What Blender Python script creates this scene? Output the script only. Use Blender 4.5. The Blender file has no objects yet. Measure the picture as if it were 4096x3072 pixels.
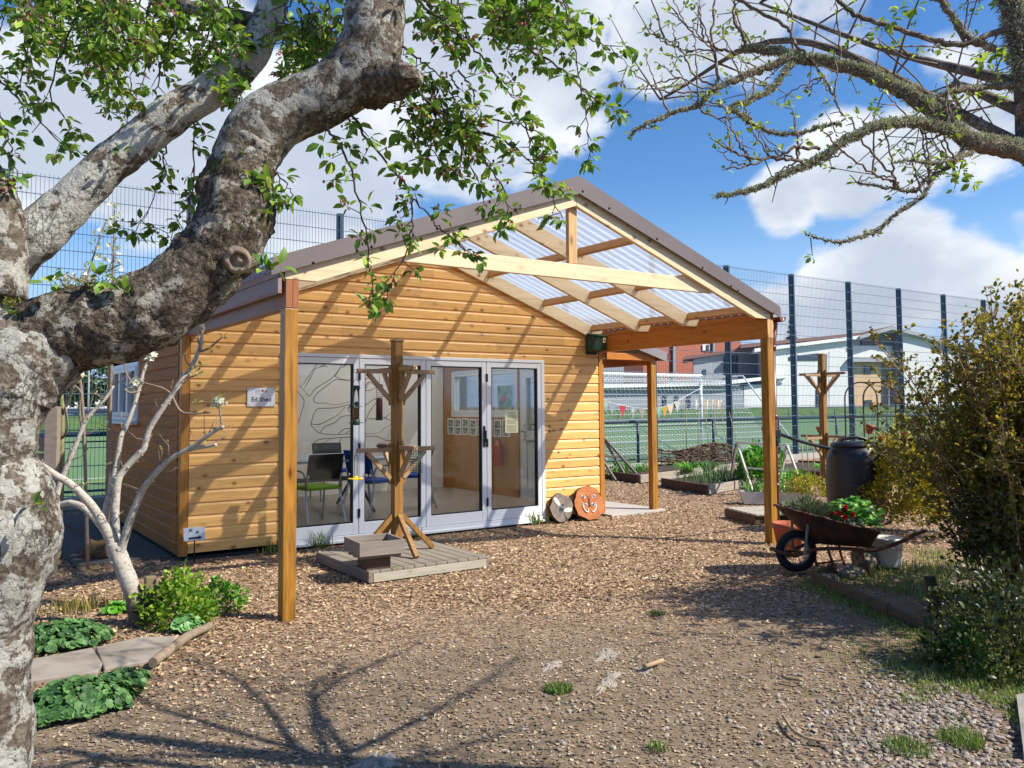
import bpy, bmesh, math, random
from mathutils import Vector, Matrix, noise
random.seed(7)
SC = bpy.context.scene
COL = SC.collection
PI = math.pi
V3 = Vector

# ------------------------------------------------------------------ camera
FPX, YAW, PITCH, ROLL = 3321.07, .6034, .057, -.0066
EYE = V3((-2.046, -8.7202, 1.515))
_f = V3((math.sin(YAW)*math.cos(PITCH), math.cos(YAW)*math.cos(PITCH), math.sin(PITCH)))
_r = V3((math.cos(YAW), -math.sin(YAW), 0)); _u = _r.cross(_f)
_c, _s = math.cos(ROLL), math.sin(ROLL)
CR = _r*_c + _u*_s; CU = _u*_c - _r*_s; CF = _f
cam = bpy.data.cameras.new('camera'); camo = bpy.data.objects.new('camera', cam); COL.objects.link(camo)
camo.matrix_world = Matrix(((CR.x, CU.x, -CF.x, EYE.x), (CR.y, CU.y, -CF.y, EYE.y), (CR.z, CU.z, -CF.z, EYE.z), (0, 0, 0, 1)))
cam.sensor_fit = 'HORIZONTAL'; cam.sensor_width = 36; cam.lens = 36*FPX/4096
cam.shift_x = 21.83/4096; cam.shift_y = -104.3/4096
cam.clip_start = .05; cam.clip_end = 2000
SC.camera = camo
KV = 4096/2212
def ray(v, u):
    x = v*KV + 21.83; y = u*KV + 104.3
    return CR*((x-2048)/FPX) - CU*((y-1536)/FPX) + CF
def at(v, u, d): return EYE + ray(v, u)*d            # point seen in direction (v,u) at depth d
def gnd(v, u, z=0.0):
    r = ray(v, u); return EYE + r*((z-EYE.z)/r.z)
def onY(v, u, y):
    r = ray(v, u); return EYE + r*((y-EYE.y)/r.y)

# ------------------------------------------------------------------ colour + materials
def lin(c): return c/12.92 if c <= .04045 else ((c+.055)/1.055)**2.4
def H(h, k=1.0):
    h = h.lstrip('#'); return tuple(lin(int(h[i:i+2], 16)/255)*k for i in (0, 2, 4)) + (1,)
class NT:
    def __init__(s, name):
        s.m = bpy.data.materials.new(name); s.m.use_nodes = True; s.t = s.m.node_tree; s.t.nodes.clear()
        s.out = s.t.nodes.new('ShaderNodeOutputMaterial')
    def n(s, typ, ins=None, **kw):
        d = s.t.nodes.new('ShaderNode'+typ)
        for k, v in kw.items(): setattr(d, k, v)
        for k, v in (ins or {}).items():
            sock = d.inputs[k]
            if isinstance(v, bpy.types.NodeSocket): s.t.links.new(v, sock)
            else: sock.default_value = v
        return d
    def math(s, op, a, b=0.0, c=None, clamp=False):
        ins = {0: a, 1: b}
        if c is not None: ins[2] = c
        return s.n('Math', ins, operation=op, use_clamp=clamp).outputs[0]
    def vmath(s, op, a, b=None):
        ins = {0: a}
        if b is not None: ins[1] = b
        d = s.n('VectorMath', ins, operation=op)
        return d.outputs['Value'] if op in ('DISTANCE', 'LENGTH', 'DOT_PRODUCT') else d.outputs['Vector']
    def mix(s, f, a, b, bt='MIX'):
        d = s.n('Mix', None, data_type='RGBA', blend_type=bt)
        for k, v in ((0, f), (6, a), (7, b)):
            if isinstance(v, bpy.types.NodeSocket): s.t.links.new(v, d.inputs[k])
            else: d.inputs[k].default_value = v
        return d.outputs[2]
    def ramp(s, f, stops, interp='LINEAR'):
        d = s.n('ValToRGB', {0: f}); e = d.color_ramp.elements; d.color_ramp.interpolation = interp
        while len(e) < len(stops): e.new(.5)
        for el, (p, c) in zip(e, stops):
            el.position = p; el.color = c if not isinstance(c, (int, float)) else (c, c, c, 1)
        return d.outputs[0]
    def noise(s, vec, scale, detail=4, rough=.55, dist=0.0):
        return s.n('TexNoise', {'Vector': vec, 'Scale': scale, 'Detail': detail, 'Roughness': rough, 'Distortion': dist}).outputs['Fac']
    def smooth(s, f, a, b):
        return s.n('MapRange', {0: f, 1: a, 2: b, 3: 0.0, 4: 1.0}, interpolation_type='SMOOTHSTEP').outputs[0]
    def obj(s): return s.n('TexCoord').outputs['Object']
    def pos(s): return s.n('NewGeometry').outputs['Position']
    def rnd(s): return s.n('NewGeometry').outputs['Random Per Island']
    def scale(s, vec, xyz): return s.n('Mapping', {0: vec, 3: xyz}).outputs[0]
    def bump(s, h, strength=.4, dist=.01):
        return s.n('Bump', {'Height': h, 'Strength': strength, 'Distance': dist}).outputs[0]
    def pbr(s, col, rough=.6, normal=None, metal=0.0, spec=.5, **kw):
        ins = {'Base Color': col, 'Roughness': rough, 'Metallic': metal, 'Specular IOR Level': spec}
        if normal is not None: ins['Normal'] = normal
        ins.update(kw)
        d = s.n('BsdfPrincipled', ins); return d.outputs[0]
    def done(s, sh):
        s.t.links.new(sh, s.out.inputs['Surface']); return s.m

def wood(name, col, axis='x', var=.18, knot=.5, rough=.5, dark=.45, grain=.55, grey=None, greyamt=.5, spec=.4, kscale=1.0):
    t = NT(name); o = t.obj(); r = t.rnd()
    off = t.n('CombineXYZ', {0: t.math('MULTIPLY', r, 37.0), 1: t.math('MULTIPLY', r, 11.3), 2: t.math('MULTIPLY', r, 23.7)}).outputs[0]
    o2 = t.vmath('ADD', o, off)
    sc = {'x': (1, 14, 14), 'y': (14, 1, 14), 'z': (14, 14, 1)}[axis]
    g = t.noise(t.scale(o2, sc), 2.2, 6, .6, .6)
    g2 = t.noise(t.scale(o2, tuple(2.2*k for k in sc)), 3.5, 3, .6, .2)
    base = t.mix(t.smooth(g, .35, .75), H(col), H(col, dark))
    base = t.mix(t.math('MULTIPLY', t.smooth(g2, .4, .8), grain*.5), base, H(col, .55))
    # board to board tone
    base = t.mix(1.0, base, t.ramp(r, [(0, 1-var), (.5, 1.0), (1, 1+var*.6)]), 'MULTIPLY')
    if knot:
        ks = {'x': (5.6, 0, 8.0), 'y': (0, 5.6, 8.0), 'z': (8.0, 8.0, 3.0)}[axis]
        vd = t.n('TexVoronoi', {'Vector': t.scale(o2, ks), 'Scale': kscale}, feature='F1')
        on = t.math('GREATER_THAN', t.n('SeparateXYZ', {0: vd.outputs['Color']}).outputs[0], .22)
        k = t.math('MULTIPLY', on, t.math('SUBTRACT', 1.0, t.smooth(vd.outputs['Distance'], .06, .19)))
        k2 = t.math('MULTIPLY', on, t.math('SUBTRACT', 1.0, t.smooth(vd.outputs['Distance'], .05, .36)))
        base = t.mix(t.math('MULTIPLY', k2, .55), base, H(col, .5))
        base = t.mix(t.math('MULTIPLY', k, knot+.25), base, (*[c*f for c, f in zip(H(col)[:3], (.28, .17, .12))], 1))
    if grey:
        w = t.noise(t.scale(o2, tuple(.5*k for k in sc)), 2.0, 5, .65)
        base = t.mix(t.math('MULTIPLY', t.smooth(w, .3, .62), greyamt), base, H(grey))
    nb = t.bump(g2, .25, .004)
    return t.done(t.pbr(base, rough, nb, spec=spec))

def plain(name, col, rough=.5, metal=0.0, var=.0, spec=.5, nscale=6.0, col2=None, bump=0.0, **kw):
    t = NT(name); o = t.obj(); c = H(col)
    n = t.noise(o, nscale, 5, .6)
    c = t.mix(t.smooth(n, .35, .7), c, H(col2) if col2 else H(col, 1-var))
    nb = t.bump(t.noise(o, nscale*6, 3), bump, .005) if bump else None
    return t.done(t.pbr(c, rough, nb, metal, spec, **kw))

# ------------------------------------------------------------------ mesh builder
def catmull(pts, n=6):
    P = [V3(p) for p in pts]; out = []
    if len(P) == 2: return [P[0].lerp(P[1], i/n) for i in range(n+1)]
    for i in range(len(P)-1):
        a = P[i-1] if i else P[0]*2-P[1]; b, c = P[i], P[i+1]
        d = P[i+2] if i+2 < len(P) else P[-1]*2-P[-2]
        for k in range(n):
            t = k/n
            out.append(.5*((2*b)+(c-a)*t+(2*a-5*b+4*c-d)*t*t+(3*b-a-3*c+d)*t**3))
    out.append(P[-1]); return out
def lerpl(vals, n):
    out = []
    for i in range(len(vals)-1):
        for k in range(n): out.append(vals[i]+(vals[i+1]-vals[i])*k/n)
    out.append(vals[-1]); return out
class MB:
    def __init__(s): s.v = []; s.f = []; s.sm = []
    def add(s, vs, fs, smooth=False):
        b = len(s.v); s.v.extend(V3(p) for p in vs)
        s.f.extend(tuple(i+b for i in f) for f in fs); s.sm.extend([smooth]*len(fs)); return s
    def box(s, lo, hi):
        x0, y0, z0 = lo; x1, y1, z1 = hi
        return s.add([(x0,y0,z0),(x1,y0,z0),(x1,y1,z0),(x0,y1,z0),(x0,y0,z1),(x1,y0,z1),(x1,y1,z1),(x0,y1,z1)],
                     [(0,3,2,1),(4,5,6,7),(0,1,5,4),(1,2,6,5),(2,3,7,6),(3,0,4,7)])
    def cbox(s, c, size, rz=0.0, tilt=None):
        h = V3(size)*.5; M = Matrix.Rotation(rz, 3, 'Z')
        if tilt is not None: M = M @ tilt
        q = [M @ V3((sx*h.x, sy*h.y, sz*h.z)) + V3(c) for sz in (-1, 1) for sx, sy in ((-1,-1),(1,-1),(1,1),(-1,1))]
        return s.add(q, [(0,3,2,1),(4,5,6,7),(0,1,5,4),(1,2,6,5),(2,3,7,6),(3,0,4,7)])
    def bar(s, a, b, w, h, up=(0, 0, 1), cut=None):
        a, b = V3(a), V3(b); d = (b-a).normalized(); up = V3(up)
        if abs(d.dot(up)) > .99: up = V3((0, 1, 0))
        x = d.cross(up).normalized(); z = x.cross(d).normalized()
        q = [p+x*sx*w/2+z*sz*h/2 for p in (a, b) for sx, sz in ((-1,-1),(1,-1),(1,1),(-1,1))]
        return s.add(q, [(0,3,2,1),(4,5,6,7),(0,1,5,4),(1,2,6,5),(2,3,7,6),(3,0,4,7)])
    def tube(s, pts, rad, n=8, cap=True, smooth=True, rough=0.0, rs=9.0):
        P = [V3(p) for p in pts]; R = rad if isinstance(rad, (list, tuple)) else [rad]*len(P)
        b = len(s.v); T = None
        for i, p in enumerate(P):
            d = (P[min(i+1, len(P)-1)]-P[max(i-1, 0)])
            d = d.normalized() if d.length > 1e-9 else V3((0, 0, 1))
            if T is None:
                T = d.orthogonal().normalized()
            else:
                T = (T - d*T.dot(d)); T = T.normalized() if T.length > 1e-6 else d.orthogonal().normalized()
            B = d.cross(T)
            for k in range(n):
                a = 2*PI*k/n; q = T*math.cos(a)+B*math.sin(a); r = R[i]
                if rough:
                    w = p+q*r
                    r = r*(1+rough*(noise.noise(w*rs)+.6*noise.noise(w*rs*2.7)+.35*noise.noise(w*rs*6)))
                s.v.append(p+q*r)
        for i in range(len(P)-1):
            for k in range(n):
                k2 = (k+1) % n
                s.f.append((b+i*n+k, b+i*n+k2, b+(i+1)*n+k2, b+(i+1)*n+k)); s.sm.append(smooth)
        if cap:
            s.f.append(tuple(b+k for k in range(n))[::-1]); s.sm.append(False)
            s.f.append(tuple(b+(len(P)-1)*n+k for k in range(n))); s.sm.append(False)
        return s
    def lathe(s, prof, c, n=24, smooth=True, axis=None, sx=1.0, sy=1.0, cap=True):
        c = V3(c); b = len(s.v)
        M = Matrix.Identity(3) if axis is None else V3((0,0,1)).rotation_difference(V3(axis)).to_matrix()
        for r, z in prof:
            for k in range(n):
                a = 2*PI*k/n; s.v.append(c + M @ V3((r*math.cos(a)*sx, r*math.sin(a)*sy, z)))
        for i in range(len(prof)-1):
            for k in range(n):
                k2 = (k+1) % n
                s.f.append((b+i*n+k, b+i*n+k2, b+(i+1)*n+k2, b+(i+1)*n+k)); s.sm.append(smooth)
        if not cap: return s
        s.f.append(tuple(b+k for k in range(n))[::-1]); s.sm.append(False)
        s.f.append(tuple(b+(len(prof)-1)*n+k for k in range(n))); s.sm.append(False)
        return s
    def poly(s, pts): return s.add(pts, [tuple(range(len(pts)))])
    def slab(s, pts, d):                     # extrude a planar polygon by vector d
        n = len(pts); d = V3(d); q = [V3(p) for p in pts]
        return s.add(q+[p+d for p in q], [tuple(range(n))[::-1], tuple(range(n, 2*n))]+[(i, (i+1) % n, n+(i+1) % n, n+i) for i in range(n)])
    def blob(s, c, size, seed=0, amp=.25, fr=1.2, sub=2, smooth=True):
        bm = bmesh.new(); bmesh.ops.create_icosphere(bm, subdivisions=sub, radius=1.0)
        c = V3(c); vs = []
        for v in bm.verts:
            p = v.co.copy(); k = 1+amp*noise.noise(p*fr+V3((seed*7.1, seed*3.3, seed*1.7)))+amp*.5*noise.noise(p*fr*2.3+V3((seed*1.1, 9, seed)))
            vs.append(V3((p.x*size[0]*k, p.y*size[1]*k, p.z*size[2]*k))+c)
        s.add(vs, [tuple(v.index for v in f.verts) for f in bm.faces], smooth); bm.free(); return s
    def leaf(s, p, d, up, L, W, bend=.15):
        d = V3(d).normalized(); up = V3(up); x = d.cross(up)
        x = x.normalized() if x.length > 1e-4 else d.orthogonal().normalized(); z = x.cross(d)
        p = V3(p); b = len(s.v)
        m1, m2, tip = p+d*L*.3+z*L*bend*.3, p+d*L*.68+z*L*bend*.25, p+d*L-z*L*bend*.4
        f = .16*W
        s.v.extend([p, m1+x*W*.45+z*f, m1, m1-x*W*.45+z*f, m2+x*W*.42+z*f, m2, m2-x*W*.42+z*f, tip])
        s.f.extend([(b, b+1, b+2), (b, b+2, b+3), (b+1, b+4, b+5, b+2), (b+2, b+5, b+6, b+3), (b+4, b+7, b+5), (b+5, b+7, b+6)])
        s.sm.extend([True]*6)
    def rleaf(s, p, nrm, R, n=9, cup=.25, lobes=.16):   # round lobed leaf
        nrm = V3(nrm).normalized(); x = nrm.orthogonal().normalized(); y = nrm.cross(x); p = V3(p); b = len(s.v)
        a0 = random.random()*6.28
        s.v.append(p)
        m = 2*n
        for k in range(m):
            a = a0+2*PI*k/m; r = R*(1+(lobes if k % 2 else -lobes*.5))
            s.v.append(p+(x*math.cos(a)+y*math.sin(a))*r+nrm*R*cup*(1 if k % 2 else .75))
        for k in range(m): s.f.append((b, b+1+k, b+1+(k+1) % m)); s.sm.append(False)
    def flipz(s): return s
    def obj(s, name, mat, parent=None, bevel=0.0, smooth_angle=None):
        me = bpy.data.meshes.new(name); w = wloc(parent) if parent else V3((0, 0, 0))
        me.from_pydata([tuple(p-w) for p in s.v], [], s.f)
        me.polygons.foreach_set('use_smooth', s.sm); me.update()
        o = bpy.data.objects.new(name, me); COL.objects.link(o)
        if mat: me.materials.append(mat)
        if parent: o.parent = parent
        if bevel:
            md = o.modifiers.new('bevel', 'BEVEL'); md.width = bevel; md.segments = 2; md.limit_method = 'ANGLE'; md.angle_limit = .6
        return o
def wloc(o):
    w = V3((0, 0, 0))
    while o: w = w+o.location; o = o.parent
    return w
def tag(o, label, cat, group=None):
    o['label'] = label; o['category'] = cat
    if group: o['group'] = group
    return o
def thing(name, label, cat, loc=(0, 0, 0), group=None, rz=0.0):
    o = bpy.data.objects.new(name, None); COL.objects.link(o); o.location = loc; o.rotation_euler = (0, 0, rz)
    o.empty_display_size = .1
    return tag(o, label, cat, group)
def kind(o, k): o['kind'] = k; return o
def dup(root, loc, rz=0.0, label=None, scale=1.0):
    r = root.copy(); COL.objects.link(r); r.location = loc; r.rotation_euler = (0, 0, rz); r.scale = (scale,)*3
    if label: r['label'] = label
    def rec(a, b):
        for ch in list(a.children):
            c = ch.copy(); COL.objects.link(c); c.parent = b; rec(ch, c)
    rec(root, r); return r
def rv(a=1.0):
    while True:
        v = V3((random.uniform(-1, 1), random.uniform(-1, 1), random.uniform(-1, 1)))
        if .05 < v.length < 1: return v.normalized()*a
U = random.uniform
def zat(u, P):
    lo, hi = -3.0, 20.0
    for _ in range(50):
        m = (lo+hi)/2; d = V3((P[0], P[1], m))-EYE
        y = (1536-FPX*d.dot(CU)/d.dot(CF)-104.3)/KV
        if y > u: lo = m
        else: hi = m
    return lo
def leafmat(name, cols, rough=.45, trans=.35, spec=.4):
    t = NT(name); r = t.rnd(); n = len(cols)
    c = t.ramp(r, [((i+.5)/n, H(k)) for i, k in enumerate(cols)])
    p = t.pbr(c, rough, spec=spec)
    tl = t.n('BsdfTranslucent', {'Color': t.mix(1.0, c, (1.25, 1.2, .7, 1), 'MULTIPLY')}).outputs[0]
    return t.done(t.n('MixShader', {0: trans, 1: p, 2: tl}).outputs[0])
def text(s, size, loc, parent, mat, rot=(PI/2, 0, 0), name='lettering', bold=0.0):
    c = bpy.data.curves.new(name, 'FONT'); c.body = s; c.size = size; c.align_x = 'CENTER'; c.align_y = 'CENTER'; c.extrude = .0006; c.offset = bold; c.resolution_u = 4
    o = bpy.data.objects.new(name, c); COL.objects.link(o); c.materials.append(mat)
    me = bpy.data.meshes.new_from_object(o); bpy.data.objects.remove(o); bpy.data.curves.remove(c)
    o = bpy.data.objects.new(name, me); COL.objects.link(o)
    if not me.materials: me.materials.append(mat)
    o.location = V3(loc)-wloc(parent); o.rotation_euler = rot; o.parent = parent; return o
# ------------------------------------------------------------------ sun + sky with clouds
SUN = V3((1.339, -1.58, 1.955)).normalized()
sl = bpy.data.lights.new('sun', 'SUN'); sl.energy = 4.6; sl.angle = math.radians(.53); sl.color = (1.0, .93, .82)
so = bpy.data.objects.new('sun', sl); COL.objects.link(so); so.rotation_euler = SUN.to_track_quat('Z', 'Y').to_euler(); so.location = (20, -30, 30)
W = bpy.data.worlds.new('World'); SC.world = W; W.use_nodes = True
t = NT.__new__(NT); t.t = W.node_tree; t.t.nodes.clear()
wo = t.t.nodes.new('ShaderNodeOutputWorld')
sky = t.n('TexSky', None, sky_type='NISHITA', sun_disc=False)
sky.sun_elevation = math.asin(SUN.z); sky.sun_rotation = math.atan2(SUN.x, SUN.y)
sky.air_density = 1.0; sky.dust_density = .6; sky.ozone_density = 1.6
dirv = t.n('TexCoord').outputs['Generated']
skyc = t.n('HueSaturation', {'Saturation': 1.3, 'Value': .78, 'Color': sky.outputs[0]}).outputs[0]
skyc = t.mix(1.0, skyc, (.88, .97, 1.12, 1), 'MULTIPLY')
zc = t.n('SeparateXYZ', {0: dirv}).outputs[2]
skyc = t.mix(t.math('SUBTRACT', 1.0, t.smooth(zc, .0, .26)), skyc, (2.6, 3.8, 5.8, 1))
# cloud banks: (direction seen at v,u), angular radius in degrees, amount
BANKS = [(330, 270, 12.5, 1.0), (700, 330, 11, 1.0), (120, 300, 7, .9), (950, 180, 12, 1.0), (1130, 60, 9, 1.0), (420, 60, 9, .8), (1230, 200, 6, .8), 
         (1440, 100, 6.5, .95), (1600, 60, 6.5, .9), (1780, 90, 6, .7), (1310, 130, 5, .6),
         (1830, 370, 5.5, .92), (1700, 430, 4.0, .85), (1960, 330, 5, .75), (2120, 290, 5.5, .72),
         (1930, 580, 6.0, 1.0), (1850, 640, 6, .95), (2080, 600, 5, .85), (1700, 690, 5.5, .7), (2180, 660, 5, .8),
         (2060, 120, 4, .6), (2230, 480, 3.5, .6), (-200, 300, 14, .8), (-500, 100, 16, .7), (2700, 200, 18, .7), (2900, 700, 12, .8)]
F = None
for v, u, rad, w in BANKS:
    c = ray(v, u).normalized()
    d = t.vmath('DISTANCE', dirv, tuple(c))
    f = t.n('MapRange', {0: d, 1: math.radians(rad)*1.35, 2: 0.0, 3: 0.0, 4: w}, interpolation_type='SMOOTHSTEP').outputs[0]
    F = f if F is None else t.math('MAXIMUM', F, f)
dz = t.scale(dirv, (1, 1, 1.7))
fb = t.noise(dz, 5.5, 9, .57, .25)
fb2 = t.noise(t.vmath('ADD', dz, (3.1, 1.7, .4)), 2.3, 5, .55)
field = t.math('ADD', F, t.math('MULTIPLY', t.math('SUBTRACT', fb, .5), 1.15))
field = t.math('ADD', field, t.math('MULTIPLY', t.math('SUBTRACT', fb2, .5), .55))
dens = t.smooth(field, .38, .62)
# sun-lit tops and grey bases: density sampled a little towards the sun
lit = t.noise(t.vmath('ADD', dz, tuple(x*.055 for x in (SUN.x, SUN.y, SUN.z*1.7+.5))), 5.5, 6, .55, .25)
shade = t.smooth(t.math('ADD', t.math('SUBTRACT', fb, lit), t.math('MULTIPLY', t.math('SUBTRACT', .62, field), .55)), -.20, .26)
ccol = t.mix(shade, (3.2, 3.6, 4.25, 1), (5.6, 5.75, 5.95, 1))
full = t.mix(t.math('MULTIPLY', dens, .96), skyc, ccol)
bg = t.n('Background', {'Color': full, 'Strength': .12})
t.t.links.new(bg.outputs[0], wo.inputs['Surface'])
SC.view_settings.view_transform = 'Standard'; SC.view_settings.look = 'None'; SC.view_settings.exposure = .68; SC.view_settings.gamma = 1
SC.render.engine = 'CYCLES'
cy = SC.cycles
cy.use_denoising = True; cy.max_bounces = 8; cy.transparent_max_bounces = 24; cy.transmission_bounces = 6; cy.diffuse_bounces = 4; cy.glossy_bounces = 3
cy.sample_clamp_indirect = 6; cy.caustics_reflective = False; cy.caustics_refractive = False
# ------------------------------------------------------------------ the timber shed
SW, SD = 5.56, 4.25                      # width, depth
RX, SLOPE = 2.78, .36
def rz(x, top=3.56): return top-SLOPE*abs(x-RX)
M_CLAD = wood('varnished cladding', '#f3bb6d', 'x', var=.2, knot=.7, rough=.36, dark=.72, grain=.4, spec=.45)
M_CLADY = wood('varnished shade toned cladding', '#c27a38', 'y', var=.16, knot=.55, rough=.6, dark=.7, grey='#857060', greyamt=.1, spec=.12)  # darker copy of the cladding, with the left wall's shade in its colour
M_TRIM = wood('varnished corner trim', '#c08236', 'z', var=.1, knot=.5, rough=.4, dark=.6)
M_POST = wood('stained post', '#b57f31', 'z', var=.12, knot=.75, rough=.36, dark=.36, grain=.9)
M_BEAM = wood('stained beam', '#c67a2c', 'y', var=.1, knot=.6, rough=.45, dark=.66)
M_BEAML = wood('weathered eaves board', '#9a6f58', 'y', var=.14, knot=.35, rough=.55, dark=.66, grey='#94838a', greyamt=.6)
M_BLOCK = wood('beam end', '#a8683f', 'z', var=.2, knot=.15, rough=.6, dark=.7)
M_RAFT = wood('pine rafter', '#ead0a6', 'x', var=.08, knot=.55, rough=.5, dark=.78, grain=.35)
M_KING = wood('pine king post', '#d9ae74', 'z', var=.08, knot=.5, rough=.5, dark=.72, grain=.4)
M_NOGG = wood('pine purlin', '#c98f4e', 'y', var=.1, knot=.45, rough=.5, dark=.72)
M_FLASH = plain('brown coated metal', '#6f6360', .42, 0, .1, nscale=3, bump=.04)
M_FLASHG = plain('grey coated metal', '#8b8687', .42, 0, .1, nscale=3)
M_BROWNPL = plain('brown plastic', '#6b3a30', .35, 0, .12)
M_ALU = plain('white coated aluminium', '#e4e5e6', .35, 0, .04, nscale=2)
M_UPVC = plain('white plastic frame', '#d9dbdc', .3, 0, .03)
M_BLACK = plain('black plastic', '#15161a', .4, 0, .2)
M_CHROME = plain('chrome', '#c9ccd0', .18, 1.0)
M_SCREW = plain('dark screw', '#2b2625', .4, .6)
def glassmat(name, tint, refl=1.0):
    t = NT(name)
    tr = t.n('BsdfTransparent', {'Color': tint}).outputs[0]
    gl = t.n('BsdfGlossy', {'Color': (1, 1, 1, 1), 'Roughness': .02}).outputs[0]
    fr = t.n('Fresnel', {'IOR': 1.5}).outputs[0]
    fr = t.math('MULTIPLY', fr, refl, clamp=True)
    return t.done(t.n('MixShader', {0: fr, 1: tr, 2: gl}).outputs[0])
M_GLASS = glassmat('window glass', (.95, .97, .97, 1), .85)
def sheetmat():
    t = NT('translucent roof sheet'); o = t.obj()
    n = t.noise(o, 1.2, 4)
    c = t.mix(n, (.50, .525, .56, 1), (.60, .625, .655, 1))
    tl = t.n('BsdfTranslucent', {'Color': c}).outputs[0]
    tr = t.n('BsdfTransparent', {'Color': (.93, .95, .97, 1)}).outputs[0]
    df = t.n('BsdfDiffuse', {'Color': c}).outputs[0]
    gl = t.n('BsdfGlossy', {'Color': (1, 1, 1, 1), 'Roughness': .25}).outputs[0]
    a = t.n('MixShader', {0: .04, 1: tl, 2: df}).outputs[0]
    b = t.n('MixShader', {0: .34, 1: a, 2: tr}).outputs[0]
    return t.done(t.n('MixShader', {0: .06, 1: b, 2: gl}).outputs[0])
M_SHEET = sheetmat()
t = NT('added translucent sheet'); M_ADDLIGHT = t.done(t.n('MixShader', {0: .06, 1: t.n('BsdfTranslucent', {'Color': (.95, .95, .94, 1)}).outputs[0], 2: t.n('BsdfTransparent', {'Color': (.95, .95, .95, 1)}).outputs[0]}).outputs[0])  # unseen translucent roof panel, added to brighten the room
M_ROOFM = plain('brown corrugated metal', '#5a4c48', .45, 0, .15)

shed = thing('timber_shed', 'varnished timber garden classroom with glazed folding doors and an open gabled canopy on posts', 'shed', (0, 0, 0))
def part(name, mb, mat, bevel=0.0, parent=None, label=None):
    o = mb.obj(name, mat, parent or shed, bevel)
    if label: o['label'] = label
    return o
CO = .125
def prof(z0, z1): return [(0.0, z0), (-.020, z0+.002), (-.020, z1-.034), (-.0165, z1-.026), (-.008, z1-.014), (-.005, z1+.003)]
def boards(mb, x_lo, x_hi, zs, holes, put, joint=2.4, seed=1):
    rnd = random.Random(seed)
    for z0 in zs:
        z1 = z0+CO
        lo, hi = x_lo(z0), x_hi(z0)
        if hi-lo < .05: continue
        iv = [(lo, hi)]
        for a, b, c, d in holes:
            if z1 > c+.02 and z0 < d-.02:
                nv = []
                for p, q in iv:
                    if b <= p or a >= q: nv.append((p, q)); continue
                    if a > p: nv.append((p, a))
                    if b < q: nv.append((b, q))
                iv = nv
        for a, b, c, d in holes:
            if z0 < d < z1:
                pr = [(0, d), (-.020, d+.001)]+prof(z0, z1)[2:]; n = len(pr)
                if z1-.034 < d: pr = [(0, d), (-.012, d+.001), (-.005, z1+.003)]; n = 3
                mb.add([put(x, y, z) for x in (a, b) for y, z in pr], [(i, i+1, n+i+1, n+i) for i in range(n-1)])
        for p, q in iv:
            cuts = [p]; x = p+rnd.uniform(.6, joint)
            while x < q-.5:
                cuts.append(x); x += rnd.uniform(1.6, 3.4)
            cuts.append(q)
            for a, b in zip(cuts, cuts[1:]):
                pr = prof(z0, z1); vs = []; n = len(pr)
                for (y, z) in pr: vs.append(put(max(a+.001, x_lo(z)) if a == lo else a+.001, y, z))
                for (y, z) in pr: vs.append(put(min(b-.001, x_hi(z)) if b == hi else b-.001, y, z))
                mb.add(vs, [(i, i+1, n+i+1, n+i) for i in range(n-1)]+[tuple(range(n))[::-1], tuple(range(n, 2*n))])
ZS = [.06+CO*i for i in range(28)]
DX0, DX1, DZ0, DZ1 = 1.0, 4.535, .02, 2.10
WTOP = 3.46
gl = lambda z: max(.075, RX-(WTOP-z)/SLOPE); gr = lambda z: min(SW-.075, RX+(WTOP-z)/SLOPE)
mb = MB(); boards(mb, gl, gr, ZS, [(DX0, DX1, -1, DZ1)], lambda x, y, z: (x, y, z), seed=4)
part('front_wall', mb, M_CLAD)
LWIN = (2.02, 3.74, 1.345, 2.08)
zs2 = [z for z in ZS if z+CO < 2.50]
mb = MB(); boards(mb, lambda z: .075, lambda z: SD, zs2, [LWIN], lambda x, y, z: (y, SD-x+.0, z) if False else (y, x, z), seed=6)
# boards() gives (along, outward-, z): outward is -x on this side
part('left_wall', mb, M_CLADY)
RDOOR = (.92, 1.82, .08, 2.11); RWIN = (1.86, 3.90, 1.32, 2.13)
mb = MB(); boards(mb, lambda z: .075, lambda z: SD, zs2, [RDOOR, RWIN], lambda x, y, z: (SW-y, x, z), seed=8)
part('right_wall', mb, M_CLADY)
mb = MB(); boards(mb, gl, gr, ZS, [], lambda x, y, z: (x, SD-y, z), seed=9)
part('back_wall', mb, M_CLAD)
# framing core inside the cladding (real wall thickness)
def rects(lo, hi, z0, z1, holes):
    xs = sorted({lo, hi, *[h[0] for h in holes], *[h[1] for h in holes]}); out = []
    for a, b in zip(xs, xs[1:]):
        hs = sorted([(h[2], h[3]) for h in holes if h[0] < b-1e-6 and h[1] > a+1e-6]); z = z0
        for c, d in hs:
            if c > z: out.append((a, b, z, c))
            z = max(z, d)
        if z < z1: out.append((a, b, z, z1))
    return out
M_LINING = wood('interior plywood lining', '#a8702f', 'z', var=.08, knot=0, rough=.4, dark=.7, grain=.5)
M_CREAM = plain('cream painted wall', '#e9e2d6', .7, 0, .03)
M_WHITEC = plain('white ceiling', '#ecebe6', .8, 0, .02)
mb = MB()
for a, b, c, d in rects(.12, SD-.12, .08, 2.42, [RDOOR, RWIN]): mb.box((5.44, a, c), (5.552, b, d))
part('inner_wall', mb, M_LINING, label='orange plywood interior wall')
mb = MB()
for a, b, c, d in rects(.12, SD-.12, .08, 2.42, [LWIN]): mb.box((.008, a, c), (.12, b, d))
mb.box((.12, 4.148, .08), (5.44, 4.24, 2.42))
for a, b, c, d in rects(.08, 5.48, .03, 2.42, [(DX0, DX1, .03, DZ1)]): mb.box((a, .004, c), (b, .10, d))
part('inner_wall', mb, M_CREAM, label='cream painted interior walls')
mb = MB()
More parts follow.
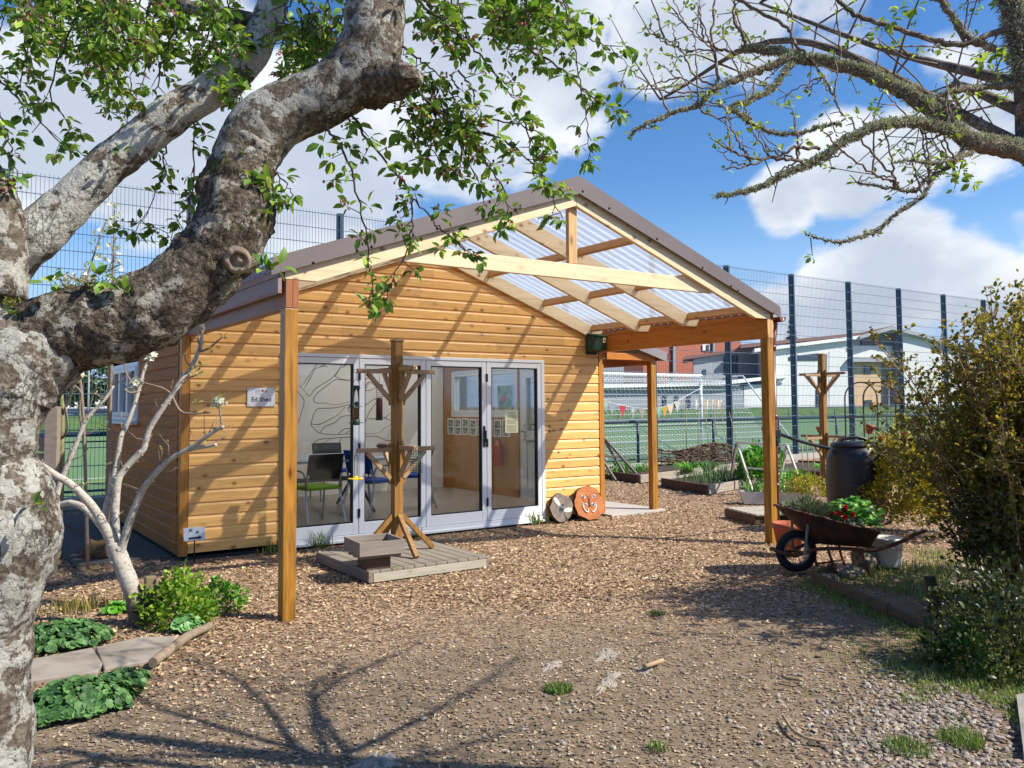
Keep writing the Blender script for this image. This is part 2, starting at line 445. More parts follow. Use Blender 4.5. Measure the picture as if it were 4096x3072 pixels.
for q in ((.008, .11, 2.6, 4.24), (5.3, .11, 5.55, 4.24), (2.6, .11, 5.3, .5), (2.6, 3.95, 5.3, 4.24)): mb.box((q[0], q[1], 2.425), (q[2], q[3], 2.46))
part('ceiling', mb, M_WHITEC)  # left open so the added roof panel can light the room
mb = MB(); mb.slab([(.08, .008, 2.43), (5.48, .008, 2.43), (5.48, .008, 2.44), (RX, .008, 3.44), (.08, .008, 2.44)], (0, .05, 0)); part('gable_lining', mb, M_CREAM)
def floormat():
    t = NT('speckled vinyl floor'); o = t.obj()
    n = t.noise(o, 3, 5); v = t.n('TexVoronoi', {'Vector': o, 'Scale': 90.0}).outputs['Color']
    c = t.mix(n, H('#8d8478'), H('#a79c8d')); c = t.mix(.25, c, v, 'OVERLAY')
    return t.done(t.pbr(c, .35))
mb = MB(); mb.box((.008, .004, .03), (5.55, 4.24, .085)); part('floor', mb, floormat())
mb = MB(); mb.box((.06, .03, -.05), (5.5, 4.2, .028)); part('plinth', mb, plain('dark plinth', '#2c2b2c', .8))  # base under the floor in one even dark colour
# corner trims
for x0, y0 in ((-.012, -.028), (SW-.068, -.028), (-.012, SD-.055), (SW-.068, SD-.055)):
    mb = MB(); mb.box((x0, y0, .035), (x0+.082, y0+.085, 2.44 if y0 > 1 else 2.30)); part('corner_trim', mb, M_TRIM, .004)
# mural on the cream wall
def c8(x, y): return ((1150+.4522*x)/KV, (1400+.4522*y)/KV)
MUR = [[(285,95),(215,190),(120,330)], [(240,170),(200,250),(150,340)], [(490,100),(470,150),(400,240),(330,290),(250,340),(210,390),(185,405),(150,360),(95,310)],
 [(560,275),(430,262),(370,300),(290,360),(250,400),(230,445),(260,470),(330,470),(430,485),(560,455)], [(490,110),(460,170),(425,225),(430,240),(500,262),(560,262),(700,255)],
 [(680,440),(560,480),(430,510),(330,515),(270,520),(235,560),(220,610),(210,660),(240,700),(290,735),(400,748),(560,742),(790,735),(860,690),(925,655)],
 [(925,800),(870,800),(790,765),(670,765),(560,770),(400,780),(290,790),(240,815),(230,845),(250,855),(300,830),(380,790)],
 [(215,655),(290,655),(380,610),(450,570),(510,505)], [(290,730),(330,680),(420,640),(480,590),(560,575),(620,540)], [(445,745),(500,700),(560,690),(640,640)], [(510,740),(560,705)],
 [(480,780),(430,850),(360,885)], [(240,165),(330,140),(355,155)], [(285,150),(350,120),(365,115)], [(675,365),(700,300),(740,290),(800,340)], [(675,500),(760,440),(870,400)],
 [(680,660),(720,560),(780,470),(830,420)], [(710,610),(850,600),(925,545)], [(850,600),(920,625)], [(680,265),(740,230),(760,200)], [(560,100),(500,145),(480,160)], [(530,520),(560,480),(540,540),(600,530)],
 [(95,375),(140,430),(145,480),(120,560),(95,650),(105,600)], [(40,420),(60,520),(40,640),(60,760)], [(20,300),(60,330),(95,375)], [(690,360),(750,350),(800,310)], [(640,400),(700,330),(720,280)]]
mb = MB()
for l in MUR:
    P = [onY(*c8(*p), 4.1475) for p in l]; Q = catmull(P, 6)
    mb.tube(Q, [.0075*(.55+.45*math.sin(PI*min(1, .15+i/len(Q)))) for i in range(len(Q))], 5, smooth=False)
for v in mb.v: v.y = 4.1475+(v.y-4.1475)*.25
part('mural', mb, plain('brown mural paint', '#75634f', .7), label='tree outline painted in brown on the cream interior wall')

# ---- windows and side door
def window(y0, y1, z0, z1, x, out, nlights, hasdoor=False):
    f = MB(); fr = .06
    def rect(a, b, c, d, dx0, dx1, w, m):
        m.box((dx0, a, c), (dx1, b, c+w)); m.box((dx0, a, d-w), (dx1, b, d)); m.box((dx0, a, c+w), (dx1, a+w, d-w)); m.box((dx0, b-w, c+w), (dx1, b, d-w))
    xa, xb = x-.04, x+.04
    rect(y0, y1, z0, z1, xa, xb, fr, f)
    o = part('window', f, M_UPVC, .004)
    n = nlights; inner = (y1-y0-2*fr)
    for i in range(n):
        a = y0+fr+inner*i/n; b = y0+fr+inner*(i+1)/n
        s = MB(); rect(a+.004, b-.004, z0+fr+.004, z1-fr-.004, xa-.012*(out < 0), xb+.012*(out > 0), .05, s)
        part('sash', s, M_UPVC, .003, o)
        g = MB(); g.box((x-.004, a+.054, z0+fr+.054), (x+.004, b-.054, z1-fr-.054)); part('pane', g, M_GLASS, 0, o)
    return o
wl = window(LWIN[0], LWIN[1], LWIN[2], LWIN[3], 0.0, -1, 3)
mb = MB(); mb.box((-.11, LWIN[0]-.04, LWIN[2]-.035), (-.03, LWIN[1]+.04, LWIN[2]-.003)); part('sill', mb, M_UPVC, .004, wl)
window(RWIN[0], RWIN[1], RWIN[2], RWIN[3], 5.50, 1, 2)
mb = MB()
y0, y1, z0, z1 = RDOOR
for a, b, c, d in ((y0, y0+.06, z0, z1), (y1-.06, y1, z0, z1), (y0+.06, y1-.06, z1-.06, z1)): mb.box((5.46, a, c), (5.54, b, d))
sd = part('side_door', mb, M_UPVC, .004)
mb = MB(); a, b = y0+.065, y1-.065
for p in ((a, a+.11, z0, z1-.065), (b-.11, b, z0, z1-.065), (a+.11, b-.11, z0, z0+.18), (a+.11, b-.11, z1-.18, z1-.065), (a+.11, b-.11, .98, 1.12)): mb.box((5.455, p[0], p[2]), (5.535, p[1], p[3]))
mb.box((5.475, a+.11, z0+.18), (5.515, b-.11, .98)); part('door_leaf', mb, M_UPVC, .003, sd)
mb = MB(); mb.box((5.492, a+.11, 1.12), (5.5, b-.11, z1-.18)); part('pane', mb, M_GLASS, 0, sd)
mb = MB(); mb.box((5.44, b-.08, .98), (5.452, b-.035, 1.22)); mb.tube([(5.44, b-.06, 1.12), (5.40, b-.06, 1.12), (5.40, b-.17, 1.12)], .01, 8); part('handle', mb, M_CHROME, 0, sd)

# ---- glazed folding doors across the front
mb = MB()
mb.box((DX0+.001, -.045, DZ1-.038), (DX1-.001, .06, DZ1-.001)); mb.box((DX0+.001, -.045, .03), (DX0+.05, .06, DZ1-.039)); mb.box((DX1-.05, -.045, .03), (DX1-.001, .06, DZ1-.039))
mb.box((DX0+.052, -.055, .03), (DX1-.052, .06, .085)); mb.box((DX0+.02, -.075, .012), (DX1-.02, -.046, .04))
part('door_frame', mb, M_ALU, .004)
PW = .8605; LX = 1.052
for k in range(4):
    a, b = LX+k*PW+.004, LX+(k+1)*PW-.004; c, d = .089, 2.058; st, br, tr = .064, .125, .066
    mb = MB(); y0, y1 = -.036, .034
    mb.box((a, y0, c), (a+st, y1, d)); mb.box((b-st, y0, c), (b, y1, d)); mb.box((a+st, y0+.002, c), (b-st, y1-.002, c+br)); mb.box((a+st, y0+.002, d-tr), (b-st, y1-.002, d))
    # glazing beads, dark gasket
    leafo = part('folding_door', mb, M_ALU, .004)
    g = MB(); ga, gb, gc, gd = a+st, b-st, c+br, d-tr
    for q in ((ga, ga+.012, gc, gd), (gb-.012, gb, gc, gd), (ga+.012, gb-.012, gc, gc+.012), (ga+.012, gb-.012, gd-.012, gd)): g.box((q[0], -.028, q[2]), (q[1], .026, q[3]))
    part('gasket', g, M_BLACK, 0, leafo)
    g = MB(); g.box((ga+.012, -.006, gc+.012), (gb-.012, .004, gd-.012)); part('glass', g, M_GLASS, 0, leafo)
    if k in (0, 2):
        for zc in (.32, 1.05, 1.86):
            h = MB(); h.box((b-.008, -.052, zc-.05), (b+.016, -.037, zc+.05)); part('hinge', h, M_BLACK, .002, leafo)
    if k == 2:
        h = MB(); h.box((b-.052, -.045, 1.0), (b-.022, -.037, 1.26)); h.tube([(b-.037, -.045, 1.2), (b-.037, -.075, 1.2), (b-.037, -.078, 1.06)], .011, 8); part('handle', h, M_BLACK, .002, leafo)

# ---- canopy: posts, beams, rafters, purlins, sheets, flashing
YF = -2.87
for x in (.035, SW-.1):
    mb = MB(); mb.box((x, YF, -.05), (x+.1, YF+.1, 2.232)); part('post', mb, M_POST, .005)
    xs = ((x+.006, x+.052), (x+.054, x+.098))
    for a, b in xs:
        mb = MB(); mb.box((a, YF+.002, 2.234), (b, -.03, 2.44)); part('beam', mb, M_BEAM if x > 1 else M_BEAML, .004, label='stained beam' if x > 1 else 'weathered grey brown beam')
    # beam end grain caps
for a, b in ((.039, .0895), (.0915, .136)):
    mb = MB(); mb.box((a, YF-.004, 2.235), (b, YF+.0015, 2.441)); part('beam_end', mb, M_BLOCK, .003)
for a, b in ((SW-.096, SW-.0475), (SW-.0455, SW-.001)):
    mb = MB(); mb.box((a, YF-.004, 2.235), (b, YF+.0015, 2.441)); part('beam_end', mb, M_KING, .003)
# boards closing the eaves outside both beams
for side, xo in ((-1, .0), (1, SW)):
    mb = MB()
    for k in range(2):
        z0 = 2.335+k*CO
        x0, x1 = (-.022, .008) if side < 0 else (SW+.001, SW+.028)
        mb.box((x0, YF-.006 if side < 0 else YF+.01, z0), (x1, -.03, z0+CO-.012)); mb.box((x0+.008*(side < 0), YF, z0+CO-.013), (x1-.008*(side > 0), -.03, z0+CO))
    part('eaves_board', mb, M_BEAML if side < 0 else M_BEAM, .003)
# inner eaves plate boards (seen from below on the right)
mb = MB(); mb.box((SW-.05, YF+.06, 2.445), (SW-.02, -.03, 2.51)); part('wall_plate', mb, M_BEAM, .003)
mb = MB(); mb.box((.05, YF+.06, 2.445), (.08, -.03, 2.51)); part('wall_plate', mb, M_BEAM, .003)
RB, RT = 3.345, 3.515      # rafter underside / top at the ridge
def rafter(y0, y1, mat, lab=None):
    for sgn in (-1, 1):
        xe = RX+sgn*2.745; ze = 2.445
        xi = RX+sgn*((RB-ze)/SLOPE)
        pts = [(RX+sgn*.002, y0, RB), (xi, y0, ze), (xe, y0, ze), (xe, y0, RT-SLOPE*2.745), (RX+sgn*.002, y0, RT)]
        mb = MB(); mb.slab(pts if sgn > 0 else pts[::-1], (0, y1-y0, 0)); part('rafter', mb, mat, .003, label=lab)
rafter(YF+.003, YF+.048, M_RAFT, 'pale pine rafter at the front gable')
RY = [(-1.83, -1.783), (-1.01, -.963)]
for a, b in RY: rafter(a, b, M_NOGG if False else M_RAFT)
rafter(-.075, -.032, M_RAFT)
mb = MB(); mb.bar((RX, YF+.05, 3.44), (RX, -.03, 3.44), .04, .14); part('ridge_beam', mb, M_NOGG, .003)
ys = [YF+.05, -1.832, -1.781, -1.012, -.961, -.077]
for sgn in (-1, 1):
    for dx in (.88, 1.74, 2.56):
        for i in range(0, 6, 2):
            x = RX+sgn*dx; zt = RT-SLOPE*dx-.002
            mb = MB(); mb.cbox((x, (ys[i]+ys[i+1])/2, zt-.035), (.045, ys[i+1]-ys[i]-.004, .085), 0, Matrix.Rotation(sgn*math.atan(SLOPE), 3, 'Y')); part('purlin', mb, M_NOGG, .003)
mb = MB(); z0, z1 = 2.672, 2.812
mb.slab([(RX-(RB-z0)/SLOPE+.0, YF+.05, z0), (RX+(RB-z0)/SLOPE, YF+.05, z0), (RX+(RB-z1)/SLOPE+.1, YF+.05, z1), (RX-(RB-z1)/SLOPE-.1, YF+.05, z1)], (0, .046, 0)); part('collar_beam', mb, M_RAFT, .004)
mb = MB(); mb.box((RX-.055, YF+.0505, z1+.002), (RX+.045, YF+.096, 3.40)); part('king_post', mb, M_KING, .004)
def corrugated(y0, y1, sgn, z_top, pitch=.125, amp=.014, xe=2.83):
    mb = MB(); n = int((y1-y0)/pitch*8); vs = []; fs = []
    for i in range(n+1):
        y = y0+(y1-y0)*i/n; w = amp*math.sin(2*PI*(y-y0)/pitch)
        for x in (0.01, xe): vs.append((RX+sgn*x, y, z_top-SLOPE*x+w))
    for i in range(n): fs.append((2*i, 2*i+1, 2*i+3, 2*i+2))
    mb.add(vs, fs, True); return mb
for s in (-1, 1):
    part('roof_sheet', corrugated(YF-.04, .10, s, 3.527+.004), M_SHEET, label='translucent corrugated canopy sheet')
    for y0, y1, m, l in (((.06, SD+.15, M_ROOFM, 'brown corrugated roof sheet'),) if s < 0 else ((.06, .5, M_ROOFM, 'brown corrugated roof sheet'), (.45, 4.0, M_ADDLIGHT, 'translucent sheet added to light the room'), (3.95, SD+.15, M_ROOFM, 'brown corrugated roof sheet'))):
        part('roof_sheet', corrugated(y0, y1, s, 3.545), m, label=l)
# ridge and verge flashing
yF = YF-.045
for s in (-1, 1):
    mb = MB(); xe = 2.862; zt = 3.616; hb = .160
    p = [(RX, yF, zt-.164), (RX+s*xe, yF, zt-SLOPE*xe-.128), (RX+s*xe, yF, zt-SLOPE*xe-.015), (RX+s*(xe-.02), yF, zt-SLOPE*(xe-.02)), (RX, yF, zt)]
    mb.slab(p if s > 0 else p[::-1], (0, .006, 0))
    mb.slab([(RX, yF+.007, zt), (RX+s*(xe-.02), yF+.007, zt-SLOPE*(xe-.02)), (RX+s*(xe-.02), yF+.16, zt-SLOPE*(xe-.02)-.002), (RX, yF+.16, zt-.002)], (0, 0, -.004))
    fl = part('verge_flashing', mb, M_FLASH)
    for x in (.04, .36, .98, 1.62, 2.05, 2.16, 2.74) if s > 0 else (.3, .92, 1.5, 1.72, 2.08, 2.2, 2.55):
        mb = MB(); mb.lathe([(.011, 0), (.011, .004), (.006, .008)], (RX+s*x, yF-.0005, zt-SLOPE*x-.125), 8, axis=(0, -1, 0)); part('screw', mb, M_SCREW, 0, fl)
mb = MB()
for s in (-1, 1): mb.slab([(RX, .06, 3.585), (RX+s*.16, .06, 3.585-SLOPE*.16), (RX+s*.16, SD+.15, 3.585-SLOPE*.16), (RX, SD+.15, 3.585)], (0, 0, .004))
part('ridge_capping', mb, M_FLASH)
# gutters and downpipe
for gx, lab in ((SW+.135, None),):
    mb = MB(); prof_g = [(math.cos(a)*.055, math.sin(a)*.055) for a in [PI+PI*i/8 for i in range(9)]]
    vs = [(gx+px_, y, 2.475+pz) for y in (YF-.03, SD+.1) for px_, pz in prof_g]; n = 9
    mb.add(vs, [(i, i+1, n+i+1, n+i) for i in range(n-1)]+[tuple(range(n)), tuple(range(n, 2*n))], True)
    part('gutter', mb, M_BROWNPL)
px0, py0 = SW+.052, YF+.05
mb = MB(); mb.tube(catmull([(SW+.12, py0+.02, 2.43), (SW+.115, py0+.02, 2.34), (px0+.012, py0, 2.22), (px0, py0, 2.1)], 5), .034, 12); mb.tube([(px0, py0, 2.12), (px0, py0, .03)], .031, 12)
dp = part('downpipe', mb, M_BROWNPL)
for z in (2.14, 1.37, .62):
    mb = MB(); mb.tube([(px0, py0, z-.02), (px0, py0, z+.02)], .038, 12); mb.box((px0-.05, py0-.012, z-.012), (px0-.02, py0+.012, z+.012)); part('pipe_clip', mb, M_BROWNPL, 0, dp)
mb = MB(); mb.box((px0-.043, py0-.045, 1.14), (px0+.05, py0+.045, 1.23)); mb.tube([(px0, py0, 1.05), (px0, py0, 1.14)], .04, 12); part('rain_diverter', mb, M_BLACK, .006, dp)
# small side porch on the right
mb = MB(); mb.box((6.42, -.09, -.03), (6.52, .0, 2.08)); part('post', mb, M_POST, .005, label='post of the small side porch')
mb = MB(); mb.box((6.425, -.085, 2.082), (6.515, 1.7, 2.22)); part('beam', mb, M_BEAM, .004)
mb = MB(); mb.box((SW+.03, -.085, 2.14), (6.424, -.04, 2.235)); part('beam', mb, M_BEAM, .004, label='short beam of the side porch')
mb = MB(); mb.slab([(SW+.03, -.14, 2.56), (6.66, -.14, 2.25), (6.66, 1.75, 2.25), (SW+.03, 1.75, 2.56)], (0, 0, .012)); part('porch_roof', mb, M_ROOFM)
mb = MB(); mb.slab([(SW+.03, -.155, 2.44), (6.68, -.155, 2.13), (6.68, -.155, 2.265), (SW+.03, -.155, 2.575)], (0, .008, 0)); part('verge_flashing', mb, M_FLASHG, label='grey verge flashing of the side porch')
mb = MB(); mb.tube([(6.73, -.13, 2.2), (6.73, 1.7, 2.2)], .05, 10); part('gutter', mb, M_BROWNPL)
# ------------------------------------------------------------------ inside the shed
M_TABLE = plain('pale laminate', '#b9c4cc', .3, 0, .04)
M_GREYMET = plain('grey metal', '#6d7278', .4, .3)
FZ = .086
M_MESH = plain('black mesh fabric', '#17181b', .6, 0, .2, nscale=40)
def chair(loc, rz, seat, label, backmat=None):
    r = thing('meeting_chair', label, 'chair', (0, 0, 0), 'chairs around the meeting table')
    mb = MB(); mb.cbox((0, 0, .455), (.45, .43, .05)); mb.obj('seat', seat, r, .02)
    mb = MB(); n = 8; vs = []; fs = []
    for th in (0, .018):
        for i in range(n+1):
            a = (i/n-.5); x = a*.46; yb = -.20-.06*(1-4*a*a)*-1*.6
            for z, o in ((.56, 0), (.72, -.03), (.86, -.07)): vs.append((x, yb+o-th-.04*(1-4*a*a), z))
    def ix(t, i, j): return t*(n+1)*3+i*3+j
    for t in (0, 1):
        for i in range(n):
            for j in range(2): fs.append((ix(t,i,j), ix(t,i+1,j), ix(t,i+1,j+1), ix(t,i,j+1)))
    for i in range(n):
        for j in (0, 2): fs.append((ix(0,i,j), ix(0,i+1,j), ix(1,i+1,j), ix(1,i,j)))
    for j in range(2):
        for i in (0, n): fs.append((ix(0,i,j), ix(0,i,j+1), ix(1,i,j+1), ix(1,i,j)))
    mb.add(vs, fs, True); mb.obj('backrest', backmat or M_MESH, r)
    for s in (-1, 1):
        mb = MB(); mb.tube(catmull([(s*.22, .17, .43), (s*.235, .22, .2), (s*.24, .26, .012)], 4), .013, 8); mb.obj('leg', M_CHROME, r)
        mb = MB(); mb.tube(catmull([(s*.215, -.24, .62), (s*.225, -.19, .44), (s*.24, -.25, .2), (s*.245, -.31, .012)], 4), .013, 8); mb.obj('leg', M_CHROME, r)
        mb = MB(); mb.tube(catmull([(s*.225, -.2, .45), (s*.245, -.17, .63), (s*.245, .05, .66), (s*.24, .18, .62), (s*.225, .19, .44)], 4), .011, 8); mb.obj('armrest', M_GREYMET, r)
    r.location = loc; r.rotation_euler = (0, 0, rz); return r
SEATG = plain('lime green seat fabric', '#8fc21c', .8, 0, .15, nscale=40); SEATB = plain('blue seat fabric', '#1350b4', .8, 0, .15, nscale=40)
chair((1.80, .98, FZ), .12, SEATG, 'chair with a lime green seat and black mesh back behind the first glass door')
chair((2.72, 1.35, FZ), -1.2, SEATB, 'blue chair with a tall blue back behind the bird table post', SEATB)
chair((3.55, 1.75, FZ), 1.15, SEATB, 'chair with a blue seat and black back nearest the fire extinguisher')
chair((2.15, 3.45, FZ), PI+.1, SEATB, 'black backed chair on the far side of the table, left')
chair((3.0, 3.35, FZ), PI-.1, SEATB, 'black backed chair on the far side of the table, right')
tb = thing('meeting_table', 'pale blue grey meeting table seen through the glass doors', 'table', (2.2, 2.2, FZ))
mb = MB(); mb.box((1.25, 1.4, FZ+.71), (3.15, 2.9, FZ+.738)); mb.obj('tabletop', M_TABLE, tb, .006)
for x in (1.55, 2.85):
    for s in (-1, 1):
        mb = MB(); mb.tube([(x, 2.15, FZ+.5), (x, 2.15+s*.62, FZ+.02)], .022, 8); mb.tube([(x, 2.15, FZ+.5), (x, 2.15+s*.1, FZ+.708)], .022, 8); mb.obj('leg', M_GREYMET, tb)
mb = MB(); mb.box((1.55, 2.13, FZ+.4), (2.85, 2.17, FZ+.46)); mb.obj('crossbar', M_GREYMET, tb)
# fire extinguisher, photos, poster, notice
fe = thing('fire_extinguisher', 'red fire extinguisher on the orange wall beside the white side door', 'extinguisher', (5.36, 2.27, .5))
mb = MB(); mb.lathe([(.06, 0), (.078, .012), (.08, .03), (.08, .30), (.065, .345), (.03, .37), (.022, .40)], (5.355, 2.27, .56), 18); mb.obj('cylinder', plain('red gloss paint', '#a8150f', .25), fe)
mb = MB(); mb.box((5.34, 2.225, .96), (5.37, 2.315, .98)); mb.box((5.345, 2.23, 1.0), (5.365, 2.34, 1.012)); mb.obj('valve', M_BLACK, fe)
mb = MB(); mb.tube(catmull([(5.355, 2.235, .97), (5.34, 2.17, .93), (5.34, 2.165, .8), (5.345, 2.175, .66)], 5), .011, 8); mb.obj('hose', M_BLACK, fe)
M_PAPER = plain('white paper', '#ece9df', .7)
def photomat():
    t = NT('printed photos'); r = t.rnd(); o = t.obj()
    n = t.noise(t.vmath('ADD', o, t.n('CombineXYZ', {0: t.math('MULTIPLY', r, 30.)}).outputs[0]), 22, 4)
    return t.done(t.pbr(t.ramp(n, [(.3, H('#2c2f2b')), (.5, H('#5d6a4c')), (.62, H('#93a0ab')), (.75, H('#cdbfae'))]), .4))
M_PHOTO = photomat()
for i in range(8):
    y1 = 3.98-.245*i; lab = 'white photo sheet pinned under the inside window, ' + ('leftmost of its row', 'second from left of its row', 'third from left of its row', 'fourth from left of its row', 'fifth from left, by the door jamb', 'sixth from left of its row', 'seventh from left, behind the notice', 'rightmost of its row')[i]
    p = thing('photo_sheet', lab, 'photo', (5.43, y1-.1, 1.15), 'photo sheets pinned under the inside window')
    zo = U(-.008, .008)
    mb = MB(); mb.box((5.434, y1-.205, 1.015+zo), (5.4385, y1, 1.295+zo)); mb.obj('sheet', M_PAPER, p)
    for k in range(2):
        mb = MB(); mb.box((5.432, y1-.18, 1.03+.13*k+zo), (5.4338, y1-.025, 1.145+.13*k+zo)); mb.obj('picture', M_PHOTO, p)
nt = thing('notice', 'pale yellow printed notice taped to the glass of the right hand folding door', 'notice', (4.03, -.01, 1.31))
mb = MB(); mb.box((3.93, -.0095, 1.165), (4.13, -.0075, 1.455)); mb.obj('sheet', plain('pale yellow paper', '#dfe0b4', .7), nt)
M_INK = plain('grey print', '#77776a', .8)
mb = MB(); z = 1.43
for k in range(22):
    z -= .0115
    if k in (2, 7, 13): continue
    w = U(.13, .17) if k > 1 else .1
    mb.box((4.03-w/2, -.0102, z), (4.03+w/2, -.0097, z+.004))
mb.obj('print', M_INK, nt)
ps = thing('poster', 'small poster with a green and red picture on the inside window', 'poster', (5.45, 2.25, 1.7))
mb = MB(); mb.box((5.448, 2.03, 1.45), (5.453, 2.42, 1.83)); mb.obj('sheet', plain('poster print', '#8fb0a8', .5, 0, 0, nscale=9, col2='#3f6a3f'), ps)
mb = MB(); mb.blob((5.4465, 2.24, 1.62), (.002, .07, .06), 3); mb.obj('picture', plain('red print', '#b8505a', .5), ps)
# ------------------------------------------------------------------ ground, chips, stones, grass
def groundmat():
    t = NT('soil and wood chip'); p = t.pos()
    sx = t.n('SeparateXYZ', {0: p})
    n1 = t.noise(p, .55, 5, .6); n2 = t.noise(p, 7.0, 6, .65); n3 = t.noise(p, 45.0, 5, .7)
    # chips lie thick by the building, thin out towards the camera
    d = t.math('ADD', sx.outputs[1], t.math('MULTIPLY', t.math('SUBTRACT', n1, .5), 2.6))
    d = t.math('ADD', d, t.math('MULTIPLY', sx.outputs[0], .25))
    chip = t.smooth(d, -4.6, -2.8)
    v = t.n('TexVoronoi', {'Vector': t.scale(p, (1, 1.7, 1)), 'Scale': 34.0, 'Randomness': 1.0})
    vc = t.n('SeparateXYZ', {0: v.outputs['Color']}).outputs[0]
    chipc = t.ramp(vc, [(0, H('#5c4a3b')), (.35, H('#846c56')), (.7, H('#9f866c')), (1, H('#bea588'))])
    soil = t.mix(t.smooth(n2, .3, .7), H('#70614f'), H('#877560'))
    soil = t.mix(t.math('MULTIPLY', t.smooth(n3, .52, .75), .5), soil, H('#a29382'))
    soil = t.mix(t.math('MULTIPLY', t.smooth(t.noise(p, 2.3, 5), .58, .72), .35), soil, H('#5a5433'))
    c = t.mix(chip, soil, chipc)
    h = t.math('ADD', t.math('MULTIPLY', v.outputs['Distance'], t.math('MULTIPLY', chip, .8)), t.math('MULTIPLY', n3, .6))
    return t.done(t.pbr(c, .9, t.bump(h, .7, .02), spec=.2))
mb = MB(); N = 60
def gh(x, y):
    r = math.hypot(x-1, y+3)
    if r > 14: return 0.0
    return (noise.noise(V3((x*.6, y*.6, 1)))*.018+noise.noise(V3((x*2.1, y*2.1, 5)))*.008)*min(1, (14-r)/4)-.012
xs = [-600, -200, -60, -20]+[-8+.25*i for i in range(93)]+[22, 60, 200, 600]
ys = [-600, -150, -40, -14]+[-9.5+.25*i for i in range(61)]+[10, 30, 90, 250, 600]
nx = len(xs)
mb.add([(x, y, gh(x, y)) for y in ys for x in xs], [(j*nx+i, j*nx+i+1, (j+1)*nx+i+1, (j+1)*nx+i) for j in range(len(ys)-1) for i in range(nx-1)], True)
kind(mb.obj('ground', groundmat()), 'structure')

def outside(x, y):                     # not under the building, decking or beds
    if -.02 < x < 5.6 and -.06 < y < 4.3: return False
    if 1.1 < x < 2.32 and -2.1 < y < -.9: return False
    return True
rc = random.Random(11)
def sector(n, r0, r1, a0, a1, power=1.0):
    for _ in range(n):
        r = r0*(r1/r0)**(rc.random()**power); a = rc.uniform(a0, a1)
        yield EYE.x+r*math.sin(a), EYE.y+r*math.cos(a), r
def chipness(x, y):
    return max(0.0, min(1.0, (y+.25*x+1.1*noise.noise(V3((x*.55, y*.55, 0)))+4.35)/1.6))
def bedness(x, y):                      # the planted bed right of the timber edging
    return (x-4.18)*.88+(y+4.28)*-.48 > 0 and y < -3.9
mb = MB()
for x, y, r in sector(190000, 2.6, 26, -.05, 1.27, .8):
    if not outside(x, y) or y > 5.2: continue
    k = chipness(x, y)
    if bedness(x, y) and rc.random() > .12: continue
    if rc.random() > .06+.94*k: continue
    L = rc.uniform(.009, .031)*(1+.03*r)*(.6+.4*k); Wd = rc.uniform(.004, .011)*(1+.05*r)*(.7+.3*k)
    a = rc.uniform(0, PI); dx, dy = math.cos(a)*L/2, math.sin(a)*L/2; px_, py_ = -math.sin(a)*Wd/2, math.cos(a)*Wd/2
    z = gh(x, y)+.003+rc.random()*.012; tz = rc.uniform(-.35, .35)*L/2; rz_ = rc.uniform(-.5, .5)*Wd
    b = len(mb.v)
    mb.v.extend([V3((x-dx-px_, y-dy-py_, z-tz-rz_)), V3((x+dx*.9-px_, y+dy*.9-py_, z+tz-rz_)), V3((x+dx+px_, y+dy+py_, z+tz+rz_)), V3((x-dx*.8+px_, y-dy*.8+py_, z-tz+rz_))])
    mb.f.append((b, b+1, b+2, b+3)); mb.sm.append(False)
t = NT('wood chips'); r = t.rnd()
ch = t.ramp(r, [(0, H('#63503e')), (.25, H('#8f7053')), (.55, H('#ab8e70')), (.85, H('#c2a682')), (1, H('#d3bf9d'))])
kind(mb.obj('wood_chips', t.done(t.pbr(ch, .8, spec=.2))), 'stuff')
mb = MB()
for x, y, r in sector(60000, 2.6, 9, -.08, 1.25, .75):
    if not outside(x, y) or bedness(x, y): continue
    k = chipness(x, y)
    if rc.random() < .75*k: continue
    L = rc.uniform(.006, .030)*(1+.03*r); Wd = L*rc.uniform(.25, .6); a = rc.uniform(0, PI); dx, dy = math.cos(a)*L/2, math.sin(a)*L/2; px_, py_ = -math.sin(a)*Wd/2, math.cos(a)*Wd/2
    z = gh(x, y)+.002+rc.random()*.005; tz = rc.uniform(-.25, .25)*L/2; b = len(mb.v)
    mb.v.extend([V3((x-dx, y-dy, z-tz)), V3((x+px_*1.2, y+py_*1.2, z+.002)), V3((x+dx, y+dy, z+tz)), V3((x-px_, y-py_, z))]); mb.f.append((b, b+3, b+2, b+1)); mb.sm.append(False)
t = NT('trodden litter'); r = t.rnd()
ch = t.ramp(r, [(0, H('#4f4438')), (.3, H('#776755')), (.6, H('#9a8871')), (.85, H('#b3a188')), (1, H('#cbbaa0'))])
kind(mb.obj('ground_litter', t.done(t.pbr(ch, .85, spec=.2))), 'stuff')
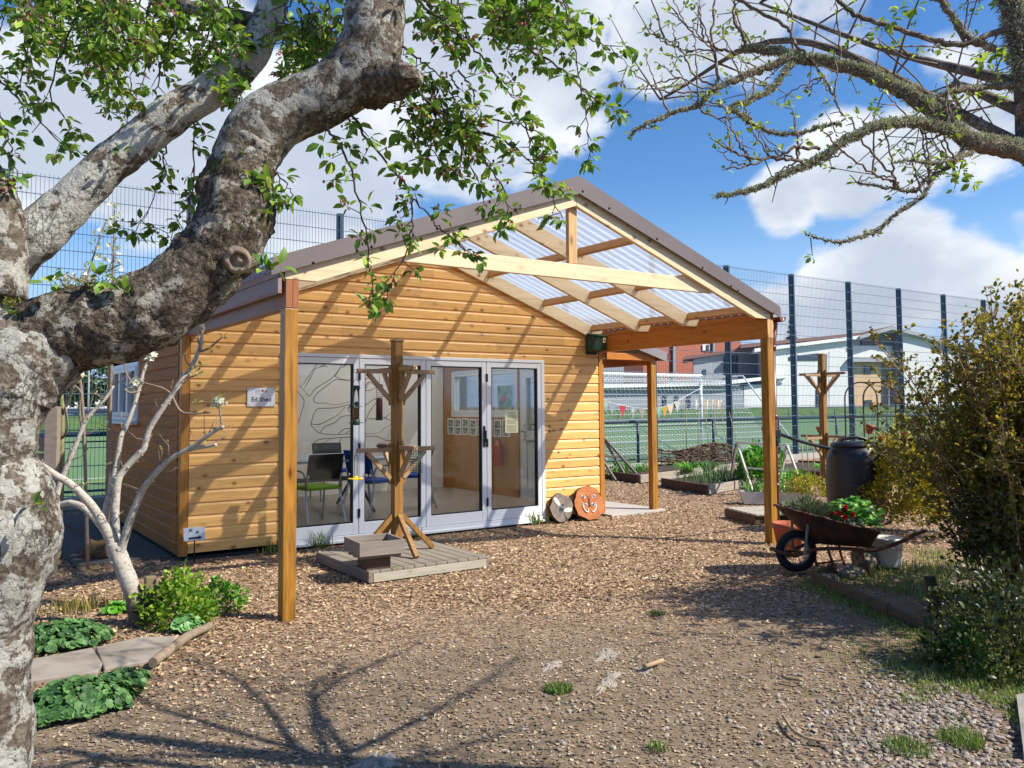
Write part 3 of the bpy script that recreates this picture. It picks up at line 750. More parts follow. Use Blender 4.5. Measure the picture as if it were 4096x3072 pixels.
# loose stones: dense gravel patch lower right, scattered elsewhere
STONE = None
def stonemat(name, cols):
    t = NT(name); r = t.rnd(); o = t.obj(); n = len(cols)
    c = t.ramp(r, [((i+.5)/n, H(k)) for i, k in enumerate(cols)])
    c = t.mix(t.math('MULTIPLY', t.noise(o, 60, 4), .4), c, H('#6b6258'))
    return t.done(t.pbr(c, .85, t.bump(t.noise(o, 130, 4), .3, .003), spec=.25))
M_STONE = stonemat('pebbles', ['#6b635a', '#8f857a', '#82766a', '#a89d90', '#958474', '#b3aa9e'])
bm = bmesh.new(); bmesh.ops.create_icosphere(bm, subdivisions=1, radius=1.0); IV = [v.co.copy() for v in bm.verts]; IF = [tuple(v.index for v in f.verts) for f in bm.faces]; bm.free()
def pebble(mb, x, y, z, s, rnd):
    R_ = Matrix.Rotation(rnd.uniform(0, 6.28), 3, 'Z') @ Matrix.Rotation(rnd.uniform(-.4, .4), 3, 'X'); e = (rnd.uniform(.8, 1.3), rnd.uniform(.6, 1), rnd.uniform(.4, .75)); sd = rnd.random()*50
    b = len(mb.v)
    for v in IV:
        k = 1+.45*noise.noise(v*1.1+V3((sd, sd, 0)))
        mb.v.append(R_ @ V3((v.x*e[0]*s*k, v.y*e[1]*s*k, v.z*e[2]*s*k))+V3((x, y, z)))
    for f in IF: mb.f.append(tuple(i+b for i in f)); mb.sm.append(False)
GC = gnd(1960, 1560); 
mb = MB()
for i in range(2600):
    a = rc.gauss(0, 1); b = rc.gauss(0, 1); x = GC.x+a*.52+b*.25; y = GC.y-.1+b*.38
    if rc.random() > 1.2-.35*math.hypot(a, b): continue
    s = rc.uniform(.007, .02); pebble(mb, x, y, gh(x, y)+s*.25, s, rc)
for x, y, r in sector(5200, 2.6, 9, -.05, 1.2, .7):
    if not outside(x, y) or bedness(x, y) or rc.random() < chipness(x, y)*.9: continue
    s = rc.choice((.004, .005, .007, .009, .012, .016)); pebble(mb, x, y, gh(x, y)+s*.2, s, rc)
kind(mb.obj('gravel', M_STONE), 'stuff')
# grass
M_GRASS = leafmat('grass blades', ['#3f5a1e', '#587a2b', '#6d8f35', '#86a145', '#9b9a50'], .5, .3)
def blade(mb, x, y, z, h, w, rnd, lean=.5):
    a = rnd.uniform(0, 6.28); l = rnd.uniform(0, lean)*h; dx, dy = math.cos(a)*l, math.sin(a)*l; wx, wy = -math.sin(a)*w/2, math.cos(a)*w/2
    b = len(mb.v)
    mb.v.extend([V3((x-wx, y-wy, z)), V3((x+wx, y+wy, z)), V3((x+dx*.4+wx*.8, y+dy*.4+wy*.8, z+h*.6)), V3((x+dx*.4-wx*.8, y+dy*.4-wy*.8, z+h*.6)), V3((x+dx, y+dy, z+h*.95))])
    mb.f.extend([(b, b+1, b+2, b+3), (b+3, b+2, b+4)]); mb.sm.extend([True, True])
mb = MB()
C0 = gnd(2190, 1480)
for i in range(9000):                  # verge at the right edge
    x = C0.x+rc.gauss(0, .5)+.1; y = C0.y+rc.gauss(0, .4)
    if noise.noise(V3((x*3, y*3, 4))) < -.25+.8*max(0, (C0.x-.25-x)): continue
    blade(mb, x, y, gh(x, y), rc.uniform(.02, .055), .004, rc, .9)
for i in range(16000):                 # bed behind the timber edging
    x = rc.uniform(3.3, 6.6); y = rc.uniform(-7, -3.9)
    if not bedness(x, y) or noise.noise(V3((x*1.4, y*1.4, 9)))+.3*noise.noise(V3((x*5, y*5, 2))) < -.02: continue
    blade(mb, x, y, gh(x, y), rc.uniform(.03, .085), .0045, rc, .8)
for i in range(2500):                  # thin grass along the outer side of the edging
    t_ = rc.random(); x = 4.18+(3.25-4.18)*t_-abs(rc.gauss(0, .14)); y = -4.28+(-6.0+4.28)*t_+rc.gauss(0, .08)
    blade(mb, x, y, gh(x, y), rc.uniform(.015, .045), .004, rc, .9)
kind(mb.obj('grass', M_GRASS), 'stuff')
GT = [((1206, 1490), .075, 700, .035, 'round green grass tuft in the middle of the bare foreground soil'), ((1420, 1325), .06, 160, .03, 'sparse grass tuft at the edge of the bush shadow'), ((1960, 1618), .10, 260, .05, 'thin grass tuft among the gravel lower right'),
      ((2075, 1600), .10, 300, .06, 'grass tuft beside the gravel near the paving edge'), ((1420, 1615), .05, 80, .04, 'tiny yellowish tuft low in the foreground'), ((2050, 1430), .09, 240, .05, 'ragged grass tuft by the gravel and grass verge')]
M_TUFT = leafmat('tuft grass', ['#3f5f20', '#50752a', '#658634', '#8f9450'], .5, .3)
for (v, u), rad, n, h, lab in GT:
    P = gnd(v, u); mb = MB()
    for i in range(n):
        a = rc.random()*6.28; q = rad*math.sqrt(rc.random()); blade(mb, P.x+q*math.cos(a), P.y+q*math.sin(a), -.005, h*rc.uniform(.5, 1.2), .004, rc, .9)
    tag(mb.obj('grass_tuft', M_TUFT), lab, 'grass tuft', 'grass tufts in the open ground')
# weeds along the door sill
for (v, u), n, h, lab in (((690, 1168), 60, .2, 'grass clump against the sill of the first glass door'), ((895, 1140), 40, .14, 'small grass clump at the sill behind the bird table'), ((1165, 1122), 26, .16, 'broad leaved weed beside the grey log slice'), ((585, 1188), 24, .14, 'wispy grass at the foot of the wall behind the post')):
    P = onY(v, u, -.1); P.z = 0; mb = MB()
    for i in range(n): blade(mb, P.x+rc.gauss(0, .07), P.y+rc.gauss(0, .02), 0, h*rc.uniform(.4, 1.2), .007 if n > 30 else .016, rc, 1.1)
    tag(mb.obj('weed_clump', M_TUFT), lab, 'weeds', 'weeds along the shed sill')
# flat stones, rubble, sticks
M_CONC = plain('weathered concrete', '#9a958c', .9, 0, .25, nscale=5, col2='#7b756b', bump=.3)
M_RUBBLE = plain('pale broken mortar', '#9c9183', .95, 0, .2, nscale=9, col2='#8d8377', bump=.4)
def patch(name, c, rx, ry, h, mat, lab, cat, seed, group=None, n=44, rzz=0.0):
    mb = MB(); ring = []; top = []
    for k in range(n):
        a = 2*PI*k/n; q = 1+.6*noise.noise(V3((math.cos(a)*1.3, math.sin(a)*1.3, seed)))+.45*noise.noise(V3((math.cos(a)*4, math.sin(a)*4, seed)))
        x, y = rx*q*math.cos(a), ry*q*math.sin(a); x, y = x*math.cos(rzz)-y*math.sin(rzz), x*math.sin(rzz)+y*math.cos(rzz)
        ring.append((x, y))
    m = 9; vs = []
    for j in range(m+1):
        f = 1.25*(1-j/m)+.002
        for x, y in ring:
            X, Y = c[0]+x*f, c[1]+y*f; vs.append((X, Y, gh(X, Y)+h*1.6*(1-f*f)+h*1.5*noise.noise(V3((X*26, Y*26, seed)))+h*.8*noise.noise(V3((X*70, Y*70, seed)))-.001))
    mb.add(vs, [(j*n+k, j*n+(k+1) % n, (j+1)*n+(k+1) % n, (j+1)*n+k) for j in range(m) for k in range(n)])
    return tag(mb.obj(name, mat), lab, cat, group)
P = gnd(800, 1645); patch('flat_stone', P, .14, .09, .012, M_CONC, 'flat grey stone set in the soil at the bottom of the picture', 'stone', 3, rzz=.5)
for i, ((v, u), rx, ry, lab) in enumerate((((1310, 1412), .10, .06, 'pale mortar patch furthest back in the soil'), ((1190, 1437), .08, .035, 'pale mortar patch left of the others'), ((1320, 1464), .17, .035, 'long pale mortar streak beside the grass tuft'), ((1395, 1440), .07, .03, 'small pale mortar patch under the split stick'))):
    P = gnd(v, u); patch('mortar_patch', P, rx*1.3, ry*1.4, .007, M_RUBBLE, lab, 'rubble', i+11, 'pale mortar patches in the bare soil', rzz=.6)
M_STICK = wood('dry stick', '#a98f6c', 'x', knot=0, rough=.8, dark=.6)
def stick(vs_, rad, lab, z=.02):
    P = [gnd(v, u)+V3((0, 0, z)) for v, u in vs_]; mb = MB(); mb.tube(catmull(P, 4), rad, 6, rough=.25, rs=40); tag(mb.obj('stick', M_STICK), lab, 'stick')
stick([(1392, 1448), (1432, 1434)], .014, 'short split stick lying on the pale mortar patch')
stick([(1693, 1556), (1712, 1585), (1745, 1605), (1790, 1611)], .007, 'thin bent twig at the edge of the gravel')
stick([(1690, 1470), (1735, 1478)], .010, 'flat bit of bark on bare soil left of the grass verge')
# paving corner on the far right, flagstones on the left
mb = MB(); a, b = gnd(2196, 1513), gnd(2212, 1640); mb.slab([a, a+V3((.9, -.25, 0)), b+V3((.9, -.4, 0)), b], (0, 0, .03)); tag(mb.obj('paving_slab', M_CONC), 'grey paving slab cut off by the right edge of the picture', 'slab')
M_FLAG = plain('worn flagstone', '#9b9083', .85, 0, .15, nscale=4, col2='#837868', bump=.25)
for q, lab in (([(40, 1428), (200, 1398), (222, 1432), (210, 1450), (40, 1472)], 'left flagstone beside the big apple trunk'), ([(207, 1397), (300, 1376), (382, 1373), (372, 1395), (330, 1425), (225, 1443)], 'right flagstone by the round log edging')):
    mb = MB(); mb.slab([gnd(v, u, .02) for v, u in q][::-1], (0, 0, -.06)); tag(mb.obj('flagstone', M_FLAG, None, .008), lab, 'flagstone', 'flagstones on the left')
P = [gnd(v, u, .03) for v, u in ((330, 1432), (365, 1405), (410, 1372), (455, 1352))]
mb = MB(); mb.tube(catmull(P, 5), [.026, .028, .03, .03, .032, .03, .03, .033, .03, .03, .028, .028, .028, .027, .027, .026], 10, rough=.15, rs=12); tag(mb.obj('log_edging', wood('grey log', '#8d7d68', 'x', knot=.1, rough=.85, dark=.6)), 'round grey log edging beside the right flagstone', 'edging')
# timber edging of the planted bed on the right
M_EDGE = wood('old edging board', '#6a5745', 'y', knot=.2, rough=.85, dark=.55)
a, b, c = V3((4.18, -4.28, 0)), V3((3.62, -5.30, 0)), V3((3.28, -5.95, 0))
ed = thing('bed_edging', 'old brown timber board edging the grassy bed on the right', 'edging', tuple(a))
mb = MB(); mb.bar(a+V3((0, 0, .03)), b+V3((0, 0, .03)), .03, .10); mb.obj('board', M_EDGE, ed, .004)
mb = MB(); mb.bar(b+V3((.0, -.004, .025)), c+V3((0, 0, .02)), .028, .09); mb.obj('board', M_EDGE, ed, .004)
mb = MB(); mb.bar(a+V3((-.0, .005, .035)), a+V3((.5, .12, .03)), .028, .09); mb.obj('board', M_EDGE, ed, .004)
def rock(v, u, size, lab, seed, dz=.3):
    P = gnd(v, u); mb = MB(); mb.blob((P.x, P.y, size[2]*dz), size, seed, .45, 1.1, 3, False); return tag(mb.obj('rock', plain('field stone '+str(seed), '#8b7f70', .9, 0, .3, nscale=14, col2='#5f574c', bump=.4)), lab, 'rock', 'rocks beside the wheelbarrow')
rock(1868, 1222, (.16, .12, .13), 'rounded brown rock leaning on the white bucket', 5)
rock(1842, 1243, (.15, .10, .06), 'low flat rock in front of the rounded one', 8)
rock(1790, 1254, (.09, .06, .045), 'small rock at the corner of the bed edging', 2)
# concrete slab at the porch
mb = MB(); mb.slab([(5.57, -.16, .02), (6.62, -.13, .02), (6.6, 1.15, .02), (5.57, 1.15, .02)], (0, 0, -.08)); tag(mb.obj('porch_slab', plain('light concrete', '#b3aea6', .85, 0, .1, nscale=3, bump=.15), None, .006), 'pale concrete slab under the side porch', 'slab')
mb = MB(); mb.box((-.9, .25, -.02), (-.02, 4.6, .012)); kind(mb.obj('path', plain('grey gravel strip', '#6b665f', .95, 0, .4, nscale=30, col2='#47423c', bump=.8)), 'structure')
mb = MB(); mb.bar((-.62, 3.5, .02), (-.5, .15, .02), .03, .05); tag(mb.obj('path_edging', M_EDGE), 'thin timber strip edging the gravel beside the shaded shed wall', 'edging')
# ------------------------------------------------------------------ deck, bird tables, signs, log slices
M_DECKT = wood('weathered deck board', '#8f8270', 'y', var=.16, knot=.25, rough=.8, dark=.62, grey='#8d8a84', greyamt=.5)
M_DECKS = wood('sunlit toned deck side', '#b9ad9d', 'x', var=.08, knot=.3, rough=.85, dark=.75, grey='#9ea08c', greyamt=.4)  # front board made paler, sunlight on that face put into its colour
M_DECKL = wood('weathered shade toned deck side', '#8b7a6c', 'y', var=.1, knot=.3, rough=.85, dark=.65)  # darker copy, the left side's shade put into its colour
M_GREYW = wood('grey weathered wood', '#8a7b70', 'x', var=.12, knot=.3, rough=.85, dark=.62, grey='#a09a94', greyamt=.35)
dk = thing('deck_platform', 'low square wooden deck platform under the bird table in front of the glass doors', 'deck', (1.68, -1.49, 0))
X0, X1, Y0, Y1 = 1.065, 2.30, -2.10, -.90
n = 11; w = (X1-X0)/n
for i in range(n):
    mb = MB(); mb.box((X0+w*i+.003, Y0+.004, .074), (X0+w*(i+1)-.004, Y1, .098)); mb.obj('deck_board', M_DECKT, dk, .003)
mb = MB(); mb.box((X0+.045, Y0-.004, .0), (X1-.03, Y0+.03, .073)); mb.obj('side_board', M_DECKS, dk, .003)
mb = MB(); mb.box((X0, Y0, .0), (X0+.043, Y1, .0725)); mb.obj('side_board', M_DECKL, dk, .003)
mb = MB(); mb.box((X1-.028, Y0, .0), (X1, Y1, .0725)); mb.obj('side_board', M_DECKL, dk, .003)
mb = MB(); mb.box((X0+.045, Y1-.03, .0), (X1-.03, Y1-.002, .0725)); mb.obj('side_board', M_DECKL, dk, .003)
# planter tray on its block
pt = thing('planter_box', 'square grey weathered wooden planter tray on a short block on the deck', 'planter', (1.2, -1.93, .1), rz=-.10)
mb = MB(); c = V3((1.2, -1.93, 0))
def pbx(x0, y0, z0, x1, y1, z1): return ((c.x+x0, c.y+y0, z0), (c.x+x1, c.y+y1, z1))
for q in ((-.21, -.215, .232, .21, -.193, .35), (-.21, .193, .232, .21, .215, .35), (-.21, -.192, .232, -.188, .192, .35), (.188, -.192, .232, .21, .192, .35)):
    mb = MB(); mb.box(*pbx(*q)); mb.obj('side_board', M_GREYW, pt, .003)
mb = MB(); mb.box(*pbx(-.187, -.192, .24, .187, .192, .26)); mb.obj('base_board', M_GREYW, pt)
for y in (-.16, .10):
    mb = MB(); mb.box(*pbx(-.19, y, .202, .19, y+.06, .231)); mb.obj('batten', M_GREYW, pt, .003)
mb = MB(); mb.box(*pbx(-.115, -.125, .099, .105, .125, .201)); mb.obj('block', wood('dark wood block', '#67503f', 'x', knot=.2, rough=.85, dark=.6), pt, .005)
# bird tables
M_BT = wood('bird table wood', '#a07439', 'z', var=.12, knot=.5, rough=.5, dark=.5, grain=.7)
M_BTX = wood('bird table arm', '#a98454', 'x', var=.14, knot=.35, rough=.65, dark=.6, grey='#a99a86', greyamt=.5)
def bird_table(P, zt, zu, zl, zb, brace, label, arm=.42):
    r = thing('bird_table', label, 'bird table', (P[0], P[1], zb), 'tall wooden bird tables')
    x, y = P[0], P[1]
    mb = MB(); mb.box((x-.045, y-.045, zb), (x+.045, y+.045, zt-.012)); mb.obj('post', M_BT, r, .004)
    mb = MB(); mb.box((x-.055, y-.055, zt-.0115), (x+.055, y+.055, zt+.008)); mb.obj('post_cap', M_BTX, r, .003)
    for zz in (zu, zl):
        for k, (dx, dy) in enumerate(((1, 0), (-1, 0), (0, 1), (0, -1))):
            D = V3((dx, dy, 0)); N = V3((-dy, dx, 0)); B = V3((x, y, 0)); off = N*(.0)
            zc = zz+(.012 if dy else -.012)
            mb = MB(); p = B+D*.056+off; mb.bar(p+V3((0, 0, zc-.33)), p+V3((0, 0, zc+.06)), .02, .06, up=(dx, dy, 0)); mb.obj('bracket_plate', M_BT, r, .003)
            L = arm*(1 if dx else .92)
            mb = MB(); mb.bar(B+D*.067+V3((0, 0, zc)), B+D*L+V3((0, 0, zc)), .042, .042); mb.obj('arm', M_BTX, r, .003)
            mb = MB(); mb.bar(B+D*.07+V3((0, 0, zc-.28)), B+D*(L*.74)+V3((0, 0, zc-.022)), .036, .04); mb.obj('diagonal_brace', M_BTX, r, .003)
            mb = MB(); e = B+D*(L+.018)+V3((0, 0, zc)); mb.tube([e+D*.016*math.cos(a)+V3((0, 0, .016*math.sin(a))) for a in [2*PI*i/10 for i in range(10)]], .0028, 5); mb.obj('hook', M_CHROME, r)
    if brace:
        for dx, dy in ((1, 0), (-1, 0), (0, 1), (0, -1)):
            D = V3((dx, dy, 0)); B = V3((x, y, 0))
            mb = MB(); mb.bar(B+D*.05+V3((0, 0, zb+.36)), B+D*.40+V3((0, 0, zb+.012)), .045, .045); mb.obj('foot_brace', M_BT, r, .003)
    return r
S1 = (1.68, -1.42)
ZU, ZL = zat(800, S1), zat(968, S1)
bird_table(S1, zat(735, S1), ZU, ZL, .099, True, 'tall wooden bird table on the deck hung with feeders')
S2 = at(1781, 1000, 13.6)
bird_table((S2.x, S2.y), zat(765, S2), zat(809, S2), zat(944, S2), 0.0, False, 'tall wooden bird table behind the black water butt', .46)
# feeders
M_GREENP = plain('dark green plastic', '#1d3f2f', .4, 0, .2)
M_CLEAR = glassmat('clear feeder tube', (.86, .88, .86, 1), 1.2)
M_SEED = plain('mixed seed', '#b48a66', .8, 0, .4, nscale=120, col2='#6b4a35'); M_NUT = plain('peanuts', '#6e3c2c', .7, 0, .4, nscale=90, col2='#47231a')
M_WIRE = plain('thin wire', '#55585a', .35, .8); M_YEL = plain('yellow plastic', '#e2b714', .4)
def hang(name, lab, P, u0): return thing(name, lab, 'bird feeder', (P[0], P[1], P[2]), 'feeders hung on the front bird table')
def wireto(mb, a, b): mb.tube([a, b], .0022, 5)
e = V3((S1[0]-.43, S1[1], ZU-.028))
f = thing('seed_feeder', 'clear tube seed feeder with green cap hanging from the upper left arm', 'bird feeder', tuple(e), 'feeders hung on the front bird table')
zt_, zb_ = zat(834, e), zat(916, e)
mb = MB(); wireto(mb, (e.x, e.y, e.z), (e.x, e.y, zt_+.06)); mb.tube(catmull([(e.x-.032, e.y, zt_-.02), (e.x-.03, e.y, zt_+.03), (e.x, e.y, zt_+.065), (e.x+.03, e.y, zt_+.03), (e.x+.032, e.y, zt_-.02)], 4), .002, 5); mb.obj('wire_handle', M_WIRE, f)
mb = MB(); mb.lathe([(.036, 0), (.038, .005), (.036, .03), (.03, .036)], (e.x, e.y, zt_-.03), 16); mb.obj('cap', M_GREENP, f)
mb = MB(); mb.lathe([(.031, 0), (.031, zt_-zb_-.075)], (e.x, e.y, zb_+.045), 16); mb.obj('tube', M_CLEAR, f)
mb = MB(); mb.lathe([(.027, 0), (.027, .10), (.02, .112)], (e.x, e.y, zb_+.046), 14); mb.obj('seed', M_SEED, f)
mb = MB(); mb.lathe([(.03, 0), (.036, .004), (.036, .05), (.032, .054)], (e.x, e.y, zb_-.01), 16); mb.tube([(e.x-.075, e.y, zb_+.012), (e.x+.075, e.y, zb_+.012)], .004, 6); mb.obj('base', M_GREENP, f)
mb = MB(); mb.lathe([(.02, 0), (.024, .01), (.02, .02)], (e.x-.012, e.y-.03, zb_+.19), 12, axis=(-.2, -1, 0)); mb.tube([(e.x-.06, e.y, zb_+.165), (e.x+.06, e.y, zb_+.165)], .0035, 6); mb.obj('feeding_port', M_GREENP, f)
e = V3((S1[0], S1[1]+.39, ZU-.012))
f = thing('nut_feeder', 'wire mesh peanut feeder half full of dark nuts hanging behind the post', 'bird feeder', tuple(e), 'feeders hung on the front bird table')
zt_, zb_ = zat(830, e), zat(907, e)
mb = MB(); wireto(mb, (e.x, e.y, e.z), (e.x, e.y, zt_)); mb.obj('wire_handle', M_WIRE, f)
mb = MB()
for k in range(14):
    a = 2*PI*k/14; mb.tube([(e.x+.033*math.cos(a), e.y+.033*math.sin(a), zb_+.02), (e.x+.033*math.cos(a), e.y+.033*math.sin(a), zt_-.02)], .0012, 4)
for k in range(16):
    z = zb_+.02+(zt_-zb_-.04)*k/15; mb.tube([(e.x+.033*math.cos(a), e.y+.033*math.sin(a), z) for a in [2*PI*i/12 for i in range(13)]], .001, 4)
mb.obj('wire_cage', M_WIRE, f)
mb = MB(); mb.lathe([(.03, 0), (.03, (zt_-zb_)*.52), (.02, (zt_-zb_)*.56)], (e.x, e.y, zb_+.02), 14); mb.obj('nuts', M_NUT, f)
mb = MB(); mb.lathe([(.036, 0), (.036, .022)], (e.x, e.y, zt_-.022), 16); mb.obj('cap', M_GREENP, f)
mb = MB(); mb.lathe([(.036, 0), (.036, .025)], (e.x, e.y, zb_-.005), 16); mb.obj('base', M_GREENP, f)
e = V3((S1[0]-.43, S1[1], ZL-.028))
f = thing('nectar_feeder', 'clear tube feeder with a yellow flower shaped base hanging from the lower left arm', 'bird feeder', tuple(e), 'feeders hung on the front bird table')
zt_, zb_ = zat(982, e), zat(1034, e)
mb = MB(); wireto(mb, (e.x, e.y, e.z), (e.x, e.y, zt_)); mb.obj('wire_handle', M_WIRE, f)
mb = MB(); mb.lathe([(.014, 0), (.016, .01), (.016, zt_-zb_-.03), (.008, zt_-zb_-.015)], (e.x, e.y, zb_+.015), 12); mb.obj('tube', M_CLEAR, f)
mb = MB(); mb.lathe([(.062, 0), (.068, .005), (.06, .012), (.018, .016), (.016, .035)], (e.x, e.y, zb_-.008), 20)
for k in range(5): a = 2*PI*k/5; mb.lathe([(.02, 0), (.023, .006), (.02, .012)], (e.x+.055*math.cos(a), e.y+.055*math.sin(a), zb_-.006), 12)
mb.obj('base', M_YEL, f)
e = V3((S1[0], S1[1]-.40, ZL-.012))
f = thing('suet_cage', 'square green wire suet cage hanging from the lower front arm', 'bird feeder', tuple(e), 'feeders hung on the front bird table')
zt_, zb_ = zat(976, e), zat(1021, e); hw = .055
mb = MB()
for k in range(8):
    x = e.x-hw+2*hw*k/7
    for y in (e.y-.018, e.y+.018): mb.tube([(x, y, zb_), (x, y, zt_)], .0016, 4)
for k in range(10):
    z = zb_+(zt_-zb_)*k/9; mb.tube([(e.x-hw, e.y-.018, z), (e.x+hw, e.y-.018, z), (e.x+hw, e.y+.018, z), (e.x-hw, e.y+.018, z), (e.x-hw, e.y-.018, z)], .0016, 4)
mb.obj('wire_cage', plain('green coated wire', '#2f4a3c', .4, .3), f)
mb = MB(); wireto(mb, (e.x, e.y, e.z), (e.x-hw*.6, e.y, zt_)); wireto(mb, (e.x, e.y, e.z), (e.x+hw*.6, e.y, zt_)); mb.obj('wire_handle', M_WIRE, f)
e = V3((S1[0]-.16, S1[1], ZL+.012)); mb = MB(); mb.lathe([(.02, 0), (.05, .008), (.058, .022), (.05, .012), (.01, .006)], tuple(e), 16); tag(mb.obj('seed_dish', M_WIRE), 'small dark metal dish on the lower left arm of the bird table', 'dish')
# log slices leaning on the wall
M_LOGG = plain('grey sawn wood', '#8d8075', .85, 0, .25, nscale=9, col2='#6c6057', bump=.3); M_LOGR = plain('orange sawn wood', '#c07a48', .8, 0, .2, nscale=8, col2='#a5602f', bump=.3)
M_BARK = plain('log bark', '#4a3a2e', .95, 0, .3, nscale=14, bump=.8)
M_PWHITE = plain('white craft paint', '#dcd8cc', .7); M_PBLACK = plain('black craft paint', '#25221f', .7); M_PORG = plain('orange craft paint', '#b5622f', .7); M_PBLUE = plain('blue craft paint', '#5d7686', .7)
def logslice(c, rx, rzv, tilt, mat, lab, seed, yaw):
    r = thing('log_slice', lab, 'log slice', c, 'painted log slices against the shed wall')
    M = Matrix.Rotation(yaw, 3, 'Z') @ Matrix.Rotation(-tilt, 3, 'X'); o = V3((c[0], c[1], c[2]+rzv*.97))
    def P3(x, z, d=0.0): return o + M @ V3((x, -d, z))
    n = 44; mb = MB(); ring = []
    for k in range(n):
        a = 2*PI*k/n; q = 1+.20*noise.noise(V3((math.cos(a)*1.2, math.sin(a)*1.2, seed)))+.08*noise.noise(V3((math.cos(a)*4, math.sin(a)*4, seed)))
        ring.append((rx*q*math.cos(a), rzv*q*math.sin(a)))
    fr = [P3(x*.97, z*.97, .0) for x, z in ring]; bk = [P3(x, z, -.07) for x, z in ring]; ed = [P3(x, z, -.008) for x, z in ring]
    mb.add(fr+[P3(0, 0, 0)], [(k, (k+1) % n, n) for k in range(n)]); face = mb.obj('face', mat, r)
    mb = MB(); mb.add(fr+ed+bk, [(k, n+k, n+(k+1) % n, (k+1) % n) for k in range(n)]+[(n+k, 2*n+k, 2*n+(k+1) % n, n+(k+1) % n) for k in range(n)]+[tuple(range(2*n, 3*n))], True); mb.obj('bark', M_BARK, r)
    mb = MB()
    for q in (.25, .42, .58, .72, .85):
        Q = [P3(x*q, z*q, .0006) for x, z in ring]; mb.tube(Q+[Q[0]], .0008, 4, False)
    mb.obj('growth_ring', plain('ring line '+mat.name, '#7d6a5b' if mat is M_LOGG else '#a86a40', .9), r)
    return r, P3
def shape(r, P3, name, pts, d, mat, th=.0025):
    mb = MB(); mb.slab([P3(x, z, d) for x, z in pts], P3(0, 0, th)-P3(0, 0, 0)); return mb.obj(name, mat, r)
def ell(cx, cz, a, b, rot=0, n=18): return [(cx+a*math.cos(t)*math.cos(rot)-b*math.sin(t)*math.sin(rot), cz+a*math.cos(t)*math.sin(rot)+b*math.sin(t)*math.cos(rot)) for t in [2*PI*i/n for i in range(n)]]
r, P3 = logslice((4.70, -.17, 0), .165, .185, .28, M_LOGG, 'grey round log slice painted with a white winged bee', 2, -.25)
shape(r, P3, 'bee_wing', ell(-.055, .085, .065, .026, 2.15), .002, M_PWHITE); shape(r, P3, 'bee_wing', ell(.085, -.03, .062, .028, .12), .002, M_PWHITE)
shape(r, P3, 'bee_body', ell(.0, -.01, .05, .034, 1.0), .003, M_GREYMET); shape(r, P3, 'bee_stripe', ell(.0, -.01, .034, .010, 2.5), .0065, M_PBLACK); shape(r, P3, 'bee_stripe', ell(-.013, -.03, .028, .008, 2.5), .0065, M_PBLACK); shape(r, P3, 'bee_head', ell(.02, .035, .018, .016), .003, M_PBLACK)
mb = MB(); mb.slab([P3(.02, -.06, .001), P3(.045, -.175, .001), P3(.075, -.165, .001)], P3(0, 0, .001)-P3(0, 0, 0)); mb.obj('crack', M_PBLACK, r)
r, P3 = logslice((5.13, -.21, 0), .235, .222, .25, M_LOGR, 'orange log slice painted with a peacock butterfly', 5, -.2)
for s in (-1, 1):
    shape(r, P3, 'butterfly_wing', [(s*x, z) for x, z in ([(.010, .01), (.04, .015), (.075, .04), (.098, .085), (.09, .112), (.045, .095), (.016, .05)])][::s], .002, M_PORG)
    shape(r, P3, 'butterfly_wing', [(s*x, z) for x, z in ([(.010, -.005), (.035, -.09), (.06, -.10), (.085, -.05), (.078, .005), (.04, .01)])][::s], .002, M_PORG)
    mb = MB(); mb.tube(catmull([P3(s*x, z, .004) for x, z in ((.092, .012), (.098, -.03), (.088, -.07), (.06, -.108), (.036, -.115), (.02, -.075))], 4), [.004+.007*math.sin(PI*i/20) for i in range(21)], 6); mb.obj('wing_edge', M_PWHITE, r)
    for x, z, q, e in (((.078, .088, .017, .5)), ((.060, -.02, .017, -.6))):
        shape(r, P3, 'wing_eye', ell(s*x, z, q*1.75, q*1.2, s*e), .0048, M_PWHITE); shape(r, P3, 'wing_eye', ell(s*x, z, q, q), .0075, M_PBLACK); shape(r, P3, 'wing_eye', ell(s*x, z, q*.6, q*.6), .0102, M_PBLUE)
    mb = MB(); mb.tube([P3(s*.004, .05, .004), P3(s*.012, .085, .004), P3(s*.03, .12, .004)], .002, 4); mb.obj('antenna', M_PBLACK, r)
shape(r, P3, 'butterfly_body', ell(0, .0, .055, .010, PI/2), .0048, M_PBLACK)
# name plate on the wall
M_SIGN = plain('white sign board', '#dfe0e2', .4); M_TXT = plain('dark lettering', '#33343a', .6); M_RED = plain('red apple print', '#b03a3c', .6)
sg = thing('name_plate', 'white wall plate with a small logo and the words Ed Shed', 'sign', (.796, -.03, 1.617))
mb = MB(); mb.box((.648, -.036, 1.52), (.944, -.0285, 1.715)); mb.obj('plate', M_SIGN, sg, .002)
text('Ed Shed', .066, (.796, -.0367, 1.592), sg, M_TXT, bold=.0012)
for ch, x, z, a in (('G', .742, 1.677, .25), ('R', .771, 1.684, .1), ('W', .845, 1.676, -.2)): text(ch, .030, (x, -.0367, z), sg, M_TXT, (PI/2, -a, 0))
mb = MB(); mb.lathe([(.0135, 0), (.0135, .0008)], (.808, -.0363, 1.684), 16, axis=(0, -1, 0)); mb.obj('logo', M_RED, sg)
mb = MB(); mb.tube([(.796+.04*math.cos(a), -.0366, 1.667+.018*math.sin(a)) for a in [PI*1.15+PI*.7*i/8 for i in range(9)]], .0014, 4); mb.tube([(.796, -.0366, 1.65), (.796, -.0366, 1.63)], .0012, 4); mb.tube([(.79, -.0366, 1.636), (.796, -.0366, 1.628), (.802, -.0366, 1.636)], .0012, 4); mb.obj('logo', M_TXT, sg)
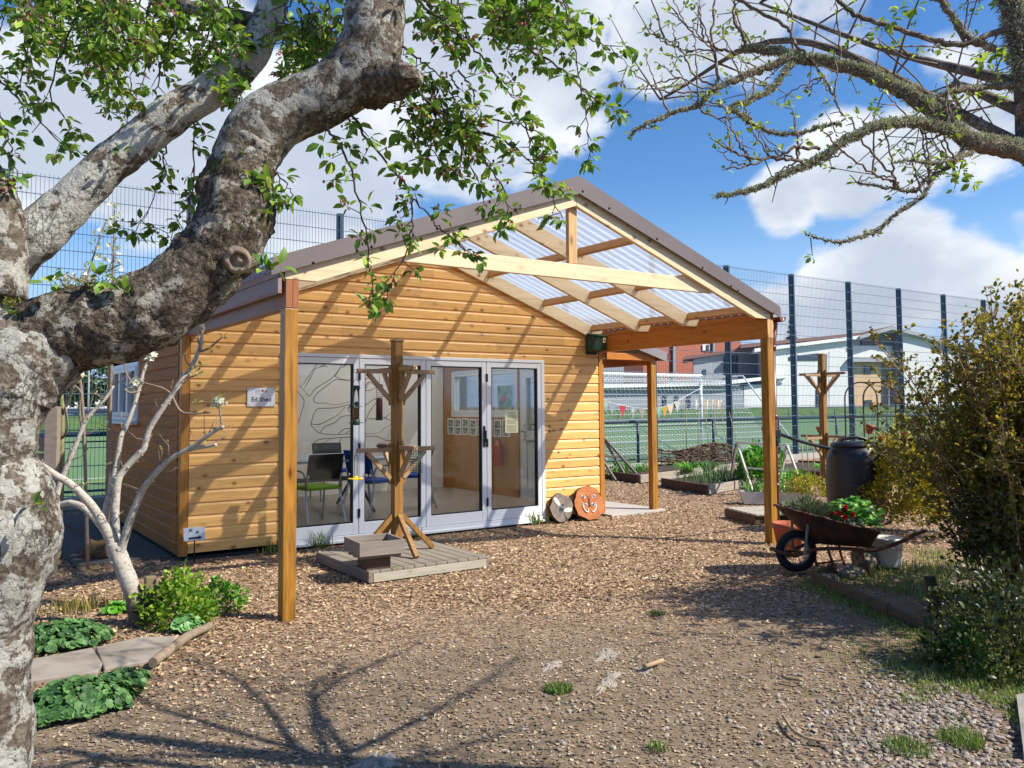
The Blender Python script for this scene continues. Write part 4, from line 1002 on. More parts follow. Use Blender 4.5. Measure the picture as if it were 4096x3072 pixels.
for x in (.662, .93):
    for z in (1.534, 1.701): mb = MB(); mb.lathe([(.005, 0), (.003, .002)], (x, -.0362, z), 8, axis=(0, -1, 0)); mb.obj('screw', M_SCREW, sg)
# trail sign with bird prints and an arrow
A = at(420, 1154, 8.2); ex = (CR*V3((1, 1, 0))).normalized(); nb_ = V3((-CF.x, -CF.y, .35)).normalized(); ez = nb_.cross(ex).normalized()
ex2 = (ex*.995+ez*.06).normalized(); ez2 = (ez*.995-ex*.16).normalized()
ts = thing('trail_sign', 'small white sign on a stake with bird footprints and an arrow', 'sign', (A.x, A.y, 0))
def T3(x, z, d): return A+ex2*x+ez2*z+nb_*d
mb = MB(); mb.slab([T3(-.105, -.065, 0), T3(.105, -.065, 0), T3(.105, .068, 0), T3(-.105, .068, 0)], nb_*.006); mb.obj('board', M_SIGN, ts, .002)
mb = MB(); mb.tube([T3(0, .03, -.006), (A.x+.01, A.y+.03, .06), (A.x+.01, A.y+.03, -.03)], .007, 6); mb.obj('stake', M_BLACK, ts)
mb = MB(); mb.slab([T3(-.055, -.052, .0065), T3(.045, -.047, .0065), T3(.045, -.026, .0065), T3(-.055, -.031, .0065)], nb_*.001); mb.slab([T3(.045, -.058, .0065), T3(.078, -.036, .0065), T3(.045, -.015, .0065)], nb_*.001); mb.obj('arrow', M_TXT, ts)
for cx, cz in ((-.035, .035), (.03, .012)):
    mb = MB()
    for a, l in ((2.3, .024), (.75, .03), (1.5, .03), (-2.4, .028), (-.1, .022)):
        mb.tube([T3(cx, cz, .0072), T3(cx+l*math.cos(a-.2), cz+l*math.sin(a-.2), .0072)], [.0042, .0014], 4)
    mb.obj('bird_print', M_TXT, ts)
# nest box under the eaves
nb = thing('nest_box', 'dark green nest box mounted high on the wall under the right beam', 'bird box', (5.36, -.1, 2.2))
M_NB = plain('green woodcrete', '#24402f', .75, 0, .2, nscale=20, col2='#1b3024', bump=.3)
mb = MB(); mb.box((5.26, -.05, 2.20), (5.44, -.0205, 2.58)); mb.obj('back_plate', M_NB, nb, .004)
mb = MB(); mb.slab([(5.24, -.051, 2.24), (5.24, -.225, 2.25), (5.24, -.235, 2.43), (5.24, -.051, 2.47)], (.225, 0, 0)); mb.obj('box', M_NB, nb, .006)
mb = MB(); mb.slab([(5.23, -.051, 2.473), (5.23, -.25, 2.433), (5.23, -.25, 2.45), (5.23, -.051, 2.49)], (.245, 0, 0)); mb.obj('lid', M_NB, nb, .004)
mb = MB(); mb.slab([(5.38, -.2385, 2.35), (5.44, -.2385, 2.35), (5.44, -.2400, 2.42), (5.38, -.2400, 2.42)], (0, -.004, 0)); mb.obj('entrance_plate', plain('pale metal plate', '#b9a98a', .5), nb)
mb = MB(); mb.lathe([(.010, 0), (.010, .001)], (5.41, -.2445, 2.387), 10, axis=(0, -1, 0)); mb.obj('entrance_hole', M_BLACK, nb)
# ------------------------------------------------------------------ wheelbarrow, water butt, beds and plants
rp = random.Random(23)
GREEN1 = leafmat('fresh green leaves', ['#3f7a1e', '#57962a', '#6fae38', '#85bd4b'], .45, .3)
GREEN2 = leafmat('bluish green leaves', ['#2f5229', '#3f6733', '#4f773d', '#67904f'], .55, .25)
GREEN3 = leafmat('dark green leaves', ['#1d3618', '#27451d', '#335526', '#45662f'], .4, .2)
GOLD = leafmat('golden hedge leaves', ['#84892a', '#a89f34', '#c2ae3e', '#d4b848', '#6f7f28'], .5, .35)
GREYG = leafmat('grey green lavender', ['#5a6448', '#6d7556', '#7d8566', '#8b9170'], .7, .15)
PALEG = leafmat('tulip leaves', ['#5f8f4e', '#74a35e', '#8cb577'], .4, .25)
SPUR = leafmat('spurge leaves', ['#4f7a24', '#6d962e', '#84a83a', '#9cb445'], .45, .35)
YG = leafmat('yellow green spring leaves', ['#8aa02c', '#a3b03a', '#7c9a30', '#b8b84a'], .45, .35)
M_SOIL = plain('dark garden soil', '#4a3d33', .95, 0, .4, nscale=25, col2='#2e2620', bump=.8)
M_RUST = plain('rusty painted steel', '#5a3426', .75, .1, .4, nscale=9, col2='#33221d', bump=.25)
M_RUST2 = plain('rusty tube', '#7a4a33', .7, .2, .4, nscale=14, col2='#4a3028')
M_RUBBER = plain('black rubber', '#17171a', .85, 0, .2)
M_TERRA = plain('terracotta', '#a85a3c', .8, 0, .15, nscale=6)
M_WHITEP = plain('white plastic', '#d6d4cc', .5, 0, .06)
M_STEM = plain('green stem', '#5f7a35', .6)
# -- wheelbarrow: local s along the barrow (wheel to handles), y across, z up
W0 = gnd(1721, 1236); ex = V3((.866, -.5, 0)); ey = V3((.5, .866, 0))
def wb(s, y, z): return V3((W0.x, W0.y, 0))+ex*s+ey*y+V3((0, 0, z))
bar = thing('wheelbarrow', 'old rusty wheelbarrow filled with plants standing on the chips by the right post', 'wheelbarrow', (W0.x, W0.y, 0))
def ringpts(s0, s1, hw0, hw1, z0, z1, n=28):
    out = []
    for k in range(n):
        a = 2*PI*k/n; c, s_ = math.cos(a), math.sin(a); e = .45
        u = math.copysign(abs(c)**e, c); v = math.copysign(abs(s_)**e, s_); q = (u+1)/2
        out.append((s0+(s1-s0)*q, v*(hw0+(hw1-hw0)*q), z0+(z1-z0)*q))
    return out
RIM = ringpts(-.15, .70, .22, .30, .59, .365); BOT = ringpts(.17, .64, .13, .20, .265, .235)
mb = MB(); n = 28
out = [wb(*p) for p in RIM]; mid = [wb(*[(a*.45+b*.55) for a, b in zip(p, q)]) for p, q in zip(RIM, BOT)]; bot = [wb(*p) for p in BOT]
def shrink(p, k): c = wb(.3, 0, .42); return c+(p-c)*k
inn = [shrink(p, .985) for p in out]; soilr = [shrink(p, .95)-V3((0, 0, .03)) for p in out]
mb.add(out+mid+bot, [(k, (k+1) % n, n+(k+1) % n, n+k) for k in range(n)]+[(n+k, n+(k+1) % n, 2*n+(k+1) % n, 2*n+k) for k in range(n)]+[tuple(range(2*n, 3*n))], True)
mb.add(inn+soilr, [(k, n+k, n+(k+1) % n, (k+1) % n) for k in range(n)], True)
mb.tube(out+[out[0], out[1]], .011, 8)
mb.obj('tray', M_RUST, bar)
mb = MB(); mb.add(soilr, [tuple(range(n))]); mb.obj('soil', M_SOIL, bar)
mb = MB()
prof_t = [(.128, -.03), (.142, -.042), (.165, -.044), (.182, -.026), (.188, 0), (.182, .026), (.165, .044), (.142, .042), (.128, .03)]
mb.lathe(prof_t+[prof_t[0]], wb(0, 0, .188), 36, axis=ey, cap=False); wheel = mb.obj('wheel', M_RUBBER, bar)
mb = MB(); mb.lathe([(.112, -.026), (.13, -.03), (.13, .03), (.112, .026), (.112, -.026)], wb(0, 0, .188), 32, axis=ey, cap=False); mb.obj('rim', plain('dull steel', '#6f6a68', .5, .6, .3), bar)
mb = MB()
for k in range(10):
    a = 2*PI*k/10; d = ex*math.cos(a)+V3((0, 0, 1))*math.sin(a); sgn = .02*(1 if k % 2 else -1); mb.tube([wb(0, sgn, .188)+d*.015, wb(0, 0, .188)+d*.115], .0035, 5)
mb.tube([wb(0, -.09, .188), wb(0, .09, .188)], .016, 10); mb.obj('spokes', M_RUST2, bar)
for sg_ in (-1, 1):
    mb = MB(); mb.tube(catmull([wb(-.215, 0, .215), wb(-.2, sg_*.06, .2), wb(-.05, sg_*.085, .165), wb(.13, sg_*.12, .22), wb(.35, sg_*.19, .235), wb(.6, sg_*.24, .225), wb(.8, sg_*.275, .29), wb(.95, sg_*.285, .36), wb(1.06, sg_*.285, .392)], 5), .0165, 10); mb.obj('handle', M_RUST2, bar)
    mb = MB(); mb.tube(catmull([wb(.22, sg_*.15, .25), wb(.24, sg_*.17, .15), wb(.28, sg_*.2, .012)], 4), .012, 8); mb.obj('leg', M_RUST2, bar)
    mb = MB(); mb.tube(catmull([wb(.50, sg_*.21, .24), wb(.52, sg_*.22, .13), wb(.56, sg_*.23, .012)], 4), .012, 8); mb.obj('leg', M_RUST2, bar)
    mb = MB(); mb.tube([wb(.27, sg_*.19, .03), wb(.555, sg_*.225, .06)], .009, 8); mb.obj('brace', M_RUST2, bar)
    mb = MB(); mb.bar(wb(.02, sg_*.13, .17), wb(.04, sg_*.165, .45), .006, .022, up=ex); mb.obj('mudguard_strap', plain('grey strap', '#8d8a82', .6), bar)
# plants in the barrow
def mound(name, c, r, n, L, Wd, mat, lab, cat, group=None, hollow=.55, up=.35, shape_=1.0, seed=0, stems=0, flat=0.0):
    """many leaf-sized faces spread through an uneven rounded volume"""
    c = V3(c); mb = MB(); rr = random.Random(seed+5)
    for i in range(n):
        d = V3((rr.gauss(0, 1), rr.gauss(0, 1), abs(rr.gauss(0, 1))*.9+.02)).normalized(); q = hollow+(1-hollow)*rr.random()**.6
        k = 1+.38*noise.noise(d*2.2+V3((seed*3.7, 1, 2)))+.22*noise.noise(d*5+V3((seed, 4, 2)))
        p = c+V3((d.x*r[0]*q*k, d.y*r[1]*q*k, d.z*r[2]*q*k*shape_))
        ld = (d*.7+V3((rr.gauss(0, .6), rr.gauss(0, .6), rr.gauss(0, .5)+up))).normalized()
        s = rr.uniform(.65, 1.25); mb.leaf(p, ld, V3((rr.gauss(0, .5), rr.gauss(0, .5), 1)), L*s, Wd*s)
    o = mb.obj(name, mat)
    return tag(o, lab, cat, group)
def stalks(mb, c, rx, ry, n, h, w, rnd, splay=.35):
    for i in range(n):
        a = rnd.random()*6.28; q = math.sqrt(rnd.random()); p = V3((c[0]+rx*q*math.cos(a), c[1]+ry*q*math.sin(a), c[2]))
        d = V3((math.cos(a)*splay*q+rnd.gauss(0, .12), math.sin(a)*splay*q+rnd.gauss(0, .12), 1)).normalized()
        mb.leaf(p, d, V3((rnd.gauss(0, 1), rnd.gauss(0, 1), .1)), h*rnd.uniform(.55, 1.15), w)
lv = thing('lavender_plant', 'grey green lavender mound at the wheel end of the barrow', 'plant', tuple(wb(.12, 0, .5)))
mb = MB(); c = wb(.10, 0, .50)
for i in range(2300):
    a = rp.random()*6.28; q = rp.random()**.6; p = c+ex*(.20*q*math.cos(a))+ey*(.19*q*math.sin(a))+V3((0, 0, rp.uniform(-.02, .17)*(1-.5*q)))
    d = (ex*math.cos(a)*q+ey*math.sin(a)*q*.8+V3((0, 0, .9))+rv(.35)).normalized(); mb.leaf(p, d, rv(), rp.uniform(.03, .07), .007)
mb.obj('foliage', GREYG, lv)
def flowerhead(mb, p, d, R_, n, rnd, open_=.5):
    d = V3(d).normalized(); x = d.orthogonal().normalized(); y = d.cross(x)
    for k in range(n):
        a = 2*PI*k/n+.3*(k % 2); o = x*math.cos(a)+y*math.sin(a); mb.leaf(p, (d*(1-open_)+o*open_), -o, R_*rnd.uniform(.9, 1.15), R_*.75, .3)
M_REDF = leafmat('red petals', ['#8f0d0a', '#b31410', '#c92318'], .4, .3); M_WHITEF = leafmat('white petals', ['#c9cbb5', '#dcdccb', '#e6e6da'], .6, .3)
def tulips(name, pts, mat, lab, R_, base, op=.45):
    r = thing(name, lab, 'flowers', tuple(base)); mb = MB(); st = MB()
    for p, d in pts:
        for n, o in ((6, op), (4, op*.6)): flowerhead(mb, p, d, R_, n, rp, o)
        st.tube(catmull([V3((p.x*.4+base[0]*.6, p.y*.4+base[1]*.6, base[2])), p-V3((0, 0, .05)), p], 3), .004, 5)
    mb.obj('petals', mat, r); st.obj('stem', M_STEM, r); return r
c = wb(.36, -.12, .46)
tulips('red_tulips', [(c+ex*a+ey*b+V3((0, 0, h)), (ex*dx+V3((0, 0, .6))-ey*.5)) for a, b, h, dx in ((-.03, -.03, .06, -.4), (.03, 0, .085, .1), (.07, -.05, .05, .5), (.0, -.08, .03, -.1), (.05, .03, .10, .2), (-.06, .03, .05, -.6))], M_REDF, 'open red tulips in the middle of the wheelbarrow', .05, c)
c2 = wb(.47, -.16, .40)
tulips('white_primroses', [(c2+ex*rp.gauss(0, .04)+ey*rp.gauss(0, .03)+V3((0, 0, .045+rp.gauss(0, .02))), (rv(.6)+V3((0, 0, .6))-ey*.6)) for _ in range(15)], M_WHITEF, 'cluster of creamy white primroses low at the barrow rim', .024, c2, .8)
gp = thing('geum_plant', 'bright green round leaved plant at the handle end of the barrow', 'plant', tuple(wb(.55, .05, .4))); mb = MB(); st = MB()
for i in range(230):
    a = rp.random()*6.28; q = math.sqrt(rp.random()); p = wb(.56, .02, .56)+ex*(.24*q*math.cos(a))+ey*(.2*q*math.sin(a))+V3((0, 0, rp.uniform(-.10, .10)-.10*q*q))
    mb.rleaf(p, V3((0, 0, 1))+rv(.55)-ey*.3, rp.uniform(.020, .038), 7); 
    if i % 4 == 0: st.tube([wb(.52, .02, .38)+rv(.03), p], .0025, 4)
mb.obj('foliage', GREEN1, gp); st.obj('stem', M_STEM, gp)
bk = thing('bucket', 'white plastic bucket behind the wheelbarrow handles', 'bucket', tuple(gnd(1918, 1226))); P = gnd(1918, 1222)
mb = MB(); mb.lathe([(.115, 0), (.118, .01), (.136, .235), (.146, .238), (.146, .262), (.138, .265), (.134, .235), (.118, .12)], (P.x, P.y, .0), 32); mb.obj('body', M_WHITEP, bk)
mb = MB(); mb.tube(catmull([(P.x-.14, P.y, .24), (P.x-.1, P.y-.1, .19), (P.x, P.y-.15, .16), (P.x+.1, P.y-.1, .19), (P.x+.14, P.y, .24)], 5), .003, 5); mb.obj('handle', M_WIRE, bk)
# water butt
WBc = at(1847, 1000, 9.9); bz = lambda u: zat(u, WBc); z1 = bz(962); z0 = .12
M_BUTT = plain('black butt plastic', '#1c1e23', .42, 0, .15, nscale=3, spec=.5)
wbt = thing('water_butt', 'black plastic water butt with a lid fed by a hose from the downpipe', 'water butt', (WBc.x, WBc.y, 0)); R0 = .335
mb = MB(); pr = []; Hh = z1-z0
for i in range(41):
    q = i/40; r = R0*(.90+.10*math.sin(PI*min(1, q*1.0)))*(1 if q < .84 else 1-.16*((q-.84)/.16)**1.8)
    for zc in (.22, .47, .72):
        if abs(q-zc) < .018: r += .007
        elif .018 <= abs(q-zc) < .032: r -= .005
    pr.append((r, q*Hh))
mb.lathe(pr, (WBc.x, WBc.y, z0), 48); mb.obj('barrel', M_BUTT, wbt)
mb = MB(); mb.lathe([(.268, 0), (.275, .01), (.27, .03), (.24, .045), (.235, .05), (.10, .062), (.0, .064)], (WBc.x, WBc.y, z1-.012), 40)
ax = CR*V3((1, 1, 0)); mb.tube(catmull([V3((WBc.x, WBc.y, z1+.035))-ax*.17, V3((WBc.x, WBc.y, z1+.075))-ax*.12, V3((WBc.x, WBc.y, z1+.098)), V3((WBc.x, WBc.y, z1+.075))+ax*.12, V3((WBc.x, WBc.y, z1+.035))+ax*.17], 5), .02, 8); mb.obj('lid', M_BUTT, wbt)
mb = MB(); e = V3((px0+.05, py0, 1.185)); w = V3((WBc.x, WBc.y, bz(968)))-ax*.31; mb.tube(catmull([e, e.lerp(w, .5)-V3((0, 0, .015)), w], 12), [.019+.0025*(k % 2) for k in range(25)], 10, smooth=False); mb.obj('hose', M_BLACK, wbt)
P = gnd(1632, 1133); st = thing('pallet', 'pale wooden pallet between the right post and the water butt', 'pallet', tuple(P)); d1 = V3((.93, -.36, 0)); d2 = V3((.36, .93, 0))
for k in range(7):
    mb = MB(); a = P+d2*(.02+.115*k)+V3((0, 0, .115)); mb.bar(a, a+d1*1.15, .095, .022); mb.obj('board', wood('pale pallet board', '#b9b0a2', 'x', knot=.2, rough=.85, dark=.7) if k == 0 else bpy.data.materials['pale pallet board'], st, .003)
for k in (0.0, .55, 1.1):
    mb = MB(); a = P+d1*(k+.03)+V3((0, 0, .05)); mb.bar(a, a+d2*.8, .06, .098); mb.obj('bearer', M_EDGE, st, .003)
P = at(1703, 1110, 8.35); mb = MB(); mb.lathe([(.10, 0), (.15, .26), (.165, .265), (.165, .32), (.15, .32), (.145, .27)], (P.x, P.y, 0), 28); tag(mb.obj('plant_pot', M_TERRA), 'large terracotta pot half hidden behind the wheelbarrow wheel', 'pot')
# long white trough with tulip leaves
PL = gnd(1603, 1089); PR = gnd(1725, 1090); d = (PR-PL).normalized(); nrm = V3((-d.y, d.x, 0))
tr_ = thing('trough_planter', 'long pale plastic trough planter with tulip leaves beyond the right post', 'planter', tuple(PL)); Lp = 1.0
mb = MB()
for a, b, z in ((0, 0, 0),): pass
lo = [PL+d*.03+V3((0, 0, .0)), PL+d*(Lp-.03), PL+d*(Lp-.03)+nrm*.24, PL+d*.03+nrm*.24]; hi = [PL-d*.02-nrm*.02, PL+d*(Lp+.02)-nrm*.02, PL+d*(Lp+.02)+nrm*.27, PL-d*.02+nrm*.27]; hi = [p+V3((0, 0, .19)) for p in hi]
inn = [p+(V3(((PL+d*Lp/2+nrm*.125).x, (PL+d*Lp/2+nrm*.125).y, p.z))-p)*.06-V3((0, 0, .03)) for p in hi]
mb.add(lo+hi+inn, [(0, 1, 5, 4), (1, 2, 6, 5), (2, 3, 7, 6), (3, 0, 4, 7), (4, 5, 9, 8), (5, 6, 10, 9), (6, 7, 11, 10), (7, 4, 8, 11), (0, 3, 2, 1)]); mb.obj('trough', M_WHITEP, tr_, .006)
mb = MB(); mb.add(inn, [(0, 1, 2, 3)]); mb.obj('soil', M_SOIL, tr_)
mb = MB()
for i in range(75):
    p = PL+d*rp.uniform(.05, Lp-.05)+nrm*rp.uniform(.05, .2)+V3((0, 0, .15)); mb.leaf(p, V3((rp.gauss(0, .4), rp.gauss(0, .4), 1)), rv(), rp.uniform(.14, .27), rp.uniform(.03, .055), .5)
tag(mb.obj('tulip_leaves', PALEG), 'broad pale green tulip leaves growing in the white trough', 'plants')
# raised beds
M_BEDW = wood('sunlit toned sleeper', '#aca191', 'x', knot=.2, rough=.85, dark=.7); M_BEDD = wood('shade toned bed board', '#5f4634', 'y', knot=.2, rough=.85, dark=.6)  # pale front and dark side boards carry sun and shade as colour
def bed(A, e1, e2, w, dd, lab, h=.15):
    A = V3(A); e1 = V3(e1).normalized(); e2 = V3(e2).normalized(); r = thing('raised_bed', lab, 'raised bed', tuple(A), 'timber edged raised beds')
    B, Cc, D = A+e1*w, A+e1*w+e2*dd, A+e2*dd; z = V3((0, 0, h/2))
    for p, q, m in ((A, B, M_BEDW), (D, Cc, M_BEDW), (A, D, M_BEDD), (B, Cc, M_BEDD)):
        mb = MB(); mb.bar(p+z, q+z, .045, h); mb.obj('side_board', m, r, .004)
    mb = MB(); mb.add([p+V3((0, 0, h-.04)) for p in (A, B, Cc, D)], [(0, 1, 2, 3)]); mb.obj('soil', M_SOIL, r); return r
E1 = (1.21, .33, 0); E2 = (-.33, 1.21, 0)
bed((8.70, .93, 0), E1, (.42, 1.5, 0), 3.3, 1.55, 'nearest raised bed with thin onion leaves')
bed((9.25, 3.15, 0), (1.2, .30, 0), (.2, 1.2, 0), 5.2, 1.5, 'long raised bed in front of the woven hurdle')
bed((12.6, 1.5, 0), E1, E2, 3.0, 1.6, 'furthest raised bed behind the second bird table')
# onions, day lilies, creeping plants
mb = MB()
for i in range(420): p = V3((8.8, 1.0, .1))+V3(E1).normalized()*rp.uniform(.1, 2.6)+V3((.27, .96, 0))*rp.uniform(.15, 1.2); blade(mb, p.x, p.y, p.z, rp.uniform(.12, .3), .012, rp, .8)
tag(mb.obj('onion_leaves', GREEN2), 'thin upright onion leaves in the nearest raised bed', 'plants')
def lily(v, u, dep, n, h, lab, mat=GREEN1):
    P = at(v, u, dep); P.z = .1; mb = MB()
    for i in range(n):
        a = rp.random()*6.28; D = V3((math.cos(a), math.sin(a), 0)); L = h*rp.uniform(.7, 1.2); s = D.cross(V3((0, 0, 1)))*.013
        q = [P+D*(.05+L*.8*t_)+V3((0, 0, L*(1.3*t_-1.15*t_*t_))) for t_ in (0, .3, .6, .85, 1.0)]; b = len(mb.v)
        for p, w in zip(q, (.8, 1.1, 1, .6, .1)): mb.v.extend([p-s*w, p+s*w])
        for k in range(4): mb.f.append((b+2*k, b+2*k+1, b+2*k+3, b+2*k+2)); mb.sm.append(True)
    return tag(mb.obj('day_lily', mat), lab, 'plant', 'day lily clumps in the long bed')
lily(1487, 1010, 17.3, 70, .5, 'left day lily clump below the woven hurdle'); lily(1530, 1012, 17.2, 70, .55, 'right day lily clump below the woven hurdle', GREEN2)
lily(1785, 1000, 17.0, 60, .45, 'leafy clump behind the second bird table')
mound('creeping_plant', at(1338, 1030, 17.3)*1+V3((0, 0, -.0)), (.42, .35, .25), 420, .07, .05, PALEG, 'pale green climber at the foot of the wooden trellis', 'plant', seed=1)
mound('creeping_plant', at(1385, 1026, 17.5), (.35, .3, .2), 300, .07, .05, PALEG, 'small pale climber beside the back porch post', 'plant', seed=2)
mound('peony_bush', at(1643, 1040, 15.2), (.46, .42, .62), 1500, .10, .045, GREEN1, 'rounded bright green peony bush left of the right post', 'bush', seed=3)
mound('low_shrub', at(1745, 1068, 12.2), (.36, .3, .28), 700, .05, .03, GOLD, 'low yellow green shrub at the foot of the second bird table', 'shrub', seed=4)
mound('low_shrub', at(1725, 1050, 13.0), (.3, .3, .25), 500, .06, .02, GREEN1, 'low green leafy clump right of the post', 'shrub', seed=6)
mound('golden_hedge', at(1945, 1125, 9.6), (.46, .45, .98), 6500, .045, .03, GOLD, 'golden green clipped hedge behind the water butt', 'hedge', seed=7, hollow=.75)
mound('golden_hedge', at(2060, 1100, 9.4), (.7, .45, .95), 3500, .045, .03, GOLD, 'golden hedge mostly hidden behind the big shrub', 'hedge', seed=8, hollow=.75)
ro = thing('rosemary_bush', 'tall grey green rosemary bush between the hedge and the metal arch', 'bush', tuple(at(1925, 990, 11.5))); mb = MB(); P = at(1925, 1000, 11.5)
for i in range(1700):
    d = V3((rp.gauss(0, .45), rp.gauss(0, .45), 1)).normalized(); p = P+V3((rp.gauss(0, .12), rp.gauss(0, .12), 0))+d*rp.uniform(.05, .75); mb.leaf(p, d+rv(.5), rv(), .05, .007)
mb.obj('foliage', GREYG, ro)
# tulips near the hedge
P = at(1950, 949, 10.4); tulips('red_tulip', [(P, (0, 0, 1))], M_REDF, 'single bright red tulip above the golden hedge', .085, (P.x, P.y, .2), .2)
P = at(1906, 953, 10.4); tulips('orange_tulip', [(P, (0, 0, 1))], leafmat('orange petals', ['#c9805a', '#d8976b'], .5, .3), 'pale orange open tulip left of the red one', .09, (P.x, P.y, .2), .6)
# canes topped with pots
M_CANE = plain('bamboo cane', '#a58a58', .6, 0, .3, nscale=20)
for (v, u, dep_, tilt), lab in (((1650, 936, 15.0, .3), 'small terracotta pot on a cane left of the right post'), ((1877, 936, 10.6, .4), 'small terracotta pot on a cane above the water butt lid'), ((1770, 934, 14.5, .0), 'small terracotta pot behind the second bird table')):
    P = at(v, u, dep_); r = thing('cane_pot', lab, 'pot', (P.x, P.y, 0), 'terracotta pots topping garden canes')
    mb = MB(); mb.lathe([(.032, 0), (.05, .07), (.058, .07), (.058, .1), (.05, .1)], P, 16, axis=(math.sin(tilt), 0, math.cos(tilt))); mb.obj('pot', M_TERRA, r)
    mb = MB(); mb.tube([(P.x, P.y, 0), (P.x, P.y, P.z+.04)], .007, 6); mb.obj('cane', M_CANE, r)
for i, (v0, u0, v1, u1, dp_) in enumerate(((1483, 1010, 1482, 870, 19.2), (1507, 1010, 1510, 880, 19.1), (1537, 1006, 1523, 885, 19.2), (1556, 1005, 1541, 872, 19.3), (1578, 1003, 1557, 880, 19.3), (1606, 1000, 1575, 890, 19.4))):
    a = at(v0, u0, dp_); b = at(v1, u1, dp_+.2); a.z = 0; mb = MB(); mb.tube([a, b], .009, 6)
    tag(mb.obj('bean_cane', M_CANE), ('leftmost', 'second from left', 'third from left', 'fourth from left', 'fifth from left', 'rightmost')[i]+' bamboo bean cane behind the woven hurdle', 'cane', 'bean canes behind the hurdle')
for i, (v0, u0, v1, u1, dp_) in enumerate(((1733, 1060, 1733, 955, 13.2), (1750, 1062, 1742, 940, 13.0), (1762, 1060, 1757, 960, 13.3))):
    a = at(v0, u0, dp_); b = at(v1, u1, dp_); a.z = 0; mb = MB(); mb.tube([a, b], .008, 6)
    tag(mb.obj('plant_cane', M_CANE), ('upright cane nearest the downpipe', 'leaning cane between the downpipe and bird table', 'upright cane close to the second bird table')[i], 'cane', 'canes in the far bed')
# woven hurdle
hd = thing('woven_hurdle', 'long low hurdle of woven brown willow in front of the sports fence', 'hurdle', (11, 4.8, 0)); M_WILL = plain('willow rods', '#6d5644', .85, 0, .4, nscale=20, col2='#3f3128')
a, b = at(1414, 1000, 18.9), at(1582, 1000, 19.6); a.z = b.z = 0; mb = MB(); d = b-a; nd = V3((-d.y, d.x, 0)).normalized()
for i in range(110):
    z = rp.uniform(.02, .52); s0, s1 = sorted((rp.uniform(-.03, .6), rp.uniform(.4, 1.03))); ph = rp.random()*6
    mb.tube([a+d*(s0+(s1-s0)*k/8)+nd*(.035*math.sin(ph+k*2.2))+V3((0, 0, z*(1-.15*math.sin(6*(s0+(s1-s0)*k/8)))+.02*math.sin(ph+k))) for k in range(9)], .011, 5)
mb.obj('rods', M_WILL, hd)
mb = MB()
for k in range(12): p = a+d*(k/11); mb.tube([p, p+V3((0, 0, .5))], .014, 6)
mb.obj('stakes', M_WILL, hd)
# white A frame and wooden bean trellis
af = thing('trellis_support', 'white painted A shaped plant frame beside the peony bush', 'plant frame', tuple(at(1620, 1040, 14.8))); M_WPAINT = wood('flaking white paint', '#c9c6bb', 'z', knot=0, rough=.8, dark=.85)
T0, T1 = at(1591, 955, 14.8), at(1700, 962, 14.6)
for i, T in enumerate((T0, T1)):
    for s in (-1, 1):
        mb = MB(); f = T+V3((.08+.05*s, .30*s, 0)); f.z = 0; mb.bar(T, f, .03, .045, up=(1, 0, 0)); mb.obj('leg', M_WPAINT if s < 0 or i else M_GREYW, af, .003)
mb = MB(); mb.bar(T0+V3((-.05, 0, 0)), T1+V3((.05, 0, 0)), .03, .045); mb.obj('rail', M_WPAINT, af, .003)
mb = MB(); mb.bar(T0+V3((.0, -.2, -.45)), T1+V3((0, -.2, -.45)), .02, .03); mb.obj('rail', M_WPAINT, af, .003)
bt = thing('bean_trellis', 'leaning grey wooden trellis frame behind the right corner of the shed', 'trellis', tuple(at(1330, 1035, 17.0)))
for (v0, u0, v1, u1, d0, d1_) in ((1296, 935, 1350, 1026, 17.6, 17.0), (1303, 944, 1378, 1028, 17.5, 16.9), (1280, 960, 1330, 1038, 17.2, 16.6)):
    mb = MB(); mb.bar(at(v0, u0, d0), at(v1, u1, d1_), .03, .05); mb.obj('slat', M_GREYW, bt, .003)
for (v0, u0, v1, u1, dd_) in ((1296, 985, 1352, 987, 17.2), (1290, 1020, 1378, 1027, 17.0)):
    mb = MB(); mb.bar(at(v0, u0, dd_), at(v1, u1, dd_), .02, .045); mb.obj('cross_slat', M_GREYW, bt, .003)
# metal arch
ar = thing('rose_arch', 'thin dark metal garden arch standing behind the water butt', 'arch', tuple(at(1880, 960, 12.4))); M_ARCH = plain('rusting arch tube', '#4a3a33', .6, .3, .3)
for vl, vr, dp_ in ((1826, 1896, 12.6), (1866, 1936, 11.9)):
    L_, R_ = at(vl, 900, dp_), at(vr, 900, dp_); top = zat(826, L_); mb = MB(); c = (L_+R_)/2; hw = (R_-L_)/2; hz = top-hw.length
    mb.tube([V3((L_.x, L_.y, 0)), V3((L_.x, L_.y, hz))]+[V3((c.x, c.y, hz))-hw*math.cos(PI*k/14)+V3((0, 0, hw.length*math.sin(PI*k/14))) for k in range(1, 14)]+[V3((R_.x, R_.y, hz)), V3((R_.x, R_.y, 0))], .011, 8); mb.obj('hoop', M_ARCH, ar)
a0, a1, b0, b1 = at(1826, 900, 12.6), at(1866, 900, 11.9), at(1896, 900, 12.6), at(1936, 900, 11.9)
for p, q in ((a0, a1), (b0, b1)):
    for u in (900, 950): mb = MB(); mb.tube([V3((p.x, p.y, zat(u, p))), V3((q.x, q.y, zat(u, q)))], .007, 6); mb.obj('rail', M_ARCH, ar)
mb = MB(); p, q = (a0+b0)/2, (a1+b1)/2; mb.tube([V3((p.x, p.y, zat(826, p))), V3((q.x, q.y, zat(826, q)))], .009, 6); mb.obj('rail', M_ARCH, ar)
